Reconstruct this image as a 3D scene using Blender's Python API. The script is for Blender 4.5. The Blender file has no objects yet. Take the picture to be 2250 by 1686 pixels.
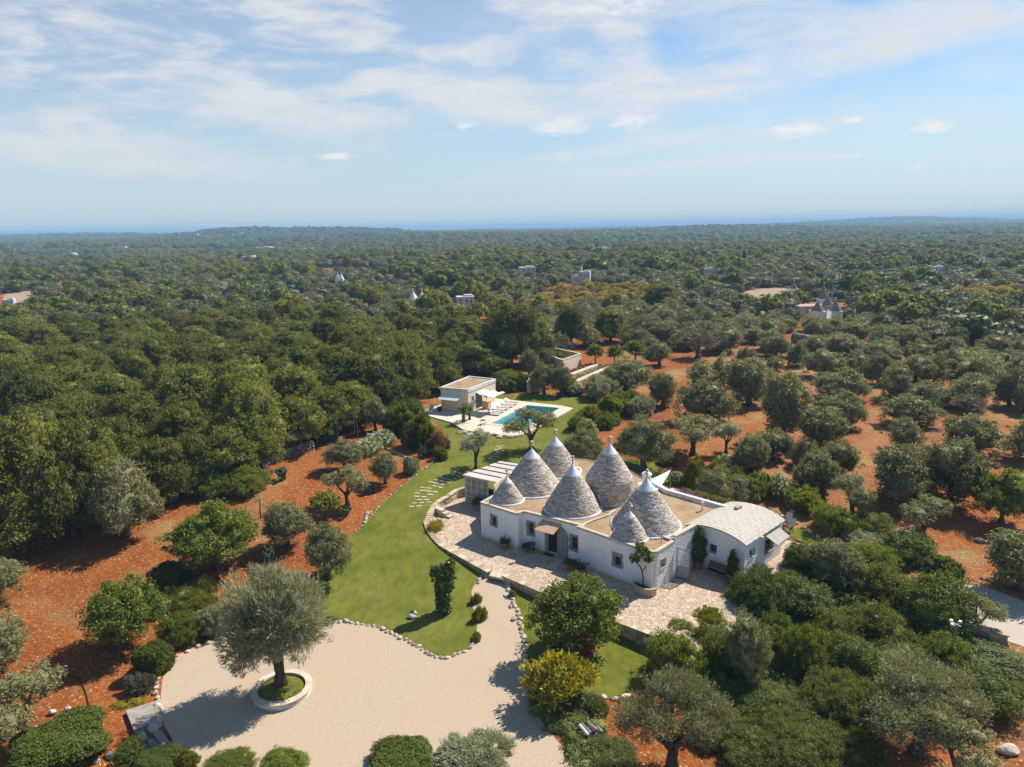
import bpy, bmesh, math, random
import numpy as np
from mathutils import Vector, Matrix
from mathutils.geometry import delaunay_2d_cdt
DENOISE = True
HAZE = 0.00027
random.seed(7); rng = np.random.default_rng(7)
sc = bpy.context.scene
col = sc.collection
R = math.radians
# ------------------------------------------------------------------ camera
CAM_H, F, PITCH, ROLL = 25.0, 1580.0, R(12.30), R(0.942)
cp, sp, ca, sa = math.cos(PITCH), math.sin(PITCH), math.cos(ROLL), math.sin(ROLL)
right0, up0, fwd = Vector((1, 0, 0)), Vector((0, sp, cp)), Vector((0, cp, -sp))
cam_r = ca * right0 - sa * up0
cam_u = sa * right0 + ca * up0
cd = bpy.data.cameras.new('camera'); cam = bpy.data.objects.new('camera', cd); col.objects.link(cam)
cd.sensor_fit = 'HORIZONTAL'; cd.angle = 2 * math.atan(1125 / F)
cd.clip_start = 0.5; cd.clip_end = 90000
m3 = Matrix((cam_r, cam_u, -fwd)).transposed()
cam.matrix_world = Matrix.Translation((0, 0, CAM_H)) @ m3.to_4x4()
sc.camera = cam
# ------------------------------------------------------------------ light and exposure
SUN_EL, SUN_AZ = R(48), R(38)            # azimuth measured from +X towards +Y
sun_dir = Vector((math.cos(SUN_EL) * math.cos(SUN_AZ), math.cos(SUN_EL) * math.sin(SUN_AZ), math.sin(SUN_EL)))
sl = bpy.data.lights.new('sun', 'SUN'); sl.energy = 5.0; sl.angle = R(0.53); sl.color = (1.0, 0.93, 0.82)
so = bpy.data.objects.new('sun', sl); col.objects.link(so)
so.rotation_euler = (-sun_dir).to_track_quat('-Z', 'Y').to_euler()
sc.view_settings.view_transform = 'Standard'; sc.view_settings.look = 'None'
sc.view_settings.exposure = 0.50; sc.view_settings.gamma = 1.0
cy = sc.cycles
cy.use_denoising = DENOISE; cy.max_bounces = 5; cy.diffuse_bounces = 3; cy.glossy_bounces = 2; cy.denoising_prefilter = 'ACCURATE'; cy.denoising_input_passes = 'RGB_ALBEDO_NORMAL'
cy.transmission_bounces = 4; cy.volume_bounces = 0; cy.transparent_max_bounces = 6
cy.caustics_reflective = False; cy.caustics_refractive = False; cy.sample_clamp_indirect = 4.0
sc.render.use_persistent_data = False
# ------------------------------------------------------------------ node helper
class NT:
    def __init__(s, nt): s.nt = nt; s.n = nt.nodes; s.l = nt.links
    def new(s, t, **k):
        n = s.n.new(t)
        for a, b in k.items(): setattr(n, a, b)
        return n
    def put(s, sock, v):
        if v is None: return
        if isinstance(v, bpy.types.NodeSocket): s.l.new(v, sock)
        elif isinstance(v, (tuple, list)):
            sock.default_value = tuple(v) + (1.0,) * (len(sock.default_value) - len(v))
        else: sock.default_value = v
    def math(s, op, a, b=None, c=None, clamp=False):
        n = s.new('ShaderNodeMath', operation=op, use_clamp=clamp)
        for i, v in enumerate((a, b, c)): s.put(n.inputs[i], v)
        return n.outputs[0]
    def vmath(s, op, a, b=None):
        n = s.new('ShaderNodeVectorMath', operation=op); s.put(n.inputs[0], a); s.put(n.inputs[1], b)
        return n.outputs[0]
    def mix(s, f, a, b, blend='MIX'):
        n = s.new('ShaderNodeMix', data_type='RGBA', blend_type=blend, clamp_factor=True)
        s.put(n.inputs[0], f); s.put(n.inputs[6], a); s.put(n.inputs[7], b)
        return n.outputs[2]
    def noise(s, vec, scale, detail=4, rough=0.55, dist=0.0):
        n = s.new('ShaderNodeTexNoise'); s.put(n.inputs['Vector'], vec)
        s.put(n.inputs['Scale'], scale); s.put(n.inputs['Detail'], detail); s.put(n.inputs['Roughness'], rough); s.put(n.inputs['Distortion'], dist)
        return n.outputs[0]
    def voro(s, vec, scale, feature='F1', rnd=1.0):
        n = s.new('ShaderNodeTexVoronoi', feature=feature); s.put(n.inputs['Vector'], vec); s.put(n.inputs['Scale'], scale); s.put(n.inputs['Randomness'], rnd)
        return n
    def ramp(s, f, stops, interp='LINEAR'):
        n = s.new('ShaderNodeValToRGB'); n.color_ramp.interpolation = interp; e = n.color_ramp.elements
        while len(e) < len(stops): e.new(0.5)
        for i, (p, c) in enumerate(stops):
            e[i].position = p; e[i].color = (c, c, c, 1) if isinstance(c, (int, float)) else tuple(c) + (1,)
        s.put(n.inputs[0], f); return n.outputs[0]
    def sstep(s, v, a, b):
        n = s.new('ShaderNodeMapRange', interpolation_type='SMOOTHSTEP'); s.put(n.inputs[0], v); n.inputs[1].default_value = a; n.inputs[2].default_value = b
        return n.outputs[0]
    def bump(s, h, strength=0.5, dist=0.05):
        n = s.new('ShaderNodeBump'); s.put(n.inputs['Height'], h); n.inputs['Strength'].default_value = strength; n.inputs['Distance'].default_value = dist
        return n.outputs[0]
    def pos(s): return s.new('ShaderNodeNewGeometry').outputs['Position']
    def obj(s): return s.new('ShaderNodeTexCoord').outputs['Object']
    def scale(s, v, xyz): 
        n = s.new('ShaderNodeMapping'); s.put(n.inputs[0], v); n.inputs['Scale'].default_value = xyz; return n.outputs[0]
def new_mat(name):
    m = bpy.data.materials.new(name); m.use_nodes = True; m.node_tree.nodes.clear(); return m, NT(m.node_tree)
def finish(N, color, rough=0.85, normal=None, spec=0.3, extra=None):
    b = N.new('ShaderNodeBsdfPrincipled'); N.put(b.inputs['Base Color'], color); N.put(b.inputs['Roughness'], rough)
    b.inputs['Specular IOR Level'].default_value = spec
    if normal is not None: N.put(b.inputs['Normal'], normal)
    o = N.new('ShaderNodeOutputMaterial'); N.l.new(b.outputs[0], o.inputs[0]); return b, o
# ------------------------------------------------------------------ world: physical sky with clouds placed by direction
w = bpy.data.worlds.new('World'); sc.world = w; w.use_nodes = True; w.node_tree.nodes.clear()
N = NT(w.node_tree)
sky = N.new('ShaderNodeTexSky', sky_type='NISHITA', sun_disc=False, sun_elevation=SUN_EL, sun_rotation=math.pi / 2 - SUN_AZ, altitude=200.0, air_density=1.0, dust_density=0.3, ozone_density=1.6)
d = N.new('ShaderNodeTexCoord').outputs['Generated']
sep = N.new('ShaderNodeSeparateXYZ'); N.l.new(d, sep.inputs[0])
az = N.math('ARCTAN2', sep.outputs[0], sep.outputs[1]); el = N.math('ARCSINE', sep.outputs[2])
comb = N.new('ShaderNodeCombineXYZ'); N.put(comb.inputs[0], az); N.put(comb.inputs[1], N.math('MULTIPLY', el, 1.0)); ae = comb.outputs[0]
zz = N.math('ADD', N.math('MAXIMUM', sep.outputs[2], 0.0), 0.10)
pl = N.new('ShaderNodeCombineXYZ'); N.put(pl.inputs[0], N.math('DIVIDE', sep.outputs[0], zz)); N.put(pl.inputs[1], N.math('DIVIDE', sep.outputs[1], zz)); plane = pl.outputs[0]
def sky_ae(px, py):                      # photograph position -> azimuth, elevation of that sky direction
    v = (cam_r * (px - 1125) + cam_u * (843 - py) + fwd * F).normalized(); return math.atan2(v.x, v.y), math.asin(v.z)
warp = N.math('MULTIPLY', N.math('SUBTRACT', N.noise(N.scale(ae, (1, 2.2, 1)), 7, 5, 0.6), 0.5), 1.0)
warp2 = N.math('MULTIPLY', N.math('SUBTRACT', N.noise(N.scale(ae, (1, 3.5, 1)), 22, 4, 0.6), 0.5), 1.0)
def blob(px, py, wx, wy, ang, edge=0.75, wamt=0.9, w2=0.25):
    a0, e0 = sky_ae(px, py); c_, s_ = math.cos(R(ang)), math.sin(R(ang))
    da = N.math('SUBTRACT', az, a0); de = N.math('SUBTRACT', el, e0)
    u = N.math('DIVIDE', N.math('ADD', N.math('MULTIPLY', da, c_), N.math('MULTIPLY', de, s_)), wx / F)
    v = N.math('DIVIDE', N.math('SUBTRACT', N.math('MULTIPLY', de, c_), N.math('MULTIPLY', da, s_)), wy / F)
    r2 = N.math('ADD', N.math('MULTIPLY', u, u), N.math('MULTIPLY', v, v))
    r = N.math('ADD', N.math('SQRT', r2), N.math('ADD', N.math('MULTIPLY', warp, wamt), N.math('MULTIPLY', warp2, w2)))
    return N.math('SUBTRACT', 1.0, N.sstep(r, 1 - edge, 1 + edge * 0.35))
def wisps(ang, sx, sy, sc_, det=6, lo=0.38, hi=0.68):
    mp = N.new('ShaderNodeMapping'); N.l.new(ae, mp.inputs[0]); mp.inputs['Rotation'].default_value = (0, 0, R(-ang)); mp.inputs['Scale'].default_value = (sx, sy, 1)
    return N.sstep(N.noise(mp.outputs[0], sc_, det, 0.60, 0.3), lo, hi)
wa = wisps(4, 1, 3.6, 6.0, 7, 0.40, 0.62); wb = wisps(7, 1, 4, 10, 7, 0.36, 0.64); wc = wisps(6, 1, 9, 7, 6, 0.42, 0.58)
def add(a, b): return N.math('SUBTRACT', N.math('ADD', a, b), N.math('MULTIPLY', a, b))
veil = N.math('MULTIPLY', add(add(blob(300, 150, 800, 190, 2), blob(760, 60, 640, 150, -4)), N.math('MULTIPLY', blob(900, 190, 420, 60, 3), 0.8)), N.math('ADD', 0.30, N.math('MULTIPLY', wa, 0.62)))
low = N.math('MULTIPLY', add(blob(250, 345, 420, 55, -3), N.math('MULTIPLY', blob(740, 265, 190, 30, 2), 0.9)), N.math('ADD', 0.35, N.math('MULTIPLY', wb, 0.45)))
band = N.math('MULTIPLY', add(add(blob(1290, 205, 330, 42, 3), blob(1700, 160, 620, 40, 8)), add(blob(1400, 150, 60, 120, 20), blob(1100, 225, 240, 50, -8))), N.math('ADD', 0.42, N.math('MULTIPLY', wb, 0.58)))
top = N.math('MULTIPLY', add(add(blob(1450, 20, 420, 70, 2), blob(2000, 50, 520, 70, 6)), N.math('MULTIPLY', blob(1900, 260, 700, 120, 4), .45)), N.math('ADD', 0.25, N.math('MULTIPLY', wa, 0.5)))
thin = N.math('MULTIPLY', add(add(blob(1420, 372, 520, 16, 3, 0.9, 0.5), blob(1400, 320, 330, 16, 7, 0.9, 0.5)), add(blob(1700, 290, 160, 16, 7, 0.9, 0.5), blob(2160, 338, 160, 9, 2, 0.9, 0.4))), N.math('ADD', 0.3, N.math('MULTIPLY', wc, 0.5)))
base = N.math('MULTIPLY', wa, 0.08)
cir = add(add(add(veil, low), add(band, top)), add(thin, base))
cir = N.math('MULTIPLY', cir, N.sstep(el, 0.02, 0.10))
cum = None
for px, py, wx, wy in ((1237, 281, 54, 15), (1392, 262, 52, 19), (1019, 279, 26, 11), (2043, 281, 36, 11), (1738, 290, 50, 13), (1872, 268, 20, 7), (1858, 346, 26, 6), (2012, 369, 20, 5), (735, 346, 36, 6), (1370, 8, 110, 22)):
    b = blob(px, py - wy * .2, wx * 1.0, wy * 1.1, 2, 0.95, 2.6, 3.4); cum = b if cum is None else add(cum, b)
cum = N.math('MULTIPLY', cum, N.math('ADD', 0.25, N.math('MULTIPLY', N.sstep(N.noise(N.scale(ae, (1, 1.8, 1)), 38, 5, 0.65), 0.30, 0.62), 0.62)))
cloudcol = N.mix(N.noise(N.scale(ae, (1, 2, 1)), 30, 4), (4.05, 4.22, 4.38), (4.6, 4.72, 4.85))
deep = N.mix(1.0, sky.outputs[0], (0.53, 0.64, 0.71), 'MULTIPLY')
skyc = N.mix(N.math('MULTIPLY', N.math('SUBTRACT', 1.0, N.sstep(el, -0.01, 0.22)), 0.85), deep, (3.45, 3.98, 4.28))
c1 = N.mix(cir, skyc, cloudcol)
c2 = N.mix(cum, c1, N.mix(warp2, (5.2, 5.15, 5.1), (3.9, 4.05, 4.25)))
bg = N.new('ShaderNodeBackground'); N.l.new(c2, bg.inputs[0]); bg.inputs[1].default_value = 0.125
wo = N.new('ShaderNodeOutputWorld'); N.l.new(bg.outputs[0], wo.inputs[0])
# ------------------------------------------------------------------ terrain height and photograph -> ground helpers
_wv = [(rng.uniform(0, 6.28), rng.uniform(0, 6.28), rng.uniform(0, 6.28), L) for L in (260, 340, 420, 610, 760, 1100)]
def T(x, y):
    x = np.asarray(x, float); y = np.asarray(y, float)
    z = 1.5 * np.tanh((y - 54) / 21)
    d = np.hypot(x, y); g = np.clip((d - 140) / 500, 0, 1)
    u = 0
    for p, q, a, L in _wv: u = u + np.sin((x * math.cos(a) + y * math.sin(a)) * 6.283 / L + p) * (L / 600)
    z = z + g * u * 1.1
    def hill(cx, cy, sx, sy, h): return h * np.exp(-((x - cx) / sx) ** 2 - ((y - cy) / sy) ** 2)
    z = z + 27 * np.exp(-((x + 600) / 330) ** 4 - ((y - 2050) / 300) ** 2) + hill(-1500, 2600, 420, 300, 17) + hill(480, 1900, 260, 260, 11) + hill(2150, 4000, 600, 420, 34) + hill(1500, 3300, 500, 420, 10) + hill(-3200, 4400, 1400, 500, 22) + hill(-300, 1500, 330, 200, 6)
    return z
def ray(px, py): return (cam_r * (px - 1125) + cam_u * (843 - py) + fwd * F).normalized()
def P(px, py, z=None):
    d = ray(px, py); zz = 0.0 if z is None else z; p = None
    for i in range(1 if z is not None else 12):
        t = (zz - CAM_H) / d.z; p = Vector((0, 0, CAM_H)) + d * t
        if z is None: zz = 0.5 * zz + 0.5 * float(T(p.x, p.y)) if i < 9 else float(T(p.x, p.y))
    return Vector((p.x, p.y, zz))
def mpp(p): return ((Vector(p) - Vector((0, 0, CAM_H))).dot(fwd)) / F        # metres per photograph pixel at p
def top_z(p, px, py):
    d = ray(px, py); s = math.hypot(p.x, p.y) / math.hypot(d.x, d.y); return CAM_H + d.z * s
def ground(x, y): return float(T(x, y))
# ------------------------------------------------------------------ mesh helpers
class MB:
    def __init__(s): s.v = []; s.f = []; s.mi = []; s.m = 0
    def add(s, vs, fs):
        o = len(s.v); s.v += [tuple(p) for p in vs]
        for f in fs: s.f.append([i + o for i in f]); s.mi.append(s.m)
    def box(s, c, size, rz=0.0, M=None):
        hx, hy, hz = size[0] / 2, size[1] / 2, size[2] / 2
        vs = [Vector((x, y, z)) for z in (-hz, hz) for y in (-hy, hy) for x in (-hx, hx)]
        if M is None: M = Matrix.Translation(c) @ Matrix.Rotation(rz, 4, 'Z')
        s.add([M @ p for p in vs], [(0, 2, 3, 1), (4, 5, 7, 6), (0, 1, 5, 4), (2, 6, 7, 3), (0, 4, 6, 2), (1, 3, 7, 5)])
    def bar(s, a, b, wx, wy=None):                                    # square bar between two points
        a, b = Vector(a), Vector(b); wy = wy or wx; d = b - a; L = d.length
        M = Matrix.Translation((a + b) / 2) @ d.to_track_quat('Z', 'Y').to_matrix().to_4x4(); s.box(None, (wx, wy, L), M=M)
    def tube(s, pts, rad, n=8, cap=True):
        pts = [Vector(p) for p in pts]; rs = rad if isinstance(rad, (list, tuple)) else [rad] * len(pts)
        vs = []; up = Vector((0.13, 0.31, 0.94)).normalized()
        for i, p in enumerate(pts):
            t = (pts[min(i + 1, len(pts) - 1)] - pts[max(i - 1, 0)]).normalized()
            a = t.cross(up if abs(t.dot(up)) < 0.95 else Vector((1, 0, 0))).normalized(); b = t.cross(a)
            for k in range(n):
                q = 2 * math.pi * k / n; vs.append(p + (a * math.cos(q) + b * math.sin(q)) * rs[i])
        fs = []
        for i in range(len(pts) - 1):
            for k in range(n): fs.append((i * n + k, i * n + (k + 1) % n, (i + 1) * n + (k + 1) % n, (i + 1) * n + k))
        if cap: fs.append(tuple(range(n))[::-1]); fs.append(tuple((len(pts) - 1) * n + k for k in range(n)))
        s.add(vs, fs)
    def lathe(s, prof, c=(0, 0, 0), n=24, cap=True):
        vs = []; 
        for r, z in prof:
            for k in range(n):
                q = 2 * math.pi * k / n; vs.append((c[0] + r * math.cos(q), c[1] + r * math.sin(q), c[2] + z))
        fs = []
        for i in range(len(prof) - 1):
            for k in range(n): fs.append((i * n + k, i * n + (k + 1) % n, (i + 1) * n + (k + 1) % n, (i + 1) * n + k))
        if cap: fs.append(tuple(range(n))[::-1]); fs.append(tuple((len(prof) - 1) * n + k for k in range(n)))
        s.add(vs, fs)
    def prism(s, poly, z0, z1):
        n = len(poly); vs = [(p[0], p[1], z0) for p in poly] + [(p[0], p[1], z1) for p in poly]
        s.add(vs, [tuple(range(n))[::-1], tuple(range(n, 2 * n))] + [(i, (i + 1) % n, n + (i + 1) % n, n + i) for i in range(n)])
    def quad(s, a, b, c, d): s.add([a, b, c, d], [(0, 1, 2, 3)])
    def slab(s, a, b, c, d, th=0.04):                                  # a thin real sheet with thickness
        a, b, c, d = map(Vector, (a, b, c, d)); n = (b - a).cross(d - a).normalized() * th
        s.add([a, b, c, d, a - n, b - n, c - n, d - n], [(0, 1, 2, 3), (7, 6, 5, 4), (0, 4, 5, 1), (1, 5, 6, 2), (2, 6, 7, 3), (3, 7, 4, 0)])
    def rock(s, c, r, seed, rz=0.0, n=2, flat=0.75):
        bm = bmesh.new(); bmesh.ops.create_icosphere(bm, subdivisions=n, radius=1.0); q = random.Random(seed)
        ax = [Vector((q.uniform(-1, 1), q.uniform(-1, 1), q.uniform(-1, 1))).normalized() for _ in range(9)]; lim = [q.uniform(0.55, 0.95) for _ in ax]
        vs = []
        for v in bm.verts:
            p = v.co.copy()
            for a_, l_ in zip(ax, lim):
                t = p.dot(a_)
                if t > l_: p -= a_ * (t - l_)
            vs.append((c[0] + (p.x * math.cos(rz) - p.y * math.sin(rz)) * r[0], c[1] + (p.x * math.sin(rz) + p.y * math.cos(rz)) * r[1], c[2] + p.z * r[2]))
        s.add(vs, [[v.index for v in f.verts] for f in bm.faces]); bm.free()
    def build(s, name, mats, parent=None, smooth=False, loc=None):
        me = bpy.data.meshes.new(name); me.from_pydata(s.v, [], s.f)
        mats = mats if isinstance(mats, (list, tuple)) else [mats]
        for m in mats: me.materials.append(m)
        if len(mats) > 1: me.polygons.foreach_set('material_index', s.mi)
        if smooth: me.polygons.foreach_set('use_smooth', [True] * len(s.f))
        me.update(); return link(name, me, parent, loc)
def link(name, me, parent=None, loc=None):
    o = bpy.data.objects.new(name, me); col.objects.link(o)
    if parent is not None: o.parent = parent
    if loc is not None: o.location = loc
    return o
def tag(o, label=None, cat=None, group=None, kind=None):
    for k, v in (('label', label), ('category', cat), ('group', group), ('kind', kind)):
        if v: o[k] = v
    return o
def thing(name, label, cat, loc=(0, 0, 0), rz=0.0, group=None):
    o = bpy.data.objects.new(name, None); col.objects.link(o); o.location = loc; o.rotation_euler = (0, 0, rz); o.empty_display_size = 0.2
    return tag(o, label, cat, group)
def np_mesh(name, V, faces, mat):                                     # V (n,3); faces list of arrays (m,k)
    me = bpy.data.meshes.new(name); me.vertices.add(len(V)); me.vertices.foreach_set('co', np.ascontiguousarray(V, np.float32).ravel())
    loops = np.concatenate([f.ravel() for f in faces]); tot = np.concatenate([np.full(len(f), f.shape[1]) for f in faces])
    me.loops.add(len(loops)); me.loops.foreach_set('vertex_index', loops.astype(np.int32))
    me.polygons.add(len(tot)); st = np.concatenate([[0], np.cumsum(tot)[:-1]])
    me.polygons.foreach_set('loop_start', st.astype(np.int32)); me.polygons.foreach_set('loop_total', tot.astype(np.int32))
    me.materials.append(mat); me.update(calc_edges=True); return me
def copy_tree(o, **k):
    c = o.copy(); col.objects.link(c)
    for ch in o.children:
        d = ch.copy(); col.objects.link(d); d.parent = c
        for g in ch.children:
            e = g.copy(); col.objects.link(e); e.parent = d
    return c
def smooth_poly(pts, closed=True, n=4):
    pts = [Vector((p[0], p[1], 0)) for p in pts]; out = []; L = len(pts)
    for i in range(L if closed else L - 1):
        g = lambda k: pts[k % L] if closed else pts[min(max(k, 0), L - 1)]
        p0, p1, p2, p3 = g(i - 1), g(i), g(i + 1), g(i + 2)
        for j in range(n):
            t = j / n; out.append(0.5 * ((2 * p1) + (p2 - p0) * t + (2 * p0 - 5 * p1 + 4 * p2 - p3) * t * t + (3 * p1 - p0 - 3 * p2 + p3) * t ** 3))
    if not closed: out.append(pts[-1])
    return out
def inside(poly, x, y):
    x = np.asarray(x, float); y = np.asarray(y, float); r = np.zeros(x.shape, bool); n = len(poly)
    for i in range(n):
        x0, y0, x1, y1 = poly[i][0], poly[i][1], poly[(i + 1) % n][0], poly[(i + 1) % n][1]
        if y0 == y1: continue
        c = ((y0 > y) != (y1 > y)) & (x < (x1 - x0) * (y - y0) / (y1 - y0) + x0); r ^= c
    return r
def sheet(name, poly, mat, dz=0.0, step=1.0, zf=None, kind='structure', label=None, hole=None):
    poly = [(p[0], p[1]) for p in poly]; xs = [p[0] for p in poly]; ys = [p[1] for p in poly]
    gx, gy = np.meshgrid(np.arange(min(xs), max(xs), step), np.arange(min(ys), max(ys), step)); gx = gx.ravel(); gy = gy.ravel(); m = inside(poly, gx, gy)
    vs = [Vector(p) for p in poly] + [Vector((a, b)) for a, b in zip(gx[m], gy[m])]
    ed = [(i, (i + 1) % len(poly)) for i in range(len(poly))]
    if hole: o = len(vs); vs += [Vector(p) for p in hole]; ed += [(o + i, o + (i + 1) % len(hole)) for i in range(len(hole))]
    r = delaunay_2d_cdt(vs, ed, [], 1, 1e-4)
    zf = zf or (lambda x, y: ground(x, y)); V = [(v.x, v.y, zf(v.x, v.y) + dz) for v in r[0]]
    me = bpy.data.meshes.new(name); fs = []
    for f in r[2]:
        a, b, c = V[f[0]], V[f[1]], V[f[2]]
        if hole and inside(hole, [(a[0] + b[0] + c[0]) / 3], [(a[1] + b[1] + c[1]) / 3])[0]: continue
        fs.append(list(f) if (b[0] - a[0]) * (c[1] - a[1]) - (b[1] - a[1]) * (c[0] - a[0]) > 0 else list(f)[::-1])
    me.from_pydata(V, [], fs); me.polygons.foreach_set('use_smooth', [True] * len(fs)); me.materials.append(mat); me.update()
    return tag(link(name, me), label, None, None, kind)
# ------------------------------------------------------------------ materials
def ground_mat():
    m, N = new_mat('red_earth'); p = N.pos(); s = N.new('ShaderNodeSeparateXYZ'); N.l.new(p, s.inputs[0])
    big = N.noise(p, 0.06, 4, 0.6); mid = N.noise(p, 0.35, 4, 0.6); fine = N.noise(p, 3.5, 5, 0.7)
    red = N.ramp(fine, [(0.25, (0.18, 0.053, 0.015)), (0.55, (0.33, 0.104, 0.027)), (0.8, (0.44, 0.178, 0.060))])
    pale = N.ramp(fine, [(0.25, (0.22, 0.098, 0.042)), (0.6, (0.39, 0.20, 0.098)), (0.85, (0.54, 0.345, 0.205))])
    straw = N.ramp(N.noise(N.scale(p, (1, 3, 1)), 3.0, 5, 0.7), [(0.3, (0.20, 0.13, 0.05)), (0.6, (0.38, 0.26, 0.11)), (0.85, (0.48, 0.36, 0.18))])
    # the field east of the garden is paler and stonier
    east = N.sstep(N.math('SUBTRACT', s.outputs[0], N.math('MULTIPLY', s.outputs[1], 0.12)), 4.0, 22.0)
    c = N.mix(N.math('MULTIPLY', east, N.sstep(N.math('ADD', N.math('MULTIPLY', big, 0.6), N.math('MULTIPLY', mid, 0.4)), 0.36, 0.66)), red, pale)
    sm = N.sstep(N.math('ADD', N.math('MULTIPLY', N.noise(p, 0.11, 3, 0.5), 0.7), N.math('MULTIPLY', mid, 0.3)), 0.50, 0.64)
    c = N.mix(N.math('MULTIPLY', sm, 0.85), c, straw)
    c = N.mix(1.0, c, N.ramp(N.noise(p, 0.09, 5, 0.65), [(0.3, (0.66, 0.62, 0.6)), (0.55, (1, 1, 1)), (0.75, (1.0, 1.04, 1.05))]), 'MULTIPLY')
    tuft = N.math('MULTIPLY', N.sstep(N.noise(p, 1.3, 4, 0.7), 0.56, 0.66), N.sstep(N.noise(p, 0.16, 2), 0.42, 0.6))
    c = N.mix(N.math('MULTIPLY', tuft, 0.7), c, N.mix(fine, (0.10, 0.095, 0.03), (0.36, 0.29, 0.13)))
    weed = N.ramp(fine, [(0.3, (0.045, 0.05, 0.016)), (0.7, (0.11, 0.105, 0.035))])
    far = N.sstep(s.outputs[1], 130.0, 330.0)
    c = N.mix(N.math('MULTIPLY', N.math('ADD', N.math('MULTIPLY', far, 0.40), 0.03), N.math('ADD', N.sstep(N.noise(p, 0.045, 4, 0.6), 0.40, 0.58), 0.15)), c, weed)
    vfar = N.sstep(s.outputs[1], 900.0, 2600.0)
    wood = N.ramp(N.noise(p, 0.03, 6, 0.75), [(0.3, (0.018, 0.024, 0.010)), (0.7, (0.055, 0.062, 0.026))])
    c = N.mix(N.math('MULTIPLY', vfar, 0.85), c, wood)
    v = N.voro(p, 3.3); v2 = N.voro(p, 7.5)
    st = N.math('MULTIPLY', N.math('LESS_THAN', v.outputs['Distance'], 0.22), N.math('GREATER_THAN', N.noise(p, 2.2, 2), 0.5))
    st2 = N.math('MULTIPLY', N.math('LESS_THAN', v2.outputs['Distance'], 0.27), N.math('GREATER_THAN', N.noise(p, 4.3, 2), 0.53))
    st = N.math('MULTIPLY', N.math('MAXIMUM', st, st2), N.math('SUBTRACT', 1.0, vfar))
    c = N.mix(N.math('MULTIPLY', st, 0.8), c, N.mix(mid, (0.50, 0.31, 0.18), (0.62, 0.48, 0.34)))
    h = N.math('ADD', N.math('MULTIPLY', fine, 0.9), N.math('ADD', N.math('MULTIPLY', st, 0.35), N.math('MULTIPLY', N.noise(N.scale(p, (1, 2.6, 1)), 1.4, 3), 0.8)))
    finish(N, c, 0.95, N.bump(h, 0.8, 0.16), 0.05); return m
def lawn_mat():
    m, N = new_mat('lawn_grass'); p = N.pos()
    a = N.noise(p, 0.28, 4, 0.6); b = N.noise(N.scale(p, (1, 0.45, 1)), 2.2, 4, 0.65); c3 = N.noise(p, 30, 3, 0.75)
    c = N.mix(N.sstep(a, 0.32, 0.68), (0.155, 0.175, 0.018), (0.240, 0.240, 0.038))
    c = N.mix(N.math('MULTIPLY', N.sstep(N.noise(p, 0.12, 4, 0.65), 0.47, 0.68), 0.6), c, (0.27, 0.235, 0.07))
    c = N.mix(N.sstep(b, 0.3, 0.75), N.mix(0.45, c, (0.045, 0.07, 0.008)), c)
    mow = N.math('SINE', N.math('MULTIPLY', N.math('ADD', N.math('MULTIPLY', N.noise(p, 0.15, 2), 3.0), a), 9.0))
    c = N.mix(N.math('MULTIPLY', N.math('ADD', mow, 1.0), 0.05), c, (0.30, 0.30, 0.06))
    spots = N.math('MULTIPLY', N.sstep(N.noise(p, 0.9, 5, 0.7), 0.60, 0.70), 0.45); c = N.mix(spots, c, (0.27, 0.22, 0.085))
    c = N.mix(N.sstep(c3, 0.35, 0.7), N.mix(0.35, c, (0.03, 0.05, 0.004)), c)
    finish(N, c, 0.9, N.bump(N.math('ADD', c3, b), 0.7, 0.05), 0.1); return m
def gravel_mat(name, lo, hi, warm):
    m, N = new_mat(name); p = N.pos()
    f = N.noise(p, 14, 4, 0.8); b = N.noise(p, 0.35, 4, 0.6); v = N.voro(p, 16)
    c = N.mix(N.sstep(f, 0.3, 0.7), lo, hi); c = N.mix(N.math('MULTIPLY', N.sstep(b, 0.42, 0.7), 0.5), c, warm)
    s = N.new('ShaderNodeSeparateXYZ'); N.l.new(p, s.inputs[0]); rr = N.math('SQRT', N.math('ADD', N.math('POWER', N.math('ADD', s.outputs[0], 13.0), 2.0), N.math('POWER', N.math('SUBTRACT', s.outputs[1], 35.6), 2.0)))
    tr = N.math('MULTIPLY', N.math('ADD', N.math('MULTIPLY', N.math('SINE', N.math('MULTIPLY', N.math('ADD', rr, N.math('MULTIPLY', b, 2.2)), 2.6)), 0.10), 0.45), N.math('ADD', 0.5, N.noise(p, 0.5, 4, 0.7)))
    c = N.mix(N.math('MULTIPLY', N.sstep(tr, 0.5, 0.75), 0.25), c, N.mix(0.5, lo, (0.30, 0.22, 0.15)))
    sp_ = N.math('MULTIPLY', N.math('LESS_THAN', v.outputs['Distance'], 0.16), N.math('GREATER_THAN', N.noise(p, 6, 2), 0.52))
    c = N.mix(N.math('MULTIPLY', sp_, 0.45), c, (0.17, 0.13, 0.10))
    finish(N, c, 0.95, N.bump(f, 0.5, 0.03), 0.08); return m
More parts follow.
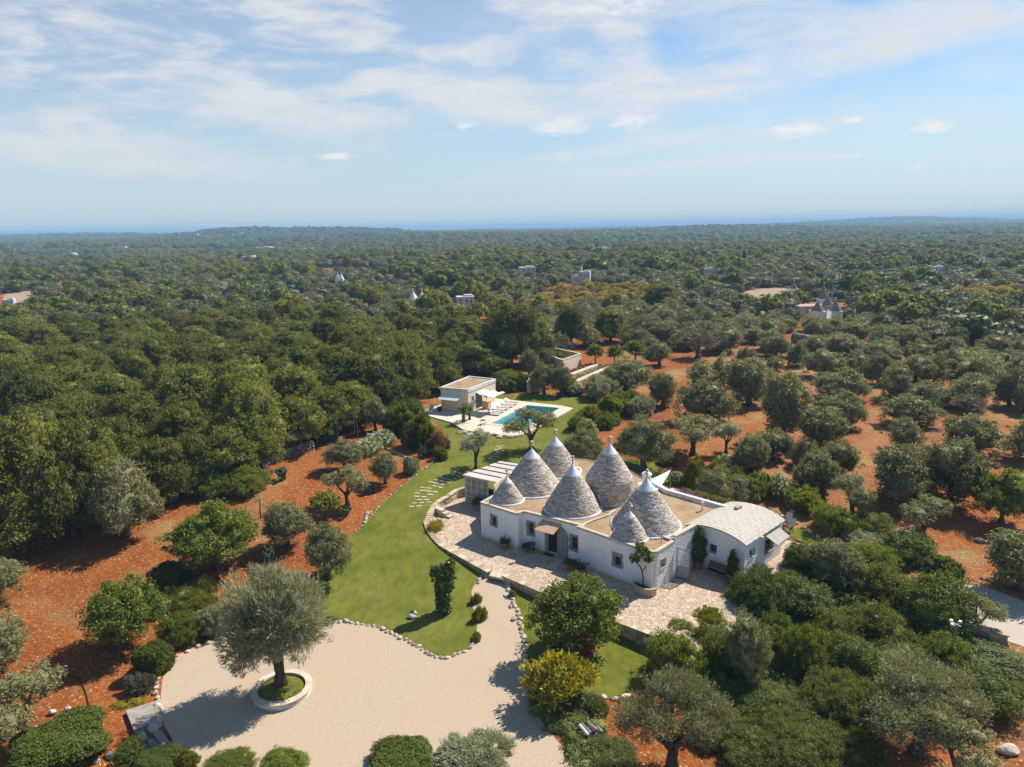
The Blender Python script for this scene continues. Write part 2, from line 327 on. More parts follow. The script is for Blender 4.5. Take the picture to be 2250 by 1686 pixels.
def paving_mat():
    m, N = new_mat('crazy_paving'); p = N.pos(); q = N.vmath('ADD', p, N.scale(N.vmath('SUBTRACT', N.new('ShaderNodeTexNoise').outputs[1], (0.5, 0.5, 0.5)), (0.1, 0.1, 0)))
    v = N.voro(q, 4.0); e = N.voro(q, 4.0, 'DISTANCE_TO_EDGE'); cc = N.new('ShaderNodeSeparateColor'); N.l.new(v.outputs['Color'], cc.inputs[0])
    c = N.ramp(cc.outputs[0], [(0.0, (0.40, 0.295, 0.21)), (0.35, (0.50, 0.385, 0.29)), (0.7, (0.57, 0.455, 0.35)), (1.0, (0.64, 0.54, 0.43))])
    c = N.mix(N.math('MULTIPLY', N.sstep(N.noise(p, 5, 4, 0.7), 0.45, 0.7), 0.35), c, (0.33, 0.22, 0.14))
    c = N.mix(N.math('MULTIPLY', N.sstep(N.noise(p, 0.4, 3), 0.5, 0.7), 0.4), c, (0.55, 0.40, 0.26))
    gap = N.math('SUBTRACT', 1.0, N.sstep(e.outputs['Distance'], 0.02, 0.09))
    c = N.mix(gap, c, (0.36, 0.27, 0.195))
    finish(N, c, 0.9, N.bump(N.math('ADD', N.math('MULTIPLY', gap, -1.0), N.math('MULTIPLY', N.noise(p, 9, 4), 0.5)), 0.6, 0.04), 0.15); return m
def plain(name, base, var=None, scale=3.0, rough=0.85, bump=0.2, bd=0.02, spec=0.3, aniso=(1, 1, 1), coord='pos', metal=0.0):
    m, N = new_mat(name); p = N.pos() if coord == 'pos' else N.obj(); p = N.scale(p, aniso) if aniso != (1, 1, 1) else p
    n = N.noise(p, scale, 5, 0.65); v = var or tuple(c * 0.72 for c in base)
    c = N.mix(N.sstep(n, 0.32, 0.7), base, v)
    b, o = finish(N, c, rough, N.bump(N.noise(p, scale * 3.1, 4, 0.7), bump, bd) if bump else None, spec); b.inputs['Metallic'].default_value = metal
    return m
def whitewash_mat(name, stones):
    m, N = new_mat(name); p = N.pos(); n = N.noise(p, 1.1, 5, 0.65); n2 = N.noise(N.scale(p, (1, 1, 0.35)), 2.3, 5, 0.7)
    c = N.mix(N.sstep(n, 0.4, 0.72), (0.92, 0.92, 0.92), (0.85, 0.845, 0.84))
    c = N.mix(N.math('MULTIPLY', N.sstep(n2, 0.52, 0.74), 0.35), c, (0.62, 0.605, 0.59))
    if stones:
        q = N.scale(p, (1, 1, 1.8)); e = N.voro(q, 3.6, 'DISTANCE_TO_EDGE'); h = N.math('ADD', N.sstep(e.outputs['Distance'], 0.0, 0.13), N.math('MULTIPLY', N.noise(p, 8, 4), 0.5))
        c = N.mix(N.math('MULTIPLY', N.math('SUBTRACT', 1.0, N.sstep(e.outputs['Distance'], 0.0, 0.07)), 0.45), c, (0.42, 0.38, 0.34))
        nb = N.bump(h, 0.9, 0.06)
    else:
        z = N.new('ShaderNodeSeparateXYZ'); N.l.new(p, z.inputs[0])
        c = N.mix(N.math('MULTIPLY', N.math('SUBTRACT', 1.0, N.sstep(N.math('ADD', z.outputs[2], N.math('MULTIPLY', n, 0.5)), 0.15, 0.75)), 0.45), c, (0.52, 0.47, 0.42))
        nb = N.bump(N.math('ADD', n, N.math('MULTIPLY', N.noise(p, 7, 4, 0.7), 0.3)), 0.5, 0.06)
    finish(N, c, 0.9, nb, 0.15); return m
def stone_mat(name, stops, wx=0.3):                                   # one colour per loose stone (mesh island)
    m, N = new_mat(name); g = N.new('ShaderNodeNewGeometry'); p = g.outputs['Position']
    c = N.ramp(g.outputs['Random Per Island'], stops)
    n = N.noise(p, 5.5, 4, 0.7); c = N.mix(N.math('MULTIPLY', N.sstep(n, 0.5, 0.72), wx), c, (0.62, 0.57, 0.51))
    c = N.mix(N.math('MULTIPLY', N.sstep(N.noise(p, 0.8, 3), 0.5, 0.72), 0.28), c, (0.24, 0.195, 0.175))
    finish(N, c, 0.92, N.bump(N.noise(p, 14, 4, 0.7), 0.35, 0.008), 0.1); return m
def leaf_mat(name, lo, hi, trans=0.3, obj_var=0.22, warm=None, spec=0.12, rough=0.6, tcol=(1.7, 1.6, 0.7)):
    m, N = new_mat(name); g = N.new('ShaderNodeNewGeometry'); oi = N.new('ShaderNodeObjectInfo')
    c = N.ramp(g.outputs['Random Per Island'], [(0.0, lo), (0.75, hi), (1.0, tuple(min(1, x * 1.22) for x in hi))])
    r = oi.outputs['Random']
    if warm: c = N.mix(N.math('MULTIPLY', N.sstep(r, 0.55, 1.0), 0.6), c, warm)
    k = N.math('ADD', 1 - obj_var, N.math('MULTIPLY', N.math('FRACT', N.math('MULTIPLY', r, 7.31)), 2 * obj_var))
    sc_ = N.new('ShaderNodeVectorMath', operation='SCALE'); N.put(sc_.inputs[0], c); N.put(sc_.inputs[3], k); c = sc_.outputs[0]
    b = N.new('ShaderNodeBsdfPrincipled'); N.put(b.inputs['Base Color'], c); b.inputs['Roughness'].default_value = rough; b.inputs['Specular IOR Level'].default_value = spec
    t = N.new('ShaderNodeBsdfTranslucent'); tv = N.new('ShaderNodeVectorMath', operation='MULTIPLY'); N.put(tv.inputs[0], c); tv.inputs[1].default_value = tcol; N.put(t.inputs['Color'], tv.outputs[0])
    mx = N.new('ShaderNodeMixShader'); mx.inputs[0].default_value = trans; N.l.new(b.outputs[0], mx.inputs[1]); N.l.new(t.outputs[0], mx.inputs[2])
    o = N.new('ShaderNodeOutputMaterial'); N.l.new(mx.outputs[0], o.inputs[0]); return m
def glass_mat(name, c=(0.02, 0.025, 0.03)):
    m, N = new_mat(name); finish(N, c, 0.12, None, 0.5); return m
def water_mat():
    m, N = new_mat('pool_water'); p = N.pos()
    nb = N.bump(N.noise(p, 2.5, 3), 0.12, 0.05); tr = N.new('ShaderNodeBsdfTransparent'); tr.inputs[0].default_value = (0.72, 0.93, 0.97, 1); gl = N.new('ShaderNodeBsdfGlossy'); gl.inputs['Roughness'].default_value = 0.03; N.put(gl.inputs['Normal'], nb)
    fr = N.new('ShaderNodeFresnel'); fr.inputs[0].default_value = 1.33; N.put(fr.inputs['Normal'], nb); b = N.new('ShaderNodeMixShader'); N.l.new(fr.outputs[0], b.inputs[0]); N.l.new(tr.outputs[0], b.inputs[1]); N.l.new(gl.outputs[0], b.inputs[2])
    o = N.new('ShaderNodeOutputMaterial'); N.l.new(b.outputs[0], o.inputs[0]); return m
M_ground = ground_mat(); M_lawn = lawn_mat()
M_gravel = gravel_mat('court_gravel', (0.38, 0.295, 0.212), (0.53, 0.43, 0.32), (0.47, 0.345, 0.23))
M_road = gravel_mat('white_gravel', (0.42, 0.36, 0.30), (0.55, 0.48, 0.41), (0.42, 0.30, 0.2))
M_pave = paving_mat()
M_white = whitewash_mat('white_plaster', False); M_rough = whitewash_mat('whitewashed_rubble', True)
M_annexw = plain('smooth_white_plaster', (0.86, 0.855, 0.85), (0.78, 0.77, 0.76), 1.2, 0.9, 0.15)
M_cap = plain('lime_plaster', (0.72, 0.735, 0.75), (0.58, 0.60, 0.62), 2.0, 0.85, 0.3, 0.03)
M_tanroof = plain('roof_screed', (0.29, 0.19, 0.110), (0.40, 0.285, 0.18), 0.9, 0.95, 0.4, 0.03, 0.1)
M_coping = plain('cream_coping', (0.62, 0.545, 0.44), (0.46, 0.375, 0.28), 2.5, 0.9, 0.3, 0.02, 0.1)
M_cone = stone_mat('limestone_courses', [(0.0, (0.30, 0.250, 0.215)), (0.3, (0.42, 0.360, 0.305)), (0.65, (0.52, 0.455, 0.390)), (0.9, (0.60, 0.535, 0.465)), (1.0, (0.72, 0.66, 0.59))])
M_stone = stone_mat('field_stone', [(0.0, (0.24, 0.19, 0.15)), (0.5, (0.40, 0.33, 0.26)), (1.0, (0.58, 0.51, 0.43))])
M_grey_stone = stone_mat('dry_wall_stone', [(0.0, (0.16, 0.145, 0.135)), (0.5, (0.30, 0.28, 0.26)), (1.0, (0.50, 0.47, 0.44))])
M_wallstone = stone_mat('retaining_stone', [(0.0, (0.32, 0.235, 0.16)), (0.5, (0.47, 0.365, 0.26)), (1.0, (0.60, 0.50, 0.38))])
M_frame = plain('carved_stone', (0.42, 0.36, 0.29), (0.28, 0.235, 0.19), 6, 0.9, 0.4, 0.03)
M_glass = glass_mat('dark_glass'); M_iron = plain('black_iron', (0.02, 0.02, 0.022), None, 6, 0.5, 0.0)
M_lattice = plain('pale_grey_paint', (0.48, 0.52, 0.53), None, 6, 0.5, 0.0)
M_shutter = plain('grey_green_paint', (0.215, 0.255, 0.275), (0.18, 0.215, 0.235), 6, 0.5, 0.0)
M_awning = plain('tan_canopy', (0.62, 0.43, 0.26), (0.52, 0.345, 0.20), 2.2, 0.9, 0.1)
M_cloth = plain('white_canvas', (0.80, 0.79, 0.77), (0.72, 0.71, 0.69), 2.0, 0.9, 0.1)
M_greycloth = plain('pale_grey_canvas', (0.43, 0.40, 0.37), (0.36, 0.335, 0.31), 2.0, 0.9, 0.1)
M_terra = plain('terracotta', (0.42, 0.17, 0.075), (0.30, 0.115, 0.05), 4, 0.85, 0.2)
M_soil = plain('dark_soil', (0.06, 0.035, 0.022), (0.03, 0.02, 0.012), 6, 0.95, 0.5)
M_redsoil = plain('tilled_red_soil', (0.33, 0.095, 0.035), (0.22, 0.06, 0.022), 3, 0.95, 0.8, 0.08, 0.05)
M_bark = plain('olive_bark', (0.125, 0.095, 0.07), (0.06, 0.047, 0.037), 5, 0.95, 0.8, 0.06, 0.05, (1, 1, 0.3), 'obj')
M_bark2 = plain('grey_bark', (0.15, 0.125, 0.10), (0.08, 0.065, 0.05), 5, 0.95, 0.8, 0.06, 0.05, (1, 1, 0.3), 'obj')
M_dead = plain('bare_twigs', (0.25, 0.22, 0.19), (0.16, 0.14, 0.12), 5, 0.95, 0.2)
M_plaster = plain('beige_render', (0.80, 0.66, 0.51), (0.73, 0.595, 0.455), 1.2, 0.9, 0.15)
M_trim = plain('white_trim', (0.70, 0.69, 0.66), None, 3, 0.8, 0.05)
def deck_mat():
    m, N = new_mat('pale_limestone_deck'); p = N.pos(); mp = N.new('ShaderNodeMapping'); N.l.new(p, mp.inputs[0]); mp.inputs['Rotation'].default_value = (0, 0, R(24)); br = N.new('ShaderNodeTexBrick'); N.l.new(mp.outputs[0], br.inputs['Vector'])
    br.inputs['Scale'].default_value = 1.0; br.inputs['Brick Width'].default_value = 0.9; br.inputs['Row Height'].default_value = 0.55; br.inputs['Mortar Size'].default_value = 0.02; br.inputs['Color1'].default_value = (0.60, 0.52, 0.42, 1); br.inputs['Color2'].default_value = (0.70, 0.62, 0.51, 1); br.inputs['Mortar'].default_value = (0.38, 0.31, 0.23, 1)
    c = N.mix(N.math('MULTIPLY', N.sstep(N.noise(p, 0.8, 5, 0.7), 0.42, 0.68), 0.6), br.outputs[0], (0.56, 0.455, 0.34)); finish(N, c, 0.85, N.bump(N.noise(p, 6, 4), 0.2, 0.02), 0.2); return m
M_deck = deck_mat()
M_pooltile = plain('blue_pool_lining', (0.24, 0.64, 0.74), (0.20, 0.57, 0.68), 1.5, 0.4, 0.0)
M_water = water_mat()
M_slab = plain('stepping_slab', (0.58, 0.51, 0.39), (0.46, 0.385, 0.28), 4, 0.9, 0.2)
M_wood = plain('teak', (0.21, 0.085, 0.04), (0.13, 0.05, 0.025), 8, 0.7, 0.2)
M_darkwood = plain('dark_slats', (0.035, 0.028, 0.025), None, 8, 0.6, 0.1)
M_metal = plain('galvanised_steel', (0.35, 0.37, 0.38), None, 8, 0.45, 0.0, metal=0.4)
M_greymesh = plain('grey_sling', (0.48, 0.47, 0.45), None, 8, 0.8, 0.1)
M_panel = plain('beige_screen', (0.40, 0.335, 0.255), (0.33, 0.275, 0.21), 1.5, 0.9, 0.1)
M_roofpanel = plain('ribbed_roof_sheet', (0.60, 0.545, 0.49), (0.50, 0.44, 0.385), 1.2, 0.8, 0.15, aniso=(1, 1, 1))
M_hose = plain('black_hose', (0.012, 0.012, 0.012), None, 5, 0.5, 0.0)
M_green = plain('green_netting', (0.012, 0.06, 0.035), (0.008, 0.04, 0.025), 4, 0.9, 0.1)
M_concrete = plain('weathered_concrete', (0.37, 0.325, 0.285), (0.26, 0.225, 0.195), 3, 0.9, 0.4)
M_farwall = plain('far_white_wall', (0.58, 0.57, 0.55), (0.48, 0.47, 0.45), .6, .9, .05)
M_clear = gravel_mat('pale_earth', (0.30, 0.225, 0.155), (0.40, 0.31, 0.22), (0.30, 0.19, 0.11))
def slab_roof_mat():
    m, N = new_mat('limestone_roof_slabs'); o = N.obj()
    br = N.new('ShaderNodeTexBrick'); N.put(br.inputs['Vector'], o); br.inputs['Scale'].default_value = 1.0; br.inputs['Brick Width'].default_value = 0.62; br.inputs['Row Height'].default_value = 0.42
    br.inputs['Mortar Size'].default_value = 0.035; br.inputs['Color1'].default_value = (0.41, 0.365, 0.31, 1); br.inputs['Color2'].default_value = (0.47, 0.425, 0.365, 1); br.inputs['Mortar'].default_value = (0.58, 0.53, 0.46, 1); br.offset = 0.5
    c = N.mix(N.math('MULTIPLY', N.sstep(N.noise(o, 1.3, 5, 0.7), 0.4, 0.7), 0.5), br.outputs[0], (0.55, 0.495, 0.425))
    c = N.mix(N.math('MULTIPLY', N.sstep(N.noise(o, 3.2, 4, 0.7), 0.55, 0.75), 0.4), c, (0.33, 0.29, 0.245))
    finish(N, c, 0.9, N.bump(N.math('ADD', br.outputs[1], N.noise(o, 5, 4)), 0.4, 0.03), 0.1); return m
M_slabs = slab_roof_mat()
L_olive = leaf_mat('olive_leaves', (0.115, 0.122, 0.052), (0.285, 0.280, 0.130), 0.27, 0.18, (0.275, 0.258, 0.125), tcol=(1.45, 1.4, .8))
L_olive_far = leaf_mat('distant_olive_leaves', (0.088, 0.098, 0.044), (0.205, 0.212, 0.100), 0.2, 0.24, (0.235, 0.210, 0.100), tcol=(1.3, 1.25, .85))
L_olive_light = leaf_mat('pale_olive_leaves', (0.125, 0.134, 0.060), (0.305, 0.300, 0.155), 0.26, 0.1, tcol=(1.35, 1.3, .85))
L_box = leaf_mat('box_leaves', (0.036, 0.058, 0.009), (0.125, 0.155, 0.022), 0.28, 0.15, None, 0.2, 0.5)
L_silver = leaf_mat('silver_olive_leaves', (0.200, 0.212, 0.115), (0.430, 0.430, 0.265), 0.22, 0.10, tcol=(1.3, 1.3, .9))
L_grey = leaf_mat('grey_twiggy_leaves', (0.11, 0.095, 0.070), (0.23, 0.195, 0.145), 0.12, 0.1, None, 0.1)
L_oak = leaf_mat('oak_leaves', (0.058, 0.080, 0.012), (0.192, 0.205, 0.042), 0.34, 0.28, (0.195, 0.188, 0.045))
L_rust = leaf_mat('rusty_leaves', (0.11, 0.05, 0.022), (0.26, 0.125, 0.055), 0.2, 0.1)
L_carob = leaf_mat('carob_leaves', (0.062, 0.092, 0.010), (0.185, 0.225, 0.030), 0.4, 0.12, None, 0.25, 0.5)
L_bay = leaf_mat('dark_evergreen_leaves', (0.044, 0.070, 0.012), (0.145, 0.185, 0.028), 0.28, 0.2, None, 0.2, 0.5)
L_shrub = leaf_mat('shrub_leaves', (0.070, 0.102, 0.012), (0.195, 0.232, 0.032), 0.38, 0.22, (0.18, 0.18, 0.03), 0.2, 0.5)
L_juniper = leaf_mat('juniper_needles', (0.088, 0.108, 0.030), (0.235, 0.255, 0.088), 0.28, 0.15)
L_rose = leaf_mat('rosemary_needles', (0.080, 0.100, 0.020), (0.205, 0.215, 0.055), 0.3, 0.12)
L_yellow = leaf_mat('golden_leaves', (0.14, 0.135, 0.012), (0.40, 0.36, 0.035), 0.3, 0.08)
L_lime = leaf_mat('yellow_green_leaves', (0.100, 0.110, 0.012), (0.260, 0.255, 0.032), 0.3, 0.15)
L_orchard = leaf_mat('autumn_orchard_leaves', (0.160, 0.130, 0.025), (0.380, 0.290, 0.060), 0.35, 0.25, (0.40, 0.27, 0.06))
L_white = leaf_mat('white_blossom', (0.52, 0.51, 0.47), (0.72, 0.71, 0.67), 0.2, 0.05)
L_agave = leaf_mat('agave_leaves', (0.060, 0.085, 0.045), (0.120, 0.155, 0.085), 0.1, 0.1)
L_purple = leaf_mat('purple_blossom', (0.25, 0.05, 0.24), (0.50, 0.14, 0.45), 0.2, 0.05)
L_palm = leaf_mat('palm_fronds', (0.045, 0.062, 0.012), (0.150, 0.160, 0.040), 0.2, 0.1)
L_pine = leaf_mat('pine_needles', (0.045, 0.062, 0.010), (0.165, 0.165, 0.028), 0.2, 0.1)
L_dark = leaf_mat('cypress_needles', (0.008, 0.016, 0.006), (0.030, 0.045, 0.016), 0.1, 0.2)
L_ivy = leaf_mat('ivy_leaves', (0.042, 0.074, 0.009), (0.130, 0.180, 0.030), 0.2, 0.1, None, 0.45, 0.35)
# ------------------------------------------------------------------ foliage generators
def _unit(n, r): 
    v = r.normal(size=(n, 3)); return v / np.linalg.norm(v, axis=1, keepdims=True)
def cube_sphere(k=4):
    V = []; Fq = []
    for ax in range(3):
        for sg in (-1, 1):
            o = len(V)
            for i in range(k + 1):
                for j in range(k + 1):
                    p = [0, 0, 0]; p[ax] = sg; p[(ax + 1) % 3] = (2 * i / k - 1) * sg; p[(ax + 2) % 3] = 2 * j / k - 1; V.append(p)
            for i in range(k):
                for j in range(k): Fq.append((o + i * (k + 1) + j, o + (i + 1) * (k + 1) + j, o + (i + 1) * (k + 1) + j + 1, o + i * (k + 1) + j + 1))
    V = np.array(V, float); V /= np.linalg.norm(V, axis=1, keepdims=True); return V, np.array(Fq)
_CS = cube_sphere(5)
def foliage(blobs, ncl, per, crad, ll, lw, seed, ow=0.28, spiky=0.0, up=0.25, shell=(0.8, 1.03), core=0.74, sq=None, zmin=-9.0, jit=0.6, lump=0.10, lowcut=-0.75):
    r = np.random.default_rng(seed); B = np.array(blobs, float); wts = (B[:, 3] * B[:, 4] + B[:, 3] * B[:, 5] + B[:, 4] * B[:, 5]); wts /= wts.sum()
    n = ncl * 3; bi = r.choice(len(B), n, p=wts); d = _unit(n, r)
    if sq: d = d / (np.sum(np.abs(d) ** sq, axis=1, keepdims=True) ** (1.0 / sq))
    ph = r.uniform(0, 6.28, (3, 3)); fq = r.uniform(2.0, 4.5, (3, 3))
    lum = 1 + lump * np.sin(d @ fq.T + ph[0]).sum(axis=1) 
    rad = r.uniform(shell[0], shell[1], n) * lum; C = B[bi, :3] + d * B[bi, 3:] * rad[:, None]
    keep = (d[:, 2] > lowcut) & (C[:, 2] > zmin)
    for k in range(len(B)):
        q = np.linalg.norm((C - B[k, :3]) / B[k, 3:], axis=1); keep &= ~((q < 0.66) & (bi != k))
    C = C[keep][:ncl]; bi = bi[keep][:ncl]; n = len(C)
    ci = np.repeat(np.arange(n), per); off = _unit(n * per, r) * (r.uniform(0, 1, (n * per, 1)) ** 0.5) * crad * np.repeat(r.uniform(0.6, 1.35, n), per)[:, None]
    off[:, 2] *= 0.8; Pn = C[ci] + off; b = B[bi[ci]]
    o = (Pn - b[:, :3]) / (b[:, 3:] ** 2); o /= np.linalg.norm(o, axis=1, keepdims=True) + 1e-9
    o2 = off / crad; rn = _unit(n * per, r)
    if spiky > 0:
        a = o * spiky + rn * 0.55 + np.array([0, 0, up]); a /= np.linalg.norm(a, axis=1, keepdims=True); bt = np.cross(a, _unit(n * per, r))
    else:
        nn = o * ow + o2 * 0.55 + rn * jit * 1.3 + np.array([0, 0, up]); nn /= np.linalg.norm(nn, axis=1, keepdims=True); a = np.cross(nn, _unit(n * per, r)); a /= np.linalg.norm(a, axis=1, keepdims=True) + 1e-9; bt = np.cross(nn, a)
    bt /= np.linalg.norm(bt, axis=1, keepdims=True) + 1e-9
    s = r.uniform(0.65, 1.35, (n * per, 1)); a = a * s * ll * 0.5; bt = bt * s * lw * 0.5
    V = np.stack([Pn - a, Pn + bt - a * 0.1, Pn + a, Pn - bt - a * 0.1], axis=1).reshape(-1, 3); Fc = [np.arange(len(V)).reshape(-1, 4)]
    if core > 0:
        cv, cf = _CS
        for k in range(len(B)):
            dd = cv / (np.sum(np.abs(cv) ** sq, axis=1, keepdims=True) ** (1.0 / sq)) if sq else cv
            w_ = B[k, :3] + dd * B[k, 3:] * core * (1 + 0.10 * np.sin(dd @ fq.T * 2 + ph[1]).sum(axis=1, keepdims=True)); w_[:, 2] = np.maximum(w_[:, 2], zmin if zmin > -5 else w_[:, 2])
            Fc.append(cf + len(V)); V = np.concatenate([V, w_])
    return V, Fc
def trunk_mb(h, r0, limbs, seed, lean=(0, 0), n=9, spread=1.0):
    q = random.Random(seed); mb = MB(); top = Vector((lean[0], lean[1], h))
    pts = [Vector((0, 0, -0.25)), Vector((0, 0, 0.05))]; rs = [r0 * 1.5, r0 * 1.3]
    for k in range(1, 5):
        t = k / 4; pts.append(Vector((lean[0] * t + q.uniform(-.1, .1) * r0 * 2, lean[1] * t + q.uniform(-.1, .1) * r0 * 2, h * t))); rs.append(r0 * (1.05 - 0.25 * t) * q.uniform(0.88, 1.1))
    mb.tube(pts, rs, n)
    for L in limbs:
        e = Vector(L[:3]); m1 = top.lerp(e, 0.45) + Vector((q.uniform(-.15, .15), q.uniform(-.15, .15), -0.06 * (e - top).length))
        mb.tube([top + Vector((0, 0, -0.15)), top.lerp(m1, 0.5), m1, m1.lerp(e, 0.55) + Vector((q.uniform(-.1, .1), q.uniform(-.1, .1), 0)), e], [r0 * 0.72, r0 * 0.6, r0 * 0.46, r0 * 0.30, r0 * 0.12], 7)
        for _ in range(2):
            a = m1.lerp(e, q.uniform(0.1, 0.5)); g = e + Vector((q.uniform(-.6, .6), q.uniform(-.6, .6), q.uniform(-.2, .4))) * spread
            mb.tube([a, a.lerp(g, 0.5) + Vector((0, 0, 0.08)), g], [r0 * 0.28, r0 * 0.18, r0 * 0.05], 5)
    return mb
PROTO = {}                               # kind -> list of dict(parts=[(name, mesh)], w, h)
def register(kind, parts, mats_unused=None):
    allv = []
    for nm, me in parts:
        if nm == 'trunk': continue
        a = np.empty(len(me.vertices) * 3, np.float32); me.vertices.foreach_get('co', a); allv.append(a.reshape(-1, 3))
    a = np.concatenate(allv); w_ = 0.5 * ((np.percentile(a[:, 0], 99.5) - np.percentile(a[:, 0], 0.5)) + (np.percentile(a[:, 1], 99.5) - np.percentile(a[:, 1], 0.5)))
    PROTO.setdefault(kind, []).append(dict(parts=parts, w=float(w_), h=float(np.percentile(a[:, 2], 99.7))))
def mb_mesh(mb, name, mat, smooth=True):
    me = bpy.data.meshes.new(name); me.from_pydata(mb.v, [], mb.f); me.materials.append(mat)
    if smooth: me.polygons.foreach_set('use_smooth', [True] * len(mb.f))
    me.update(); return me
def lobes(q, n, R0, z, spread, zr=0.85, flat=0.85):
    out = [];
    for k in range(n):
        a = 6.283 * k / n + q.uniform(-.5, .5); rr = q.uniform(0.75, 1.15) * R0; s = spread * q.uniform(0.7, 1.1)
        out.append((math.cos(a) * s, math.sin(a) * s, z + q.uniform(-.3, .3) * zr, rr, rr, rr * flat))
    return out
def make_tree(kind, leafmat, barkmat, th, r0, bl, seed, fol, lean=(0, 0), zoff=-0.1):
    V, Fc = foliage(bl, seed=seed, **fol)
    mb = trunk_mb(th, r0, [(b[0] * 0.85, b[1] * 0.85, b[2] + zoff) for b in bl[:5]], seed, lean)
    register(kind, [('trunk', mb_mesh(mb, kind + '_trunk', barkmat)), ('crown', np_mesh(kind + '_crown', V, Fc, leafmat))])
OL = dict(ncl=300, per=46, crad=0.33, ll=0.17, lw=0.055, up=0.25, jit=0.7, lump=0.14, lowcut=-0.9, core=.68, shell=(.76, 1.08))
for k in range(4):                                                     # olive close to the house
    q = random.Random(100 + k); bl = lobes(q, 4 + k % 2, 1.1, 1.95, 0.95, .85, 1.0) + [(0, 0, 2.75, 1.2, 1.2, 1.1)]
    make_tree('olive_near', L_olive, M_bark, 1.0, 0.24, bl, 100 + k, OL)
for k in range(6):                                                     # olive of the field, round mops
    q = random.Random(200 + k); n = (1, 2, 3, 3, 4, 2)[k]; bl = lobes(q, n, 1.35 if n < 3 else 1.2, 1.7, 0.25 if n == 1 else 1.05, .85, 1.05) + [(q.uniform(-.3, .3), q.uniform(-.3, .3), 2.45, 1.35, 1.35, 1.2)]
    make_tree('olive_mid', L_olive, M_bark, 0.9, 0.24, bl, 200 + k, dict(ncl=240, per=36, crad=0.36, ll=0.21, lw=0.08, up=0.25, jit=0.7, lump=0.15, lowcut=-0.9, core=.70, shell=(.76, 1.08)))
for k in range(3):                                                     # loose olive with gaps and visible limbs
    q = random.Random(300 + k); bl = [(-1.25, 0.1, 2.7, 0.95, 0.95, 0.8), (1.15, -0.2, 2.9, 1.0, 0.95, 0.9), (0.15, 0.6, 3.5, 0.85, 0.85, 0.7), (-0.5, -0.7, 3.2, 0.6, 0.6, 0.5)][: 3 + k % 2]
    make_tree('olive_open', L_olive if k else L_silver, M_bark, 1.2, 0.2, bl, 300 + k, dict(ncl=270, per=17, crad=0.3, ll=0.2, lw=0.065, up=0.3, core=0.55))
bl = [(-1.3, 0.1, 3.15, 1.3, 1.25, 1.75), (1.15, -0.2, 3.3, 1.3, 1.3, 1.7), (0, 0.7, 3.7, 1.3, 1.25, 1.4), (0.1, -0.8, 3.2, 1.2, 1.0, 1.3), (-1.65, -0.2, 2.3, 0.65, 0.7, 0.8), (1.6, 0, 2.5, 0.65, 0.7, 0.8)]
make_tree('olive_feathery', L_silver, M_bark, 1.5, 0.30, bl, 411, dict(ncl=1300, per=26, crad=0.32, ll=0.30, lw=0.036, up=0.4, spiky=0.9, core=0.48, shell=(0.6, 1.18), lowcut=-1.0))
bl = [(-1.75, 0, 3.0, 1.0, 1.0, 0.95), (0.0, 0.6, 4.0, 1.15, 1.1, 1.0), (1.8, 0.1, 3.3, 1.05, 1.0, 0.9), (0.9, -1.2, 3.3, 0.8, 0.8, 0.7), (-0.9, -1.0, 3.5, .75, .75, .65), (1.2, 1.3, 3.5, .9, .9, .8)]
make_tree('olive_big', L_olive_light, M_bark, 1.3, 0.30, bl, 421, dict(ncl=900, per=24, crad=0.34, ll=0.18, lw=0.040, up=0.35, spiky=0.55, core=0.42, shell=(0.6, 1.15)))
for k in range(2):
    q = random.Random(440 + k); bl = lobes(q, 4, 0.9, 2.2, 0.9) + [(0, 0, 2.7, 1.0, 1.0, 0.8)]
    make_tree('grey_tree', L_grey, M_bark2, 1.0, 0.2, bl, 440 + k, dict(ncl=230, per=14, crad=0.3, ll=0.3, lw=0.04, up=0.3, spiky=0.8, core=0.4))
for k in range(4):                                                     # oak of the wood
    q = random.Random(500 + k); bl = lobes(q, 6, 1.8, 3.3, 2.1, 1.5, 1.0) + lobes(q, 3, 1.6, 5.7, 0.9, 0.8) + [(0, 0, 4.2, 2.3, 2.3, 2.2)]
    make_tree('oak', L_oak, M_bark2, 2.6, 0.3, bl, 500 + k, dict(ncl=430, per=48, crad=0.60, ll=0.22, lw=0.145, up=0.25, jit=0.7, core=0.74, lump=0.15, shell=(.76, 1.12), lowcut=-.95, ow=.5))
q = random.Random(530); bl = lobes(q, 5, 1.6, 3.9, 1.8, 1.3) + [(0, 0, 4.9, 1.9, 1.9, 1.6)]
make_tree('rusty_oak', L_rust, M_bark2, 2.4, 0.28, bl, 530, dict(ncl=300, per=12, crad=0.5, ll=0.3, lw=0.19, up=0.3, core=0.6))
for k in range(3):                                                     # carob: low, dense, fresh green
    q = random.Random(600 + k); bl = lobes(q, 5, 1.15, 2.0, 1.25, 0.7) + lobes(q, 3, 1.05, 2.9, 0.6, 0.4)
    make_tree('carob', L_carob, M_bark2, 0.9, 0.2, bl, 600 + k, dict(ncl=300, per=62, crad=0.36, ll=0.14, lw=0.075, up=0.3, jit=0.7, core=0.66, lump=0.14, shell=(.74, 1.12), lowcut=-.95))
q = random.Random(640); bl = lobes(q, 4, 0.85, 1.5, 0.8, 0.5) + [(0, 0, 2.1, 0.8, 0.8, 0.7)]
make_tree('golden_tree', L_yellow, M_bark2, 0.7, 0.09, bl, 640, dict(ncl=330, per=18, crad=0.3, ll=0.22, lw=0.08, up=0.5, spiky=0.6, core=0.45, shell=(0.7, 1.15)))
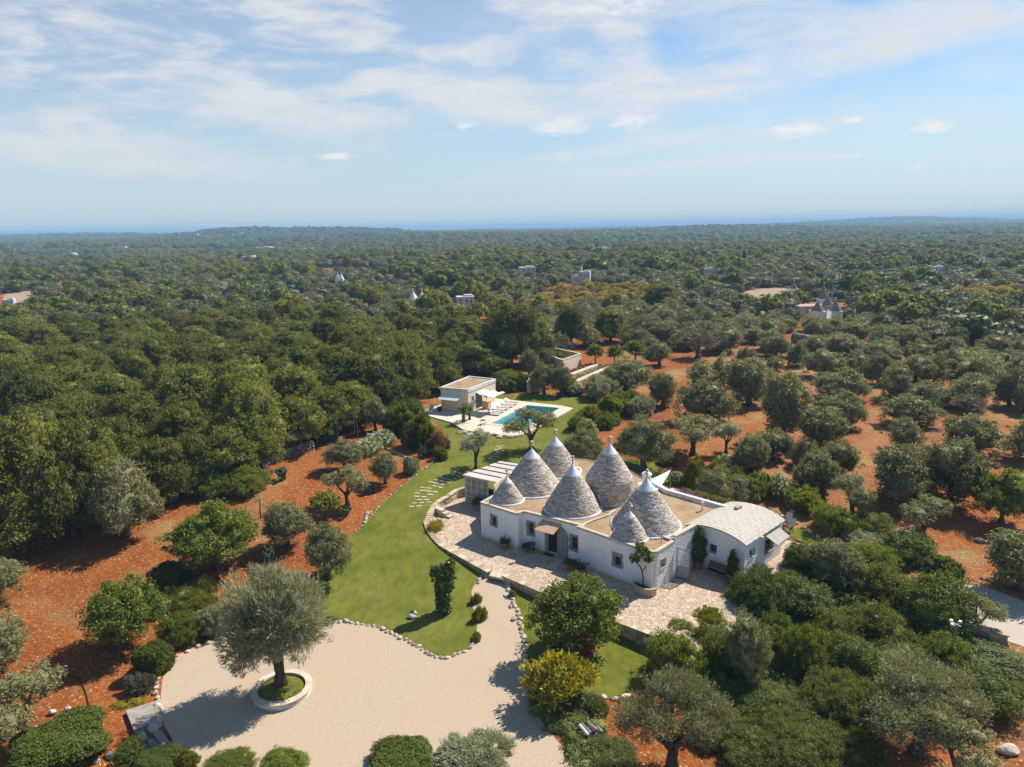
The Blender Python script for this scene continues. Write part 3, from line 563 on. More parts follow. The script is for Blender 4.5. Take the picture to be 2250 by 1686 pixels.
make_tree('young_tree', L_lime, M_bark2, 0.8, 0.07, [(0, 0, 1.5, 0.8, 0.8, 0.55), (0.4, 0.1, 1.3, 0.6, 0.6, 0.4), (-0.4, 0, 1.35, 0.6, 0.6, 0.4)], 650, dict(ncl=130, per=12, crad=0.24, ll=0.22, lw=0.10, core=0.3, shell=(0.5, 1.1)))
make_tree('fruit_tree', L_carob, M_bark2, 1.1, 0.1, [(0, 0, 1.9, 1.0, 1.0, 0.75), (0, 0, 2.4, 0.7, 0.7, 0.5)], 660, dict(ncl=170, per=14, crad=0.26, ll=0.24, lw=0.10, up=0.5, spiky=0.5, core=0.6))
V, Fc = foliage([(0, 0, 3.2, 0.28, 0.28, 0.7)], 16, 7, 0.2, 0.16, 0.07, 661, core=0)
mb = MB(); mb.tube([(0, 0, -.2), (0.03, 0, 1.2), (0, 0.03, 2.6), (0.02, 0, 3.6)], [0.05, 0.04, 0.03, 0.012], 6); mb.tube([(0.02, 0, 2.4), (0.25, 0.05, 3.2)], [0.02, 0.008], 5); mb.tube([(0.02, 0, 2.6), (-0.2, 0.05, 3.3)], [0.02, 0.008], 5)
register('sapling', [('trunk', mb_mesh(mb, 'sapling_trunk', M_bark)), ('crown', np_mesh('sapling_crown', V, Fc, L_olive))])
# shrubs ------------------------------------------------------------
def make_shrub(kind, leafmat, bl, seed, fol, extra=None):
    V, Fc = foliage(bl, seed=seed, zmin=0.0, **fol); parts = [('foliage', np_mesh(kind, V, Fc, leafmat))]
    if extra:
        nm, em, nc, per, l, w_, sh = extra; V, Fc = foliage(bl, nc, per, 0.2, l, w_, seed + 9, core=0, zmin=0.15, shell=sh, lowcut=-0.05); parts.append((nm, np_mesh(kind + '_' + nm, V, Fc, em)))
    register(kind, parts)
def dome(q, n=6, r=0.6, s=0.6, z=0.45, f=0.8): r *= 1.45; s *= 1.45; z *= 1.45; return lobes(q, n, r, z, s, 0.5, f) + [(0, 0, z + 0.4, r * 1.1, r * 1.1, r * f)]
SH = dict(ncl=420, per=70, crad=0.26, ll=0.085, lw=0.048, up=0.3, jit=0.7, core=0.66, lump=0.20, shell=(.68, 1.14))
for k in range(3): make_shrub('bush', L_shrub, dome(random.Random(700 + k)), 700 + k, SH)
for k in range(3): make_shrub('dark_bush', L_bay, dome(random.Random(720 + k), 5, 0.6, 0.5, 0.6, 1.0), 720 + k, SH)
for k in range(2): make_shrub('lime_bush', L_lime, dome(random.Random(730 + k)), 730 + k, dict(SH, spiky=0.6, ll=0.16, lw=0.05, up=0.5))
make_shrub('hedge_cube', L_bay, [(0, 0, 0.5, 0.62, 0.62, 0.55)], 741, dict(SH, sq=7, ncl=800, per=24, crad=0.08, lump=0.015, shell=(0.93, 1.03), core=0.92, ll=0.06, lw=0.035))
make_shrub('box_hedge', L_box, [(0, 0, 0.5, 0.62, 0.62, 0.55)], 742, dict(SH, sq=3.2, ncl=1500, per=30, crad=0.075, lump=0.05, shell=(0.86, 1.05), core=0.86, ll=0.042, lw=0.026))
make_shrub('long_hedge', L_shrub, [(-0.9, 0, 0.45, 0.75, 0.55, 0.5), (0.0, 0.05, 0.5, 0.8, 0.6, 0.55), (0.9, 0, 0.45, 0.75, 0.55, 0.5)], 743, dict(SH, sq=3, ncl=1100, crad=0.11, lump=0.05, core=0.86, ll=0.085, lw=0.05))
for k in range(2): make_shrub('rosemary', L_rose, dome(random.Random(750 + k)), 750 + k, dict(SH, spiky=0.5, up=0.9, ll=0.26, lw=0.028, per=24))
for k in range(3): make_shrub('juniper', L_juniper, [(0, 0, 0.45, 1.9, 1.8, 0.75), (1.3, 0.6, 0.4, 1.4, 1.3, 0.66), (-1.3, -0.4, 0.4, 1.5, 1.4, 0.7), (0.2, -1.3, 0.38, 1.4, 1.2, 0.6), (-.4, 1.3, .4, 1.2, 1.1, .6)], 760 + k, dict(ncl=1500, per=30, crad=0.24, ll=0.17, lw=0.034, up=0.0, spiky=0.5, core=0.72, shell=(0.72, 1.12), lump=.13))
make_shrub('round_juniper', L_juniper, [(0, 0, 0.6, 0.75, 0.75, 0.68)], 766, dict(SH, spiky=0.7, ll=0.14, lw=0.04, ncl=480, crad=0.1, lump=0.03, core=0.85))
make_shrub('silver_bush', L_silver, dome(random.Random(770)), 770, dict(SH, spiky=0.7, ll=0.24, lw=0.04, up=0.4, core=0.6))
for k in range(2): make_shrub('oleander', L_shrub, dome(random.Random(775 + k), 5, 0.6, 0.5, 0.6, 1.0), 775 + k, dict(SH, spiky=0.8, ll=0.32, lw=0.06, up=0.7, core=0.65, shell=(0.7, 1.15)))
make_shrub('white_flowering_bush', L_shrub, dome(random.Random(780)), 780, SH, ('blossom', L_white, 210, 13, 0.13, 0.09, (0.98, 1.12)))
make_shrub('grey_bush', L_grey, dome(random.Random(785)), 785, dict(SH, spiky=0.8, ll=0.25, lw=0.03, core=0.55))
make_shrub('rust_bush', L_rust, dome(random.Random(787)), 787, dict(SH, core=0.6), None)
make_shrub('yellow_flowers', L_yellow, [(0, 0, 0.15, 0.9, 0.6, 0.3), (0.6, 0.2, 0.12, 0.6, 0.5, 0.25), (-0.5, -0.1, 0.12, 0.6, 0.5, 0.25)], 790, dict(SH, ncl=200, per=16, crad=0.16))
make_shrub('border_flowers', L_lime, [(0, 0, 0.25, 0.6, 0.5, 0.35), (0.3, 0.5, 0.25, 0.5, 0.5, 0.35), (-0.1, -0.6, 0.22, 0.5, 0.5, 0.3)], 791, dict(SH, ncl=260))
def strap_plant(kind, n, L, wd, mat, seed, rise=(0.25, 1.2), droop=0.3):
    q = random.Random(seed); mb = MB()
    for k in range(n):
        a = 6.283 * k / n * 2.4 + q.uniform(-.3, .3); e = q.uniform(*rise); l = L * q.uniform(0.75, 1.1); pv = None; dx, dy = math.cos(a), math.sin(a); pts = []
        for j in range(5):
            t = j / 4; pts.append((dx * math.cos(e) * l * t, dy * math.cos(e) * l * t, 0.05 + math.sin(e) * l * t - droop * l * t * t * math.cos(e)))
        for j in range(4):
            w0 = wd * (0.7, 1.0, 0.9, 0.55, 0.02)[j]; w1 = wd * (0.7, 1.0, 0.9, 0.55, 0.02)[j + 1]; p, r_ = Vector(pts[j]), Vector(pts[j + 1]); sd = Vector((-dy, dx, 0)); u = Vector((0, 0, wd * 0.35))
            mb.add([p - sd * w0 / 2 + u, p, r_, r_ - sd * w1 / 2 + u], [(0, 1, 2, 3)]); mb.add([p, p + sd * w0 / 2 + u, r_ + sd * w1 / 2 + u, r_], [(0, 1, 2, 3)])
    register(kind, [('foliage', mb_mesh(mb, kind, mat, False))])
strap_plant('agave', 26, 0.75, 0.13, L_agave, 801); strap_plant('agave_rosette', 34, 0.5, 0.07, L_agave, 802, (0.1, 1.4), 0.1)
def cactus():
    q = random.Random(811); mb = MB()
    def pad(b, dirv, s, lv):
        tip = b + dirv * s; n = Vector((q.uniform(-1, 1), q.uniform(-1, 1), q.uniform(-.2, .2))).cross(dirv).normalized(); sd = dirv.cross(n).normalized(); vs = []; K = 10
        for k in range(K):
            t = 6.283 * k / K; vs.append(b + dirv * s * (0.5 - 0.5 * math.cos(t)) + sd * math.sin(t) * s * 0.36)
        v2 = [p + n * 0.035 for p in vs] + [p - n * 0.035 for p in vs]; mb.add(v2, [tuple(range(K)), tuple(range(K, 2 * K))[::-1]] + [(k, K + k, K + (k + 1) % K, (k + 1) % K) for k in range(K)])
        if lv:
            for _ in range(q.choice((2, 3))): pad(b + dirv * s * q.uniform(0.7, 0.95), (dirv + Vector((q.uniform(-1, 1), q.uniform(-1, 1), q.uniform(0, .6))) * 0.8).normalized(), s * q.uniform(0.7, 0.95), lv - 1)
    for k in range(5): pad(Vector((q.uniform(-.35, .35), q.uniform(-.35, .35), 0)), Vector((q.uniform(-.5, .5), q.uniform(-.5, .5), 1)).normalized(), 0.42, 2)
    register('prickly_pear', [('foliage', mb_mesh(mb, 'prickly_pear', L_agave, False))])
cactus()
def palm(kind, seed, th):
    q = random.Random(seed); mb = MB(); mb.tube([(0, 0, -.1), (0, 0, th * 0.5), (0.03, 0, th)], [0.2, 0.17, 0.15], 9); fr = MB()
    for k in range(30):
        a = k * 2.4; e = q.uniform(-0.35, 1.3); L = q.uniform(0.85, 1.25); dx, dy = math.cos(a), math.sin(a); pts = []
        for j in range(7):
            t = j / 6; pts.append(Vector((dx * math.cos(e) * L * t, dy * math.cos(e) * L * t, th + math.sin(e) * L * t - 0.35 * L * t * t)))
        fr.tube(pts, [0.02] * 6 + [0.005], 4)
        for j in range(1, 7):
            for s_ in (-1, 1):
                for h_ in (0, 0.5):
                    b = pts[j - 1].lerp(pts[j], h_); sd = Vector((-dy, dx, 0)) * s_; tp = b + sd * 0.30 * (1 - 0.4 * j / 6) + Vector((dx, dy, 0)) * 0.16 + Vector((0, 0, -0.04)); g = Vector((dx, dy, 0)) * 0.03
                    fr.add([b - g, b + g, tp], [(0, 1, 2)])
    register(kind, [('trunk', mb_mesh(mb, kind + '_trunk', M_bark2)), ('crown', mb_mesh(fr, kind + '_crown', L_palm, False))])
palm('palm', 821, 0.9)
def cone_plant(kind, mat, h, r, seed, ncl, per, ll, lw, crad=0.13):
    n = 9; bl = [(0, 0, h * (0.12 + 0.8 * k / n), r * (1 - (k / n) ** 1.6) + 0.05, r * (1 - (k / n) ** 1.6) + 0.05, h / n) for k in range(n)]
    V, Fc = foliage(bl, ncl, per, crad, ll, lw, seed, core=0.78, lowcut=-1.0); return V, Fc
V, Fc = cone_plant('cypress', L_dark, 10, 1.3, 831, 420, 9, 0.5, 0.28, 0.3); mb = MB(); mb.tube([(0, 0, -.3), (0, 0, 3)], [0.22, 0.15], 7)
register('cypress', [('trunk', mb_mesh(mb, 'cypress_trunk', M_bark2)), ('crown', np_mesh('cypress_crown', V, Fc, L_dark))])
q = random.Random(841); bl = lobes(q, 6, 2.4, 6.0, 3.0, 1.0, 0.7) + lobes(q, 3, 2.3, 7.5, 1.5, 0.5, 0.7)
make_tree('pine', L_pine, M_bark2, 3.5, 0.4, bl, 841, dict(ncl=420, per=10, crad=0.6, ll=0.55, lw=0.3, up=0.4, core=0.82, lump=0.08))
# far trees: coarser leaves, since each is only a few pixels tall
for k in range(4):
    q = random.Random(900 + k); n = (2, 3, 3, 1)[k]; bl = lobes(q, n, 1.35, 1.85, 0.9 if n > 1 else 0.2, .85, 1.0) + [(0, 0, 2.3, 1.35, 1.35, 1.15)]
    make_tree('olive_far', L_olive_far, M_bark, 0.9, 0.26, bl, 900 + k, dict(ncl=170, per=9, crad=0.36, ll=0.34, lw=0.17, up=0.4, jit=0.6, core=0.82, lump=.14))
for k in range(2):
    q = random.Random(920 + k); bl = lobes(q, 5, 1.7, 3.6, 1.7, 1.0) + [(0, 0, 4.6, 2.0, 2.0, 1.6)]
    make_tree('broad_far', L_oak, M_bark2, 2.0, 0.3, bl, 920 + k, dict(ncl=200, per=7, crad=0.55, ll=0.6, lw=0.36, up=0.3, jit=0.6, core=0.86))
    make_tree('dark_far', L_bay, M_bark2, 2.0, 0.3, bl, 924 + k, dict(ncl=200, per=7, crad=0.55, ll=0.6, lw=0.36, up=0.3, jit=0.6, core=0.86))
    make_tree('lime_far', L_lime, M_bark2, 1.6, 0.25, [(b[0] * .8, b[1] * .8, b[2] * .8, b[3] * .8, b[4] * .8, b[5] * .8) for b in bl], 928 + k, dict(ncl=180, per=7, crad=0.5, ll=0.5, lw=0.3, up=0.3, core=0.8))
    make_tree('orchard_far', L_orchard, M_bark2, 1.0, 0.16, lobes(q, 3, 1.0, 1.9, 0.8, 0.5) + [(0, 0, 2.3, 1.0, 1.0, 0.8)], 932 + k, dict(ncl=150, per=7, crad=0.34, ll=0.34, lw=0.2, up=0.4, core=0.7))
NAMES = {'olive_near': 'olive_tree', 'olive_mid': 'olive_tree', 'olive_open': 'olive_tree', 'olive_feathery': 'olive_tree', 'olive_big': 'olive_tree', 'olive_far': 'olive_tree', 'grey_tree': 'bare_tree', 'oak': 'oak_tree', 'rusty_oak': 'oak_tree', 'carob': 'carob_tree', 'golden_tree': 'golden_tree', 'young_tree': 'young_tree', 'fruit_tree': 'fruit_tree', 'sapling': 'sapling', 'palm': 'palm_tree', 'cypress': 'cypress_tree', 'pine': 'pine_tree', 'broad_far': 'broadleaf_tree', 'dark_far': 'evergreen_tree', 'lime_far': 'broadleaf_tree', 'orchard_far': 'orchard_tree'}
CATS = {'olive_tree': 'olive tree', 'bare_tree': 'tree', 'oak_tree': 'oak tree', 'carob_tree': 'tree', 'golden_tree': 'tree', 'young_tree': 'tree', 'fruit_tree': 'fruit tree', 'sapling': 'tree', 'palm_tree': 'palm tree', 'cypress_tree': 'cypress', 'pine_tree': 'tree', 'broadleaf_tree': 'tree', 'evergreen_tree': 'tree', 'orchard_tree': 'fruit tree'}
SNAMES = {'bush': 'shrub', 'dark_bush': 'shrub', 'lime_bush': 'shrub', 'hedge_cube': 'clipped_hedge', 'box_hedge': 'clipped_hedge', 'long_hedge': 'hedge', 'rosemary': 'rosemary_bush', 'juniper': 'juniper_shrub', 'round_juniper': 'juniper_shrub', 'silver_bush': 'shrub', 'oleander': 'oleander_bush', 'white_flowering_bush': 'flowering_shrub', 'grey_bush': 'dry_shrub', 'rust_bush': 'shrub', 'yellow_flowers': 'flower_clump', 'border_flowers': 'flower_clump', 'agave': 'agave_plant', 'agave_rosette': 'agave_plant', 'prickly_pear': 'prickly_pear_cactus'}
def plant_at(kind, loc, wid, hgt, label, group=None, rz=None, var=None, wy=None, cat=None):
    pr = PROTO[kind][(var if var is not None else random.randrange(99)) % len(PROTO[kind])]; sx = wid / pr['w']; sz = hgt / pr['h']; rz = random.uniform(0, 6.28) if rz is None else rz
    sy = sx if wy is None else wy / pr['w']
    if len(pr['parts']) == 1:
        nm = SNAMES.get(kind, kind); o = bpy.data.objects.new(nm, pr['parts'][0][1]); col.objects.link(o)
    else:
        nm = NAMES.get(kind) or SNAMES.get(kind, kind); o = bpy.data.objects.new(nm, None); col.objects.link(o); o.empty_display_size = 0.3
        for pn, me in pr['parts']: c = bpy.data.objects.new(pn, me); col.objects.link(c); c.parent = o
    o.location = loc; o.rotation_euler = (0, 0, rz); o.scale = (sx, sy, sz)
    return tag(o, label, cat or CATS.get(nm) or nm.replace('_', ' ').replace('clipped hedge', 'hedge').replace(' shrub', '').replace('flowering', 'flowering shrub') , group)
def plant_px(kind, bx, by, wpx, ty, label, group=None, rz=None, var=None, grow=1.0, z=None, wy=None):
    p = P(bx, by, z); wid = wpx * mpp(p) * grow
    if len(PROTO[kind][0]['parts']) == 1 or PROTO[kind][0]['parts'][0][0] != 'trunk':      # a bush: by is its front edge, so its centre lies half a width further back
        dv = Vector((p.x, p.y, 0)).normalized() * wid * .38; p = Vector((p.x + dv.x, p.y + dv.y, 0)); p.z = ground(p.x, p.y) if z is None else z
        H_ = max(top_z(p, bx, ty) - p.z, .15); tn = (CAM_H - p.z) / math.hypot(p.x, p.y); h = math.sqrt(max(H_ ** 2 - (.5 * wid * tn) ** 2, (.55 * H_) ** 2))
        return plant_at(kind, p, wid, max(h, .18 * wid), label, group, rz, var, None if wy is None else wy * mpp(p))
    h = max(top_z(p, bx, ty) - p.z, 0.25)
    # the silhouette's top comes from the crown's far shoulder, so trim the height a little
    e = math.atan2(CAM_H - p.z - h * .6, math.hypot(p.x, p.y)); h = max(h - (math.sqrt(.1225 * math.cos(e) ** 2 + .25 * math.sin(e) ** 2) / math.cos(e) - .35) * wid, 0.5 * h)
    return plant_at(kind, p, wid, h, label, group, rz, var, None if wy is None else wy * mpp(p))
# ------------------------------------------------------------------ the setting: ground, lawns, gravel, terrace
kerb_px = [(1026, 1079), (1004, 1084), (984, 1096), (962, 1107), (947, 1124), (938, 1142), (937, 1156), (946, 1174), (969, 1197), (1020, 1226), (1067, 1252), (1079, 1258)]
kerb = smooth_poly([P(a, b, 0.45 if i < 6 else 0.1) for i, (a, b) in enumerate(kerb_px)], False, 4)
wall_px = [(1111, 1268), (1185, 1299), (1337, 1360), (1449, 1402), (1530, 1432)]
rwall = [P(a, b, 0.0) for a, b in wall_px]
terr_poly = [(p.x, p.y) for p in kerb] + [(p.x, p.y) for p in rwall] + [tuple(P(a, b, 0)[:2]) for a, b in ((1600, 1400), (1680, 1330), (1790, 1250), (1830, 1225), (1776, 1199), (1735, 1188))] + [(17.5, 54.5), (9, 62), (4, 64), (-2, 63.5)]
courtlawn = [(709, 1364), (763, 1367), (825, 1376), (864, 1394), (908, 1414), (951, 1440), (980, 1446), (1024, 1429), (1045, 1407), (1049, 1371), (1038, 1331), (1036, 1299), (1049, 1273), (1078, 1258)]
gravel_px = courtlawn + [(1111, 1270), (1122, 1307), (1136, 1347), (1146, 1388), (1153, 1423), (1156, 1464), (1156, 1496), (1167, 1546), (1197, 1596), (1229, 1634), (1264, 1669), (1310, 1722), (1250, 1800), (500, 1800), (424, 1700), (383, 1634), (359, 1590), (353, 1539), (356, 1495), (387, 1441), (441, 1417), (502, 1398), (600, 1375)]
def WP(px): return [tuple(P(a, b)[:2]) for a, b in px]
def terr_zone(poly, grow):
    c = np.mean(np.array(poly), axis=0); return [((p[0] - c[0]) * grow + c[0], (p[1] - c[1]) * grow + c[1]) for p in poly]
pool_w = [P(1079, 934), P(1158.4, 892.2), P(1231, 898.7)]
pool_c4 = pool_w[0] + (pool_w[2] - pool_w[1]); pool_poly = [pool_w[0], pool_c4, pool_w[2], pool_w[1]]
Z_POOL = ground(0, 93)
# ground sheet: dense near the house, coarser towards the horizon
ys = np.concatenate([np.arange(-60, 20, 4.0), np.arange(20, 112, 0.75), 112 * 1.035 ** np.arange(0, 138)])
V = []; NX = 260
xu = np.linspace(-1, 1, NX); xu = np.sign(xu) * (0.35 * np.abs(xu) + 0.65 * np.abs(xu) ** 3)
for y in ys:
    half = 190 + 1.35 * max(y, 0); V.append(np.stack([xu * half, np.full(NX, y)], axis=1))
V = np.concatenate(V); Z = T(V[:, 0], V[:, 1])
ins = inside(terr_zone(terr_poly, 1.0), V[:, 0], V[:, 1]) ; Z = np.where(ins, np.minimum(Z, 0) - 0.5, Z)
ins = inside([(p.x, p.y) for p in pool_poly], V[:, 0], V[:, 1]); 
near_pool = np.zeros(len(V), bool)
for dx, dy in ((0, 0), (1.2, 0), (-1.2, 0), (0, 1.2), (0, -1.2)): near_pool |= inside([(p.x + dx, p.y + dy) for p in pool_poly], V[:, 0], V[:, 1])
Z = np.where(near_pool, Z - 3.0, Z)
st0 = P(300, 1655); Z = np.where(np.hypot(V[:, 0] - st0.x, V[:, 1] - st0.y) < 1.25, Z - 0.8, Z)
NY = len(ys); idx = np.arange(NX * NY).reshape(NY, NX)
q4 = np.stack([idx[:-1, :-1], idx[:-1, 1:], idx[1:, 1:], idx[1:, :-1]], axis=-1).reshape(-1, 4)
me = np_mesh('ground', np.column_stack([V, Z]), [q4], M_ground); me.polygons.foreach_set('use_smooth', [True] * len(me.polygons)); tag(link('ground', me), kind='structure')
lawn_left = [(781, 1168), (814, 1136), (843, 1103), (872, 1078), (915, 1042), (951, 1016), (980, 995), (984, 969), (969, 940), (944, 919), (922, 911)]
lawn_px = [(904, 905), (920, 902), (970, 888), (1060, 872), (1091, 872), (1165, 864), (1250, 866), (1310, 876), (1306, 890), (1284, 904), (1262, 935), (1290, 975), (1330, 992), (1392, 1010), (1430, 1012), (1458, 1038), (1512, 1063), (1600, 1090), (1655, 1112)]
lp = WP(lawn_px) + [(17.5, 56.5), (9, 63), (4, 64.5), (-2, 64)]
kl = [(p.x, p.y) for p in kerb]
lp = lp + kl + WP([(1078, 1258), (1049, 1273), (1036, 1299), (1038, 1331), (1049, 1371), (1045, 1407), (1024, 1429), (980, 1446), (951, 1440), (908, 1414), (864, 1394), (825, 1376), (763, 1367), (709, 1364), (698, 1330), (694, 1290), (705, 1246), (741, 1215)]) + WP(lawn_left)
sheet('lawn', lp, M_lawn, 0.022, 1.1, hole=[(p.x, p.y) for p in pool_poly])
sheet('lawn', WP([(1113, 1278), (1124, 1310), (1138, 1347), (1148, 1388), (1156, 1430), (1180, 1480), (1250, 1500), (1290, 1520), (1330, 1537), (1400, 1520), (1440, 1490), (1460, 1440)]) + [(p.x, p.y) for p in rwall[:4]][::-1], M_lawn, 0.024, 1.0)
sheet('lawn', WP([(1655, 1112), (1700, 1128), (1752, 1150), (1800, 1176), (1840, 1200), (1790, 1204), (1770, 1198), (1735, 1180)]) + [(20.9, 52.6), (17.6, 55.5)], M_lawn, 0.026, 1.0, lambda x, y: max(0.01, min(ground(x, y), 0.1)))
sheet('gravel_court', WP(gravel_px), M_gravel, 0.012, 0.9)
sheet('terrace_paving', terr_poly, M_pave, 0.0, 1.5, lambda x, y: 0.0)
road = [(2040, 1310), (2098, 1285), (2160, 1290), (2230, 1315), (2330, 1360), (2330, 1450), (2240, 1418), (2170, 1400), (2100, 1392), (2050, 1360)]
sheet('gravel_road', smooth_poly([Vector(p) for p in WP(road)], True, 4), M_road, 0.02, 0.8)
sheet('soil_bed', [(P(1264, 1423).x + 1.35 * math.cos(a) * (1 + .12 * math.sin(3 * a)), P(1264, 1423).y + 1.2 * math.sin(a)) for a in np.linspace(0, 6.28, 30)[:-1]], M_redsoil, 0.05, 0.5)
for pa in (((1640, 640), (1745, 632), (1760, 668), (1690, 690), (1600, 676)), ((1895, 668), (1945, 690), (1935, 740), (1900, 730)), ((10, 648), (70, 640), (110, 668), (60, 690), (20, 700))):
    sheet('gravel_clearing', smooth_poly([Vector(p) for p in WP(pa)], True, 4), M_clear, 0.05, 4)
def along(pts, step):
    out = []; acc = 0.0
    for a, b in zip(pts[:-1], pts[1:]):
        a = Vector(a).to_2d(); b = Vector(b).to_2d(); L = (b - a).length; t = acc
        while t < L: out.append((a.lerp(b, t / L), (b - a).normalized())); t += step
        acc = t - L
    return out
def stone_run(name, label, cat, pts, thick, zlo, zhi, mat, seed, cell=(0.42, 0.24), cap=True, rough=False):
    """a wall of individually shaped stones in one mesh, with a mortared core"""
    q = random.Random(seed); mb = MB(); seg = along(pts, cell[0])
    for p, t in seg:
        n = Vector((t.y, -t.x)); lo, hi = zlo(p.x, p.y), zhi(p.x, p.y); k = max(1, int(round((hi - lo) / cell[1]))); ch = (hi - lo) / k; an = math.atan2(t.y, t.x)
        for j in range(k):
            if rough:
                for s_ in (-.3, .3): mb.rock((p.x + n.x * thick * s_ + q.uniform(-.06, .06), p.y + n.y * thick * s_ + q.uniform(-.06, .06), lo + ch * (j + q.uniform(.35, .65))), (cell[0] * q.uniform(.5, .8), thick * q.uniform(.3, .42), ch * q.uniform(.5, .85)), q.randrange(9999), an + q.uniform(-.3, .3), 1)
                continue
            mb.box((p.x + t.x * q.uniform(-.05, .05) + n.x * q.uniform(-.03, .03), p.y + t.y * q.uniform(-.05, .05) + n.y * q.uniform(-.03, .03), lo + ch * (j + 0.5)), (cell[0] * q.uniform(0.86, 1.08), thick * q.uniform(0.94, 1.06), ch * q.uniform(0.88, 0.99)), an + q.uniform(-.05, .05))
        if cap and not rough: mb.box((p.x, p.y, hi + 0.035), (cell[0] * q.uniform(0.95, 1.0), thick * q.uniform(1.05, 1.15), 0.07 * q.uniform(0.9, 1.1)), an)
    return tag(mb.build(name, mat), label, cat)
stone_run('retaining_wall', 'curved low stone kerb wall between the lawn and the sunken terrace', 'stone wall', kerb, 0.42, lambda x, y: min(ground(x, y), 0) - 0.3, lambda x, y: max(ground(x, y), 0.0) + 0.07, M_wallstone, 3)
stone_run('retaining_wall', 'straight stone retaining wall holding the terrace above the lower lawn', 'stone wall', rwall, 0.42, lambda x, y: ground(x, y) - 0.3, lambda x, y: 0.06, M_wallstone, 4)
mb = MB(); a, b = kerb[-1], rwall[0]; mid = (a + b) / 2; mb.box((mid.x, mid.y, -0.06), ((b - a).length, 0.7, 0.17), math.atan2(b.y - a.y, b.x - a.x)); tag(mb.build('stone_step', M_slab), 'broad pale stone step where the gravel path meets the terrace', 'step')
# curved entrance steps and lane at the far end of the terrace
mb = MB(); s0 = P(962, 1128, 0); 
for k in range(3): mb.box((s0.x + 0.35 * k, s0.y - 0.30 * k, 0.56 - 0.19 * k - 0.2), (0.5, 1.7, 0.4), R(42) + 0.05 * k)
tag(mb.build('stone_steps', M_slab), 'short flight of pale stone steps from the lawn down to the terrace', 'steps')
# ------------------------------------------------------------------ trullo house
H0 = 2.95
def arc_pts(p0, p1, p2, n=6):
    p0, p1, p2 = map(Vector, (p0, p1, p2)); return [p0 * (1 - t) ** 2 + p1 * 2 * t * (1 - t) + p2 * t * t for t in [i / n for i in range(n + 1)]]
Lc, Bc, Rc, Re, C1, FR, ER, AL = [Vector(v) for v in ((-2.75, 55.61), (0.27, 53.03), (0.72, 53.62), (5.02, 50.62), (4.80, 50.33), (9.6, 45.73), (11.42, 47.65), (13.60, 49.83))]
P1, P2 = Vector((16.5, 53.1)), Vector(P(1467, 1082, 2.9)[:2])
def wall_hit(p0, p1, px, py):                                       # photograph point -> (distance along wall, height)
    d = ray(px, py); t = (p1 - p0).normalized(); n = Vector((t.y, -t.x)); dn = d.x * n.x + d.y * n.y; k = (p0.x * n.x + p0.y * n.y) / dn
    q = Vector((d.x, d.y)) * k; return (q - p0).dot(t), CAM_H + d.z * k
house = thing('trullo_house', 'white trullo house with seven grey stone cones behind a paved terrace', 'house', (4.8, 50.3, 0))
def hb(mb, name, mat, parent=None, smooth=False):                   # parts are modelled in place; parent keeps their place
    o = mb.build(name, mat, None, smooth); p = parent or house; o.parent = p
    if p.parent is None: o.matrix_parent_inverse = Matrix.Translation(-Vector(p.location))   # a part's own frame is the world already
    return o
REVEAL = 0.28
class Opening: pass
def panel(mb, p0, p1, z0, z1, opens=()):
    """wall face from p0 to p1 with real openings and reveals; returns placements for windows"""
    t = (p1 - p0).normalized(); L = (p1 - p0).length; n = Vector((t.y, -t.x)); 
    def W(u, z, dpt=0.0): q = p0 + t * u - n * dpt; return (q.x, q.y, z)
    us = sorted({0.0, L} | {u for o in opens for u in o[:2]}); zs = sorted({z0, z1} | {z for o in opens for z in o[2:4]}); fine = []
    us2 = []
    for a, b in zip(us[:-1], us[1:]):
        k = max(1, int((b - a) / 0.8)); us2 += [a + (b - a) * i / k for i in range(k)]
    us2.append(L)
    for a, b in zip(us2[:-1], us2[1:]):
        for c, d in zip(zs[:-1], zs[1:]):
            if any(o[0] - 1e-4 <= a and b <= o[1] + 1e-4 and o[2] - 1e-4 <= c and d <= o[3] + 1e-4 for o in opens): continue
            mb.quad(W(a, c), W(b, c), W(b, d), W(a, d))
    for o in opens:
        a, b, c, d = o[:4]; D = REVEAL
        mb.quad(W(a, c), W(a, c, D), W(a, d, D), W(a, d)); mb.quad(W(b, c, D), W(b, c), W(b, d), W(b, d, D)); mb.quad(W(a, d), W(a, d, D), W(b, d, D), W(b, d)); mb.quad(W(a, c, D), W(a, c), W(b, c), W(b, c, D))
    return W
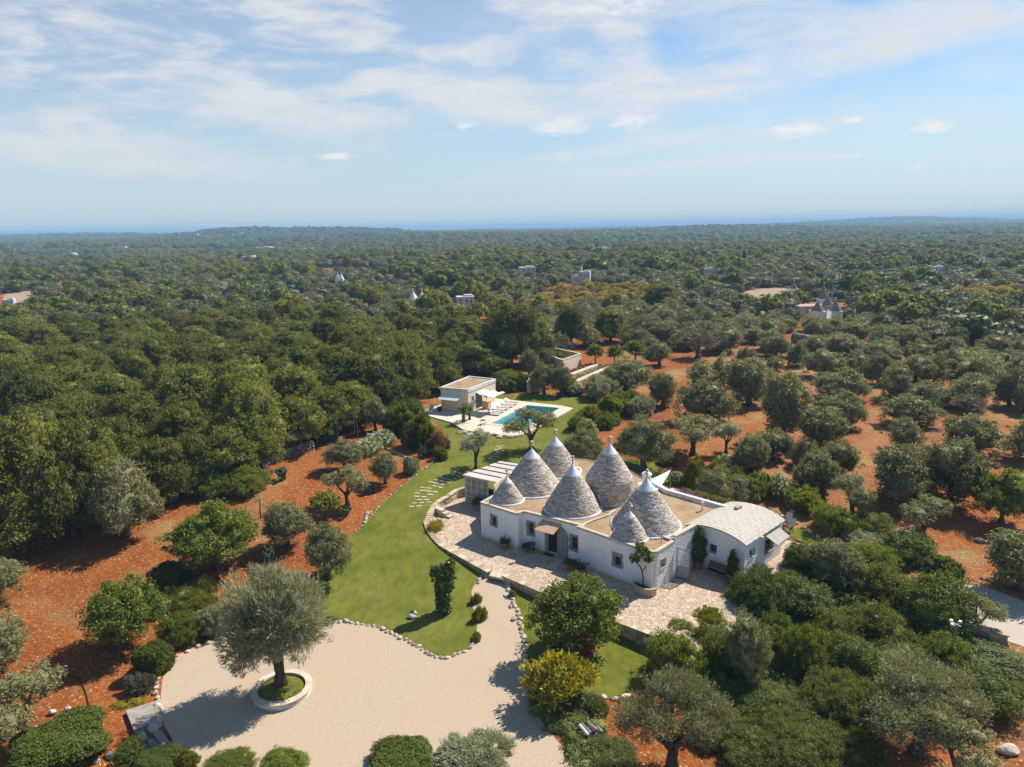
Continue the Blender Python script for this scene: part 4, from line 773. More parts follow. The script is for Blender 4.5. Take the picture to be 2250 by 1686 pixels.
def window(W, o, frame_w=0.16, grille=True, parent=None, fmat=None, lintel=0.0):
    a, b, c, d = o; f = MB(); q = random.Random(int(a * 100)); w_ = frame_w
    def blockq(u0, u1, z0, z1, out=0.025):
        P8 = [W(u0, z0, -out), W(u1, z0, -out), W(u1, z1, -out), W(u0, z1, -out), W(u0, z0, 0.05), W(u1, z0, 0.05), W(u1, z1, 0.05), W(u0, z1, 0.05)]
        f.add(P8, [(0, 1, 2, 3), (0, 4, 5, 1), (1, 5, 6, 2), (2, 6, 7, 3), (3, 7, 4, 0)])
    n = max(3, int((d - c) / 0.22))
    for s_, (u0, u1) in ((0, (a - w_, a)), (1, (b, b + w_))):
        for i in range(n): e = q.uniform(-0.05, 0.06); blockq(u0 - (e if s_ == 0 else 0), u1 + (e if s_ else 0), c + (d - c) * i / n, c + (d - c) * (i + 0.97) / n)
    blockq(a - w_, b + w_, d, d + w_ + lintel); blockq(a - w_ * 0.9, b + w_ * 0.9, c - w_ * 0.7, c, 0.05)
    fo = hb(f, 'window', fmat or M_frame, parent)
    g = MB(); g.add([W(a, c, REVEAL - .02), W(b, c, REVEAL - .02), W(b, d, REVEAL - .02), W(a, d, REVEAL - .02)], [(0, 1, 2, 3)]); hb(g, 'pane', M_glass, fo)
    s = MB(); ww = 0.035
    for u in (a + 0.02, (a + b) / 2, b - 0.02): s.bar(W(u, c, REVEAL - .06), W(u, d, REVEAL - .06), ww)
    for z in (c + 0.02, (c + d) / 2, d - 0.02): s.bar(W(a, z, REVEAL - .055), W(b, z, REVEAL - .055), ww)
    hb(s, 'sash', M_metal, fo)
    if grille:
        gr = MB()
        for i in range(1, 4): u = a + (b - a) * i / 4; gr.bar(W(u, c, 0.08), W(u, d, 0.08), 0.018)
        for i in range(1, 5): z = c + (d - c) * i / 5; gr.bar(W(a, z, 0.085), W(b, z, 0.085), 0.018)
        hb(gr, 'grille', M_iron, fo)
    return fo
def op(p0, p1, x0, y0, x1, y1, minw=0.42):
    a = wall_hit(p0, p1, x0, (y0 + y1) / 2); b = wall_hit(p0, p1, x1, (y0 + y1) / 2); m = (x0 + x1) / 2; lo = wall_hit(p0, p1, m, y1)[1]; hi = wall_hit(p0, p1, m, y0)[1]
    u0, u1 = a[0], b[0]
    if u1 - u0 < minw: c = (u0 + u1) / 2; u0, u1 = c - minw / 2, c + minw / 2
    return (u0, u1, max(lo, 0.02), min(hi, H0 - 0.2))
# corner roundings
Ba = Bc + (Lc - Bc).normalized() * 0.35; Bb = Bc + (Rc - Bc).normalized() * 0.25
Fa = FR + (C1 - FR).normalized() * 0.55; Fb = FR + (ER - FR).normalized() * 0.45
arcB = arc_pts(Ba, Bc, Bb); arcF = arc_pts(Fa, FR, Fb); arcR = arc_pts(Bb, Rc + (Bc - Rc) * 0.0, Rc + (Re - Rc).normalized() * 0.3, 5)
back = [Vector(v) for v in ((16.5, 53.1), (P2.x, P2.y), (10.6, 63.2), (7.2, 66.3), (4.3, 67.0), (1.4, 65.6), (-0.7, 62.3), (-1.75, 59.6), (-1.45, 57.6))]
mbw = MB(); mbr = MB(); wins = []
o1 = op(Lc, Ba, 1080, 1135.3, 1090.2, 1154.3, 0.5); W1 = panel(mbw, Lc, Ba, -0.4, H0, [o1])
for a, b in zip(arcB[:-1], arcB[1:]): panel(mbw, a, b, -0.4, H0)
for a, b in zip(arcR[:-1], arcR[1:]): panel(mbw, a, b, -0.4, H0)
Rs = arcR[-1]
o2 = op(Rs, Re, 1160.8, 1149, 1172.3, 1175, 0.55); od = op(Rs, Re, 1204, 1164, 1222.5, 1220, 0.95); od = (od[0], od[1], 0.02, 2.15); o3 = op(Rs, Re, 1257.8, 1180, 1271.4, 1210, 0.55)
o3 = (min(o3[0], (Re - Rs).length - 0.85), min(o3[1], (Re - Rs).length - 0.3), o3[2], o3[3])
W2 = panel(mbw, Rs, Re, -0.4, H0, [o2, od, o3]); panel(mbw, Re, C1, -0.4, H0)
o4 = op(C1, Fa, 1350, 1223, 1362.8, 1243.5, 0.62); vent1 = wall_hit(C1, Fa, 1301.5, 1248); vent2 = wall_hit(C1, Fa, 1383, 1276)
W4 = panel(mbw, C1, Fa, -0.4, H0, [o4])
for a, b in zip(arcF[:-1], arcF[1:]): panel(mbr if (a - Fa).length > 0.4 else mbw, a, b, -0.4, H0)
o5 = op(Fb, ER, 1452.4, 1228.5, 1461.9, 1246, 0.42); W5 = panel(mbr, Fb, ER, -0.4, H0, [o5])
HB = 3.22                                                            # the big cone's wall stands a little higher
panel(mbr, ER, AL, -0.4, HB)
pts = [AL] + back + [Lc]
for i, (a, b) in enumerate(zip(pts[:-1], pts[1:])): panel(mbw, a, b, -0.4, H0)
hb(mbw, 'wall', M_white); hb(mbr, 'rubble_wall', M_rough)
window(W1, o1, 0.17); window(W2, o2, 0.16); window(W2, o3, 0.16); window(W4, o4, 0.17, lintel=0.12); window(W5, o5, 0.12, False, fmat=M_coping)
for v in (vent1, vent2): mb = MB(); q = [W4(v[0] + dx, v[1] + dz, -0.012) for dx, dz in ((-.09, -.09), (.09, -.09), (.09, .09), (-.09, .09))]; mb.slab(*q, 0.02); hb(mb, 'vent_plate', M_trim)
# door: dark leaf in the reveal, stone jambs, threshold, and the arched shutter folded back on the wall
a, b, c, d = od; f = MB()
for u0, u1, z0, z1 in ((a - 0.2, a, 0.02, d), (b, b + 0.12, 0.02, d), (a - 0.2, b + 0.12, d, d + 0.2)):
    f.add([W2(u0, z0, -.03), W2(u1, z0, -.03), W2(u1, z1, -.03), W2(u0, z1, -.03), W2(u0, z0, .06), W2(u1, z0, .06), W2(u1, z1, .06), W2(u0, z1, .06)], [(0, 1, 2, 3), (0, 4, 5, 1), (1, 5, 6, 2), (2, 6, 7, 3), (3, 7, 4, 0)])
dj = hb(f, 'door', M_frame)
g = MB(); g.add([W2(a, 0.0, REVEAL - .02), W2(b, 0.0, REVEAL - .02), W2(b, d, REVEAL - .02), W2(a, d, REVEAL - .02)], [(0, 1, 2, 3)])
for u in (a + .06, (a + b) / 2, b - .06): g.bar(W2(u, 0.02, REVEAL - .06), W2(u, d, REVEAL - .06), 0.05)
hb(g, 'door_leaf', M_iron, dj)
def half_arch(W, u0, u1, zt, out0, left_flat=True):
    pts = [(u0, 0.05), (u1, 0.05)]; w_ = u1 - u0
    for k in range(9): t = k / 8 * math.pi / 2; pts.append((u0 + w_ * math.cos(t), zt - w_ * 1.0 + w_ * math.sin(t)))
    m = MB(); n = len(pts); m2 = MB(); m.add([W(u, z, -out0 - .05) for u, z in pts] + [W(u, z, -out0) for u, z in pts], [tuple(range(n))] + [(k, n + k, n + (k + 1) % n, (k + 1) % n) for k in range(n)])
    for z in (0.35, 0.8, 1.25, 1.7, 2.1): 
        m2.bar(W(u0 + .04, z, -out0 - .06), W(u1 - .06, z, -out0 - .06), 0.035)
    for k in range(1, 4): u = u0 + w_ * k / 4; m2.bar(W(u, 0.12, -out0 - .06), W(u, zt - w_ + w_ * math.sqrt(max(0, 1 - (k / 4) ** 2)) - 0.05, -out0 - .06), 0.035)
    return m, m2
ha = half_arch(W2, b + 0.13, b + 0.98, 2.45, 0.03); sh_ = hb(ha[0], 'shutter', M_shutter); hb(ha[1], 'shutter_lattice', M_lattice, sh_)
mb = MB(); mb.slab(W2(a - 0.40, 2.64, -.02), W2(b + 0.42, 2.64, -.02), W2(b + 0.30, 2.16, -1.1), W2(a - 0.50, 2.16, -1.1), 0.03); aw = hb(mb, 'door_canopy', M_awning)
for u, v in ((a - 0.25, a - 0.30), (b + 0.30, b + 0.20)): mb = MB(); mb.bar(W2(u, 2.56, -.02), W2(v, 2.14, -1.0), 0.035); mb.bar(W2(u, 2.0, -.02), W2(v, 2.13, -.98), 0.025); hb(mb, 'canopy_bracket', M_metal, aw)
p = W2(a + 0.35, 0.0, -0.35); mb = MB(); mb.box((p[0], p[1], 0.018), (0.85, 0.45, 0.025), math.atan2(Re.y - Rs.y, Re.x - Rs.x)); tag(mb.build('door_mat', M_darkwood), 'small dark door mat on the paving before the house door', 'door mat')
# flat roofs and parapets
front = [Lc] + arcB + arcR[1:] + [Re, C1] + arcF + [ER]
def poly_roof(name, pts, z, mat):
    mb = MB(); n = len(pts); 
    r = delaunay_2d_cdt([Vector(p) for p in pts], [(i, (i + 1) % n) for i in range(n)], [], 1, 1e-4)
    mb.add([(v.x, v.y, z) for v in r[0]], [f if (r[0][f[1]] - r[0][f[0]]).cross(r[0][f[2]] - r[0][f[0]]) > 0 else f[::-1] for f in r[2]]); return hb(mb, name, mat)
poly_roof('flat_roof', front + [AL] + back, H0 - 0.12, M_tanroof)
def sweep(mb, pts, w_in, w_out, z0, z1, closed=False):
    pts = [Vector(p) for p in pts]; n = len(pts); ring = []
    for i, p in enumerate(pts):
        a = pts[i - 1] if (i > 0 or closed) else p; b = pts[(i + 1) % n] if (i < n - 1 or closed) else p
        t0 = (p - a).normalized() if (p - a).length > 1e-6 else (b - p).normalized(); t1 = (b - p).normalized() if (b - p).length > 1e-6 else t0
        t = (t0 + t1).normalized() if (t0 + t1).length > 1e-3 else t0; nn = Vector((t.y, -t.x)); k = 1 / max(0.5, nn.dot(Vector((t0.y, -t0.x))))
        o_, i_ = p + nn * w_out * k, p - nn * w_in * k; ring.append([(o_.x, o_.y, z0), (o_.x, o_.y, z1), (i_.x, i_.y, z1), (i_.x, i_.y, z0)])
    vs = [v for r in ring for v in r]; fs = []
    for i in range(n if closed else n - 1):
        j = (i + 1) % n
        for k in range(4): fs.append((i * 4 + k, j * 4 + k, j * 4 + (k + 1) % 4, i * 4 + (k + 1) % 4))
    if not closed: fs += [(0, 1, 2, 3), ((n - 1) * 4 + 3, (n - 1) * 4 + 2, (n - 1) * 4 + 1, (n - 1) * 4)]
    mb.add(vs, fs)
mb = MB(); sweep(mb, [back[-1]] + front, 0.24, 0.025, H0 - 0.16, H0 + 0.02); inn = ER + (Vector((10.55, 48.75)) - ER); sweep(mb, [ER + Vector((-.12, .12)), inn, Vector((10.0, 48.9))], 0.12, 0.12, H0 - 0.11, H0 + 0.05)
hb(mb, 'parapet', M_coping)
mb = MB(); sweep(mb, [ER + Vector((.1, .14)), AL], 0.3, 0.03, HB - 0.1, HB + 0.03); hb(mb, 'parapet', M_coping)
mb = MB(); sweep(mb, [Vector((16.9, 53.5)), back[1] + Vector((.05, .1)), Vector((11.9, 60.2))], 0.32, 0.03, H0 - 0.3, H0 + 0.22); hb(mb, 'parapet', M_trim)
mb = MB(); sweep(mb, [C1 + Vector((-.1, .05)), Vector((6.0, 51.6)), Vector((7.3, 52.6)), Vector((8.0, 53.6))], 0.09, 0.09, H0 - 0.121, H0 + 0.0); hb(mb, 'roof_kerb', M_coping)
# cones: every stone of every course is modelled
def cone(cx, cy, z0, r, apex, seed, drum=0.0, cap_frac=0.22, fin='ball', course=0.08):
    q = random.Random(seed); mb = MB(); H = apex - z0 - drum; hc = H * (1 - cap_frac); nc = int((hc + drum) / course); top_r = 0.0
    for j in range(nc):
        z = z0 + j * course; h = (j + 0.5) * course
        def rad(hh): return r * (1.0 + 0.0 * hh) if hh < drum else r * max(0.02, (1 - ((hh - drum) / H)) ** 1.0) + 0.05 * math.sin(math.pi * (hh - drum) / H)
        ro = rad(h); tk = 0.26; n = max(9, int(6.283 * ro / 0.29)); ph = q.uniform(0, 6.28)
        for k in range(n):
            a0 = ph + 6.283 * (k + q.uniform(-.12, .12)) / n; a1 = ph + 6.283 * (k + 1 - 0.02 + q.uniform(-.12, .12)) / n; e = q.uniform(-.018, .025); o_ = ro + 0.05 + e; i_ = max(0.02, ro - tk); dz = q.uniform(-.012, .012); zz = z + dz; th = course * q.uniform(0.88, 1.0); ot = max(.03, rad(h + course) + 0.062 + e)
            c0, s0, c1, s1 = math.cos(a0), math.sin(a0), math.cos(a1), math.sin(a1); am = (a0 + a1) / 2; cm, sm = math.cos(am), math.sin(am); om = o_ + 0.012
            mb.add([(cx + o_ * c0, cy + o_ * s0, zz), (cx + om * cm, cy + om * sm, zz), (cx + o_ * c1, cy + o_ * s1, zz), (cx + ot * c0, cy + ot * s0, zz + th), (cx + ot * cm, cy + ot * sm, zz + th), (cx + ot * c1, cy + ot * s1, zz + th), (cx + i_ * c0, cy + i_ * s0, zz + th), (cx + i_ * c1, cy + i_ * s1, zz + th), (cx + i_ * c0, cy + i_ * s0, zz), (cx + i_ * c1, cy + i_ * s1, zz)],
                   [(0, 1, 4, 3), (1, 2, 5, 4), (3, 4, 5, 7, 6), (0, 3, 6, 8), (2, 9, 7, 5)])
    co = hb(mb, 'cone_roof', M_cone)
    zc = z0 + nc * course; rc = r * (1 - (nc * course - drum) / H) + 0.07; hcap = apex - zc; m = MB()
    prof = [(rc + 0.02, -0.05)] + [(max(0.05, rc * (1 - t) ** 1.18), hcap * t) for t in [i / 10 for i in range(11)]]
    m.lathe(prof, (cx, cy, zc), 28); hb(m, 'plaster_cap', M_cap, co, True)
    m = MB(); s = 0.62 + 0.3 * min(1, r / 2.3)
    if fin == 'ball': m.lathe([(0.07 * s, -0.05), (0.06 * s, 0.14 * s), (0.20 * s, 0.18 * s), (0.22 * s, 0.24 * s), (0.08 * s, 0.30 * s), (0.17 * s, 0.38 * s), (0.21 * s, 0.48 * s), (0.17 * s, 0.60 * s), (0.03, 0.66 * s)], (cx, cy, apex), 12)
    elif fin == 'disc': m.lathe([(0.07 * s, -0.05), (0.06 * s, 0.2 * s), (0.26 * s, 0.3 * s), (0.27 * s, 0.38 * s), (0.1 * s, 0.44 * s), (0.13 * s, 0.55 * s), (0.12 * s, 0.66 * s), (0.02, 0.7 * s)], (cx, cy, apex), 12)
    else: m.lathe([(0.07 * s, -0.05), (0.05 * s, 0.18 * s), (0.15 * s, 0.24 * s), (0.05 * s, 0.34 * s), (0.05 * s, 0.42 * s), (0.16 * s, 0.52 * s), (0.14 * s, 0.64 * s), (0.02, 0.7 * s)], (cx, cy, apex), 12)
    hb(m, 'finial', M_coping, co, True)
    m = MB(); m.lathe([(r - 0.2, -0.03), (r + 0.10, -0.03), (r + 0.085, 0.10), (r + 0.02, 0.14), (r - 0.2, 0.17)], (cx, cy, z0 - 0.02), 40, False); hb(m, 'base_ring', M_cap, co, True)
    return co
ZR = H0 - 0.12
for i, (px, py, rpx, tx, ty, drum, fin) in enumerate(((1115, 1099, 37.7, 1113.7, 1046, 0, 'stem'), (1169, 1072, 68, 1168, 983, 0, 'ball'), (1220.5, 1035, 57, 1220.5, 957, 0, 'ball'), (1258, 1117, 64, 1257.5, 1018, 0, 'stem'), (1338.5, 1094, 51, 1338.4, 972.6, 1.85, 'ball'), (1419, 1153, 77, 1420, 1048.5, 0, 'none'), (1382.7, 1180, 42, 1382.5, 1120, 0, 'disc'))):
    p = P(px, py, ZR); r_ = rpx * mpp(p); cone(p.x, p.y, ZR, r_ - 0.05, top_z(p, tx, ty), 40 + i, drum, 0.235 if drum == 0 else 0.27, fin)
# chimney behind the largest front cone
p = P(1420, 1085, 3.6); ch = Vector((p.x, p.y)) + Vector((p.x, p.y)).normalized() * 1.2; zt = top_z(Vector((ch.x, ch.y, 0)), 1420, 1040); m = MB()
m.lathe([(0.42, 2.7), (0.38, zt - 0.42)], (ch.x, ch.y, 0), 20)
for k in range(8): a = k * math.pi / 4; m.box((ch.x + 0.31 * math.cos(a), ch.y + 0.31 * math.sin(a), zt - 0.27), (0.13, 0.13, 0.32), a)
m.lathe([(0.40, zt - 0.12), (0.43, zt - 0.06), (0.30, zt + 0.06), (0.1, zt + 0.1), (0.12, zt + 0.3), (0.03, zt + 0.36)], (ch.x, ch.y, 0), 20); hb(m, 'chimney', M_white)
# small roof fittings
p = P(1327, 1112, ZR); m = MB(); m.slab((p.x - .55, p.y + .1, ZR + 1.0), (p.x - .40, p.y + .0, ZR + 1.0), (p.x - .05, p.y - .05, ZR + .02), (p.x - .18, p.y, ZR + .02), 0.06); m.bar((p.x - .1, p.y, ZR + .05), (p.x + .6, p.y + .12, ZR + .5), 0.09); hb(m, 'roof_bracket', M_trim)
p = P(1543, 1122, ZR); m = MB(); m.lathe([(0.07, 0), (0.07, 0.62), (0.10, 0.62), (0.10, 0.72), (0.02, 0.74)], (p.x, p.y, ZR), 10); hb(m, 'vent_pipe', M_trim)
p = P(1453, 1192, ZR); m = MB(); m.tube([(p.x, p.y, ZR), (p.x, p.y, ZR + .45)], 0.02, 6); m.bar((p.x - .15, p.y, ZR + .42), (p.x + .1, p.y, ZR + .42), 0.02); hb(m, 'antenna', M_iron)
m = MB(); p0, p1 = P(1306, 1124, ZR), P(1370, 1120, ZR); m.tube([(p0.x, p0.y, ZR + .02), ((p0.x + p1.x) / 2 + .3, (p0.y + p1.y) / 2 - .5, ZR + .02), (p1.x, p1.y, ZR + .02)], 0.035, 6); hb(m, 'roof_pipe', M_metal)
# ------------------------------------------------------------------ vaulted annex
AR, BR = Vector((16.29, 47.14)), Vector((20.50, 51.38)); AF = Vector((12.88, 50.62)); BL = AF + (BR - AR)
ann = thing('vaulted_annex', 'low white annex under a barrel vaulted stone slab roof', 'house', (14.7, 48.4, 0))
EV, RISE = 2.72, 0.52; fdir = (AR - AF).normalized(); FW = (AR - AF).length; sdir = (BR - AR).normalized(); SL = (BR - AR).length
def vault(u): t = u / FW; return EV + RISE * (1 - (2 * t - 1) ** 2) ** 0.85
mb = MB(); o6 = op(AF, AR, 1559.2, 1196.4, 1574, 1215.4, 0.6); W6 = panel(mb, AF, AR, -0.4, EV, [o6])
K = 24
for k in range(K):
    u0, u1 = FW * k / K, FW * (k + 1) / K; mb.quad(W6(u0, EV), W6(u1, EV), W6(u1, vault(u1)), W6(u0, vault(u0)))
    a_, b_ = BL + fdir * u0, BL + fdir * u1; mb.quad((b_.x, b_.y, -0.4), (a_.x, a_.y, -0.4), (a_.x, a_.y, vault(u0)), (b_.x, b_.y, vault(u1)))
o7 = op(AR, BR, 1646.8, 1207, 1657.6, 1223.5, 0.55); o8 = op(AR, BR, 1680.7, 1183.5, 1699, 1211, 0.9); W7 = panel(mb, AR, BR, -0.4, EV, [o7, o8]); panel(mb, BL, AF, -0.4, EV)
hb(mb, 'wall', M_annexw, ann)
window(W6, o6, 0.03, False, ann, M_trim); window(W7, o7, 0.05, False, ann, M_trim); window(W7, o8, 0.06, True, ann, M_coping)
me_v = []; me_f = []; th = 0.12
for s_ in (-0.10, SL + 0.10):
    for k in range(K + 1):
        u = -0.12 + (FW + 0.24) * k / K; uu = min(max(u, 0), FW); z = vault(uu) + (0 if 0 <= u <= FW else -0.05); me_v.append((u, s_, z + th))
for s_ in (-0.10, SL + 0.10):
    for k in range(K + 1):
        u = -0.12 + (FW + 0.24) * k / K; uu = min(max(u, 0), FW); me_v.append((u, s_, vault(uu) + (0.004 if 0 <= u <= FW else -0.05)))
n = K + 1
for k in range(K): me_f += [(k, k + 1, n + k + 1, n + k), (2 * n + k + 1, 2 * n + k, 3 * n + k, 3 * n + k + 1), (2 * n + k, 2 * n + k + 1, k + 1, k), (n + k, n + k + 1, 3 * n + k + 1, 3 * n + k)]
me_f += [(0, n, 3 * n, 2 * n), (K, 2 * n + K, 3 * n + K, n + K)]
m = MB(); m.add(me_v, me_f); ro = m.build('vault_roof', M_slabs); ro.parent = ann; ro.matrix_parent_inverse = Matrix.Translation(-Vector(ann.location)); ro.matrix_basis = Matrix(((fdir.x, sdir.x, 0, AF.x), (fdir.y, sdir.y, 0, AF.y), (0, 0, 1, 0), (0, 0, 0, 1)))
for s_ in ():
    m = MB()
    for k in range(K):
        u0, u1 = FW * k / K, FW * (k + 1) / K; c0 = AF + fdir * u0 + sdir * s_; c1_ = AF + fdir * u1 + sdir * s_; m.bar((c0.x, c0.y, vault(u0) + th + .0), (c1_.x, c1_.y, vault(u1) + th + .0), 0.07, 0.05)
    hb(m, 'mortar_rib', M_coping, ann)
m = MB(); m.slab(W7(o8[0] - .15, 2.5, -.02), W7(o8[1] + .55, 2.5, -.02), W7(o8[1] + .55, 2.02, -1.0), W7(o8[0] - .15, 2.02, -1.0), 0.03); aw = hb(m, 'window_awning', M_greycloth, ann)
for u in (o8[0] - .15, o8[1] + .55): m = MB(); m.bar(W7(u, 1.75, -.02), W7(u, 2.0, -.98), 0.03); hb(m, 'awning_arm', M_metal, aw)
m = MB(); q_ = AR + sdir * 2.1; nx = Vector((sdir.y, -sdir.x)); m.bar((q_.x - nx.x * .3, q_.y - nx.y * .3, EV - .02), (q_.x + nx.x * .35, q_.y + nx.y * .35, EV + .0), 0.16, 0.12); hb(m, 'rain_spout', M_trim, ann)
p = P(1622, 1108, 3.7); m = MB(); m.box((p.x, p.y, vault(FW * .5) + .2), (0.6, 0.35, 0.16), 0.7); hb(m, 'roof_cap_stone', M_frame, ann)
# lattice gate between house and annex
m = MB(); g0 = ER + Vector((0.25, 0.12)); g1 = g0 + Vector((0.78, -0.40)); gate = thing('lattice_gate', 'tall grey green lattice gate standing open between house and annex', 'gate', (g0.x, g0.y, 0), math.atan2(g1.y - g0.y, g1.x - g0.x)); L = (g1 - g0).length
for x in (0, L): m.bar((x, 0, 0.05), (x, 0, 2.35), 0.07)
for z in (0.08, 1.0, 2.32): m.bar((0, 0, z), (L, 0, z), 0.06)
m.build('frame', M_shutter, gate); m = MB()
for k in range(1, 7): m.bar((L * k / 7, 0, 0.1), (L * k / 7, 0, 2.3), 0.025)
for k in range(1, 20): m.bar((0, 0.012, 0.1 + 2.2 * k / 20), (L, 0.012, 0.1 + 2.2 * k / 20), 0.022)
m.box((L / 2, 0.03, 0.55), (L - .08, 0.015, 0.85)); m.build('lattice', M_lattice, gate)
# ------------------------------------------------------------------ garden shelter with sliding screens
sFL, sBL, sBR, sFR = P(1016, 1043.3, 2.72), P(1099, 1013.5, 2.95), P(1150, 1021.5, 2.95), P(1104, 1062.5, 2.72)
shed = thing('garden_shelter', 'garden shelter with pale ribbed roof and sliding framed screens', 'shelter', tuple(sFL.xy) + (0,))
dF = (sFR - sFL).normalized(); nF = Vector((dF.y, -dF.x, 0)).normalized()
m = MB(); m.slab(sFL, sFR, sBR, sBL, 0.09); hb(m, 'roof', M_roofpanel, shed)
m = MB()
for k in range(1, 5):
    t = k / 4.6; a_, b_ = sFL.lerp(sBL, t), sFR.lerp(sBR, t); m.bar(a_ + Vector((0, 0, .03)), b_ + Vector((0, 0, .03)), 0.07, 0.05)
hb(m, 'roof_rib', M_darkwood, shed)
f0 = sFL - nF * 0.22 + dF * 0.15
for k in (0, 1): m = MB(); q_ = f0 + dF * (0.0 if k == 0 else 4.9); m.bar((q_.x, q_.y, -.2), (q_.x, q_.y, 2.62), 0.16); hb(m, 'post', M_trim, shed)
m = MB(); sd = (sBL - sFL).normalized(); w0 = f0 + sd * 0.2; w1 = sBL - sd * 0.4; m.bar((w0.x, w0.y, 2.5), (w1.x, w1.y, 2.7), 0.16); m.slab((w0.x, w0.y, -.3), (w0.x + sd.x * 1.1, w0.y + sd.y * 1.1, -.3), (w0.x + sd.x * 1.1, w0.y + sd.y * 1.1, 2.55), (w0.x, w0.y, 2.55), 0.12); hb(m, 'side_wall', M_annexw, shed)
for k in range(4):
    a_ = f0 + dF * (0.12 + 0.62 * k); b_ = f0 + dF * (0.12 + 0.62 * (k + 1) - .02); o_ = -nF * (0.02 * (k % 2)); m = MB()
    m.slab((a_.x + o_.x, a_.y + o_.y, .06), (b_.x + o_.x, b_.y + o_.y, .06), (b_.x + o_.x, b_.y + o_.y, 2.5), (a_.x + o_.x, a_.y + o_.y, 2.5), 0.02); sc_ = hb(m, 'screen', M_panel, shed)
    m = MB(); oo = nF * 0.03
    for p_ in (a_, b_): m.bar((p_.x + oo.x, p_.y + oo.y, .04), (p_.x + oo.x, p_.y + oo.y, 2.52), 0.09)
    for z in (0.06, 0.66, 1.26, 1.88, 2.5): m.bar((a_.x + oo.x, a_.y + oo.y, z), (b_.x + oo.x, b_.y + oo.y, z), 0.065)
    hb(m, 'screen_frame', M_trim, sc_)
m = MB(); q_ = f0 + dF * 3.6 + sd * 1.3; m.box((q_.x, q_.y, 1.0), (2.4, 0.1, 2.0), math.atan2(dF.y, dF.x)); hb(m, 'back_panel', M_wood, shed)
m = MB(); q_ = f0 + dF * 3.2 + sd * 0.9; V, Fc = foliage([(0, 0, 1.3, 0.5, 0.4, 0.8)], 90, 12, 0.2, 0.16, 0.08, 77, core=0.6)
tag(link('hanging_plant', np_mesh('hanging_plant', V, Fc, L_rust), None, (q_.x, q_.y, 0.2)), 'orange brown climbing plant glowing inside the open shelter front', 'plant')
# ------------------------------------------------------------------ pool terrace, pool, pool house
deck_px = [(920, 907.6), (970, 889.8), (1030, 885), (1091, 877), (1156, 884), (1234, 893), (1260, 898.7), (1205.6, 930.4), (1160, 955), (1136.5, 962), (1099, 960.6), (1074.6, 955), (1034, 951.6), (1016, 946.7), (991.6, 931), (951, 919)]
dp = WP(deck_px); cxy = [(p.x, p.y) for p in pool_poly]
vs = [Vector(p) for p in dp] + [Vector(p) for p in cxy]; nd = len(dp); edges = [(i, (i + 1) % nd) for i in range(nd)] + [(nd + i, nd + (i + 1) % 4) for i in range(4)]
r = delaunay_2d_cdt(vs, edges, [], 1, 1e-4); mb = MB(); fs = []
for f in r[2]:
    c_ = sum((r[0][i] for i in f), Vector((0, 0))) / 3
    if inside(cxy, [c_.x], [c_.y])[0]: continue
    fs.append(f if (r[0][f[1]] - r[0][f[0]]).cross(r[0][f[2]] - r[0][f[0]]) > 0 else f[::-1])
ZD = Z_POOL + 0.10
mb.add([(v.x, v.y, ZD) for v in r[0]], fs)
for i in range(nd): a_, b_ = dp[i], dp[(i + 1) % nd]; mb.quad((a_[0], a_[1], ZD - .6), (b_[0], b_[1], ZD - .6), (b_[0], b_[1], ZD), (a_[0], a_[1], ZD))
tag(mb.build('pool_deck', M_deck), kind='structure')
pool = thing('swimming_pool', 'long rectangular blue swimming pool set in a pale stone deck', 'swimming pool', (pool_poly[0].x, pool_poly[0].y, ZD))
mb = MB()
for i in range(4): a_, b_ = cxy[i], cxy[(i + 1) % 4]; mb.quad((b_[0], b_[1], ZD - 1.5), (a_[0], a_[1], ZD - 1.5), (a_[0], a_[1], ZD), (b_[0], b_[1], ZD))
mb.add([(p[0], p[1], ZD - 1.5) for p in cxy], [(0, 1, 2, 3)]); hb(mb, 'basin', M_pooltile, pool)
mb = MB(); sweep(mb, [Vector(p) for p in cxy], 0.02, 0.55, ZD - 0.05, ZD + 0.035, True); hb(mb, 'coping', M_deck, pool)
mb = MB(); mb.add([(p[0], p[1], ZD - 0.14) for p in cxy], [(0, 1, 2, 3)]); hb(mb, 'water', M_water, pool)
q = random.Random(5)
for i, (px, py) in enumerate(((1016, 952), (1034, 956), (1058, 952), (1078, 957), (1098, 962), (1120, 962), (1140, 958), (1152, 948), (1170, 944))):
    p = P(px, py); mb = MB(); mb.rock((0, 0, 0.08), (q.uniform(.45, .8), q.uniform(.3, .5), q.uniform(.16, .3)), 300 + i, q.uniform(0, 3)); tag(mb.build('boulder', M_stone, None, False, p), 'pale rough boulder on the near rim of the pool deck', 'boulder', 'boulders along the pool deck rim')
rFL, rFR, rBR, rBL = P(968, 850.7, ZD + 3.1), P(1028.2, 855.6, ZD + 3.1), P(1088.5, 832.8, ZD + 3.1), P(1030.7, 826.3, ZD + 3.1)
ph = thing('pool_house', 'beige flat roofed pool house with white roof band and canvas awnings', 'house', (rFL.x, rFL.y, ZD))
qd = [rFL, rFR, rBR, rBL]; mb = MB(); Wp = []
HT = 3.1 + ZD
def opz(p0, p1, box): a_ = op(p0, p1, *box, 0.3); return (a_[0], a_[1], max(wall_hit(p0, p1, (box[0] + box[2]) / 2, box[3])[1], ZD + 0.02), min(wall_hit(p0, p1, (box[0] + box[2]) / 2, box[1])[1], HT - 0.5))
c2 = [Vector(p.xy) for p in qd]
opd = opz(c2[1], c2[2], (1045, 868, 1060, 899)); opd = (opd[0], opd[1], ZD + 0.02, ZD + 2.2); opw = opz(c2[1], c2[2], (1036.8, 870.5, 1041.5, 880))
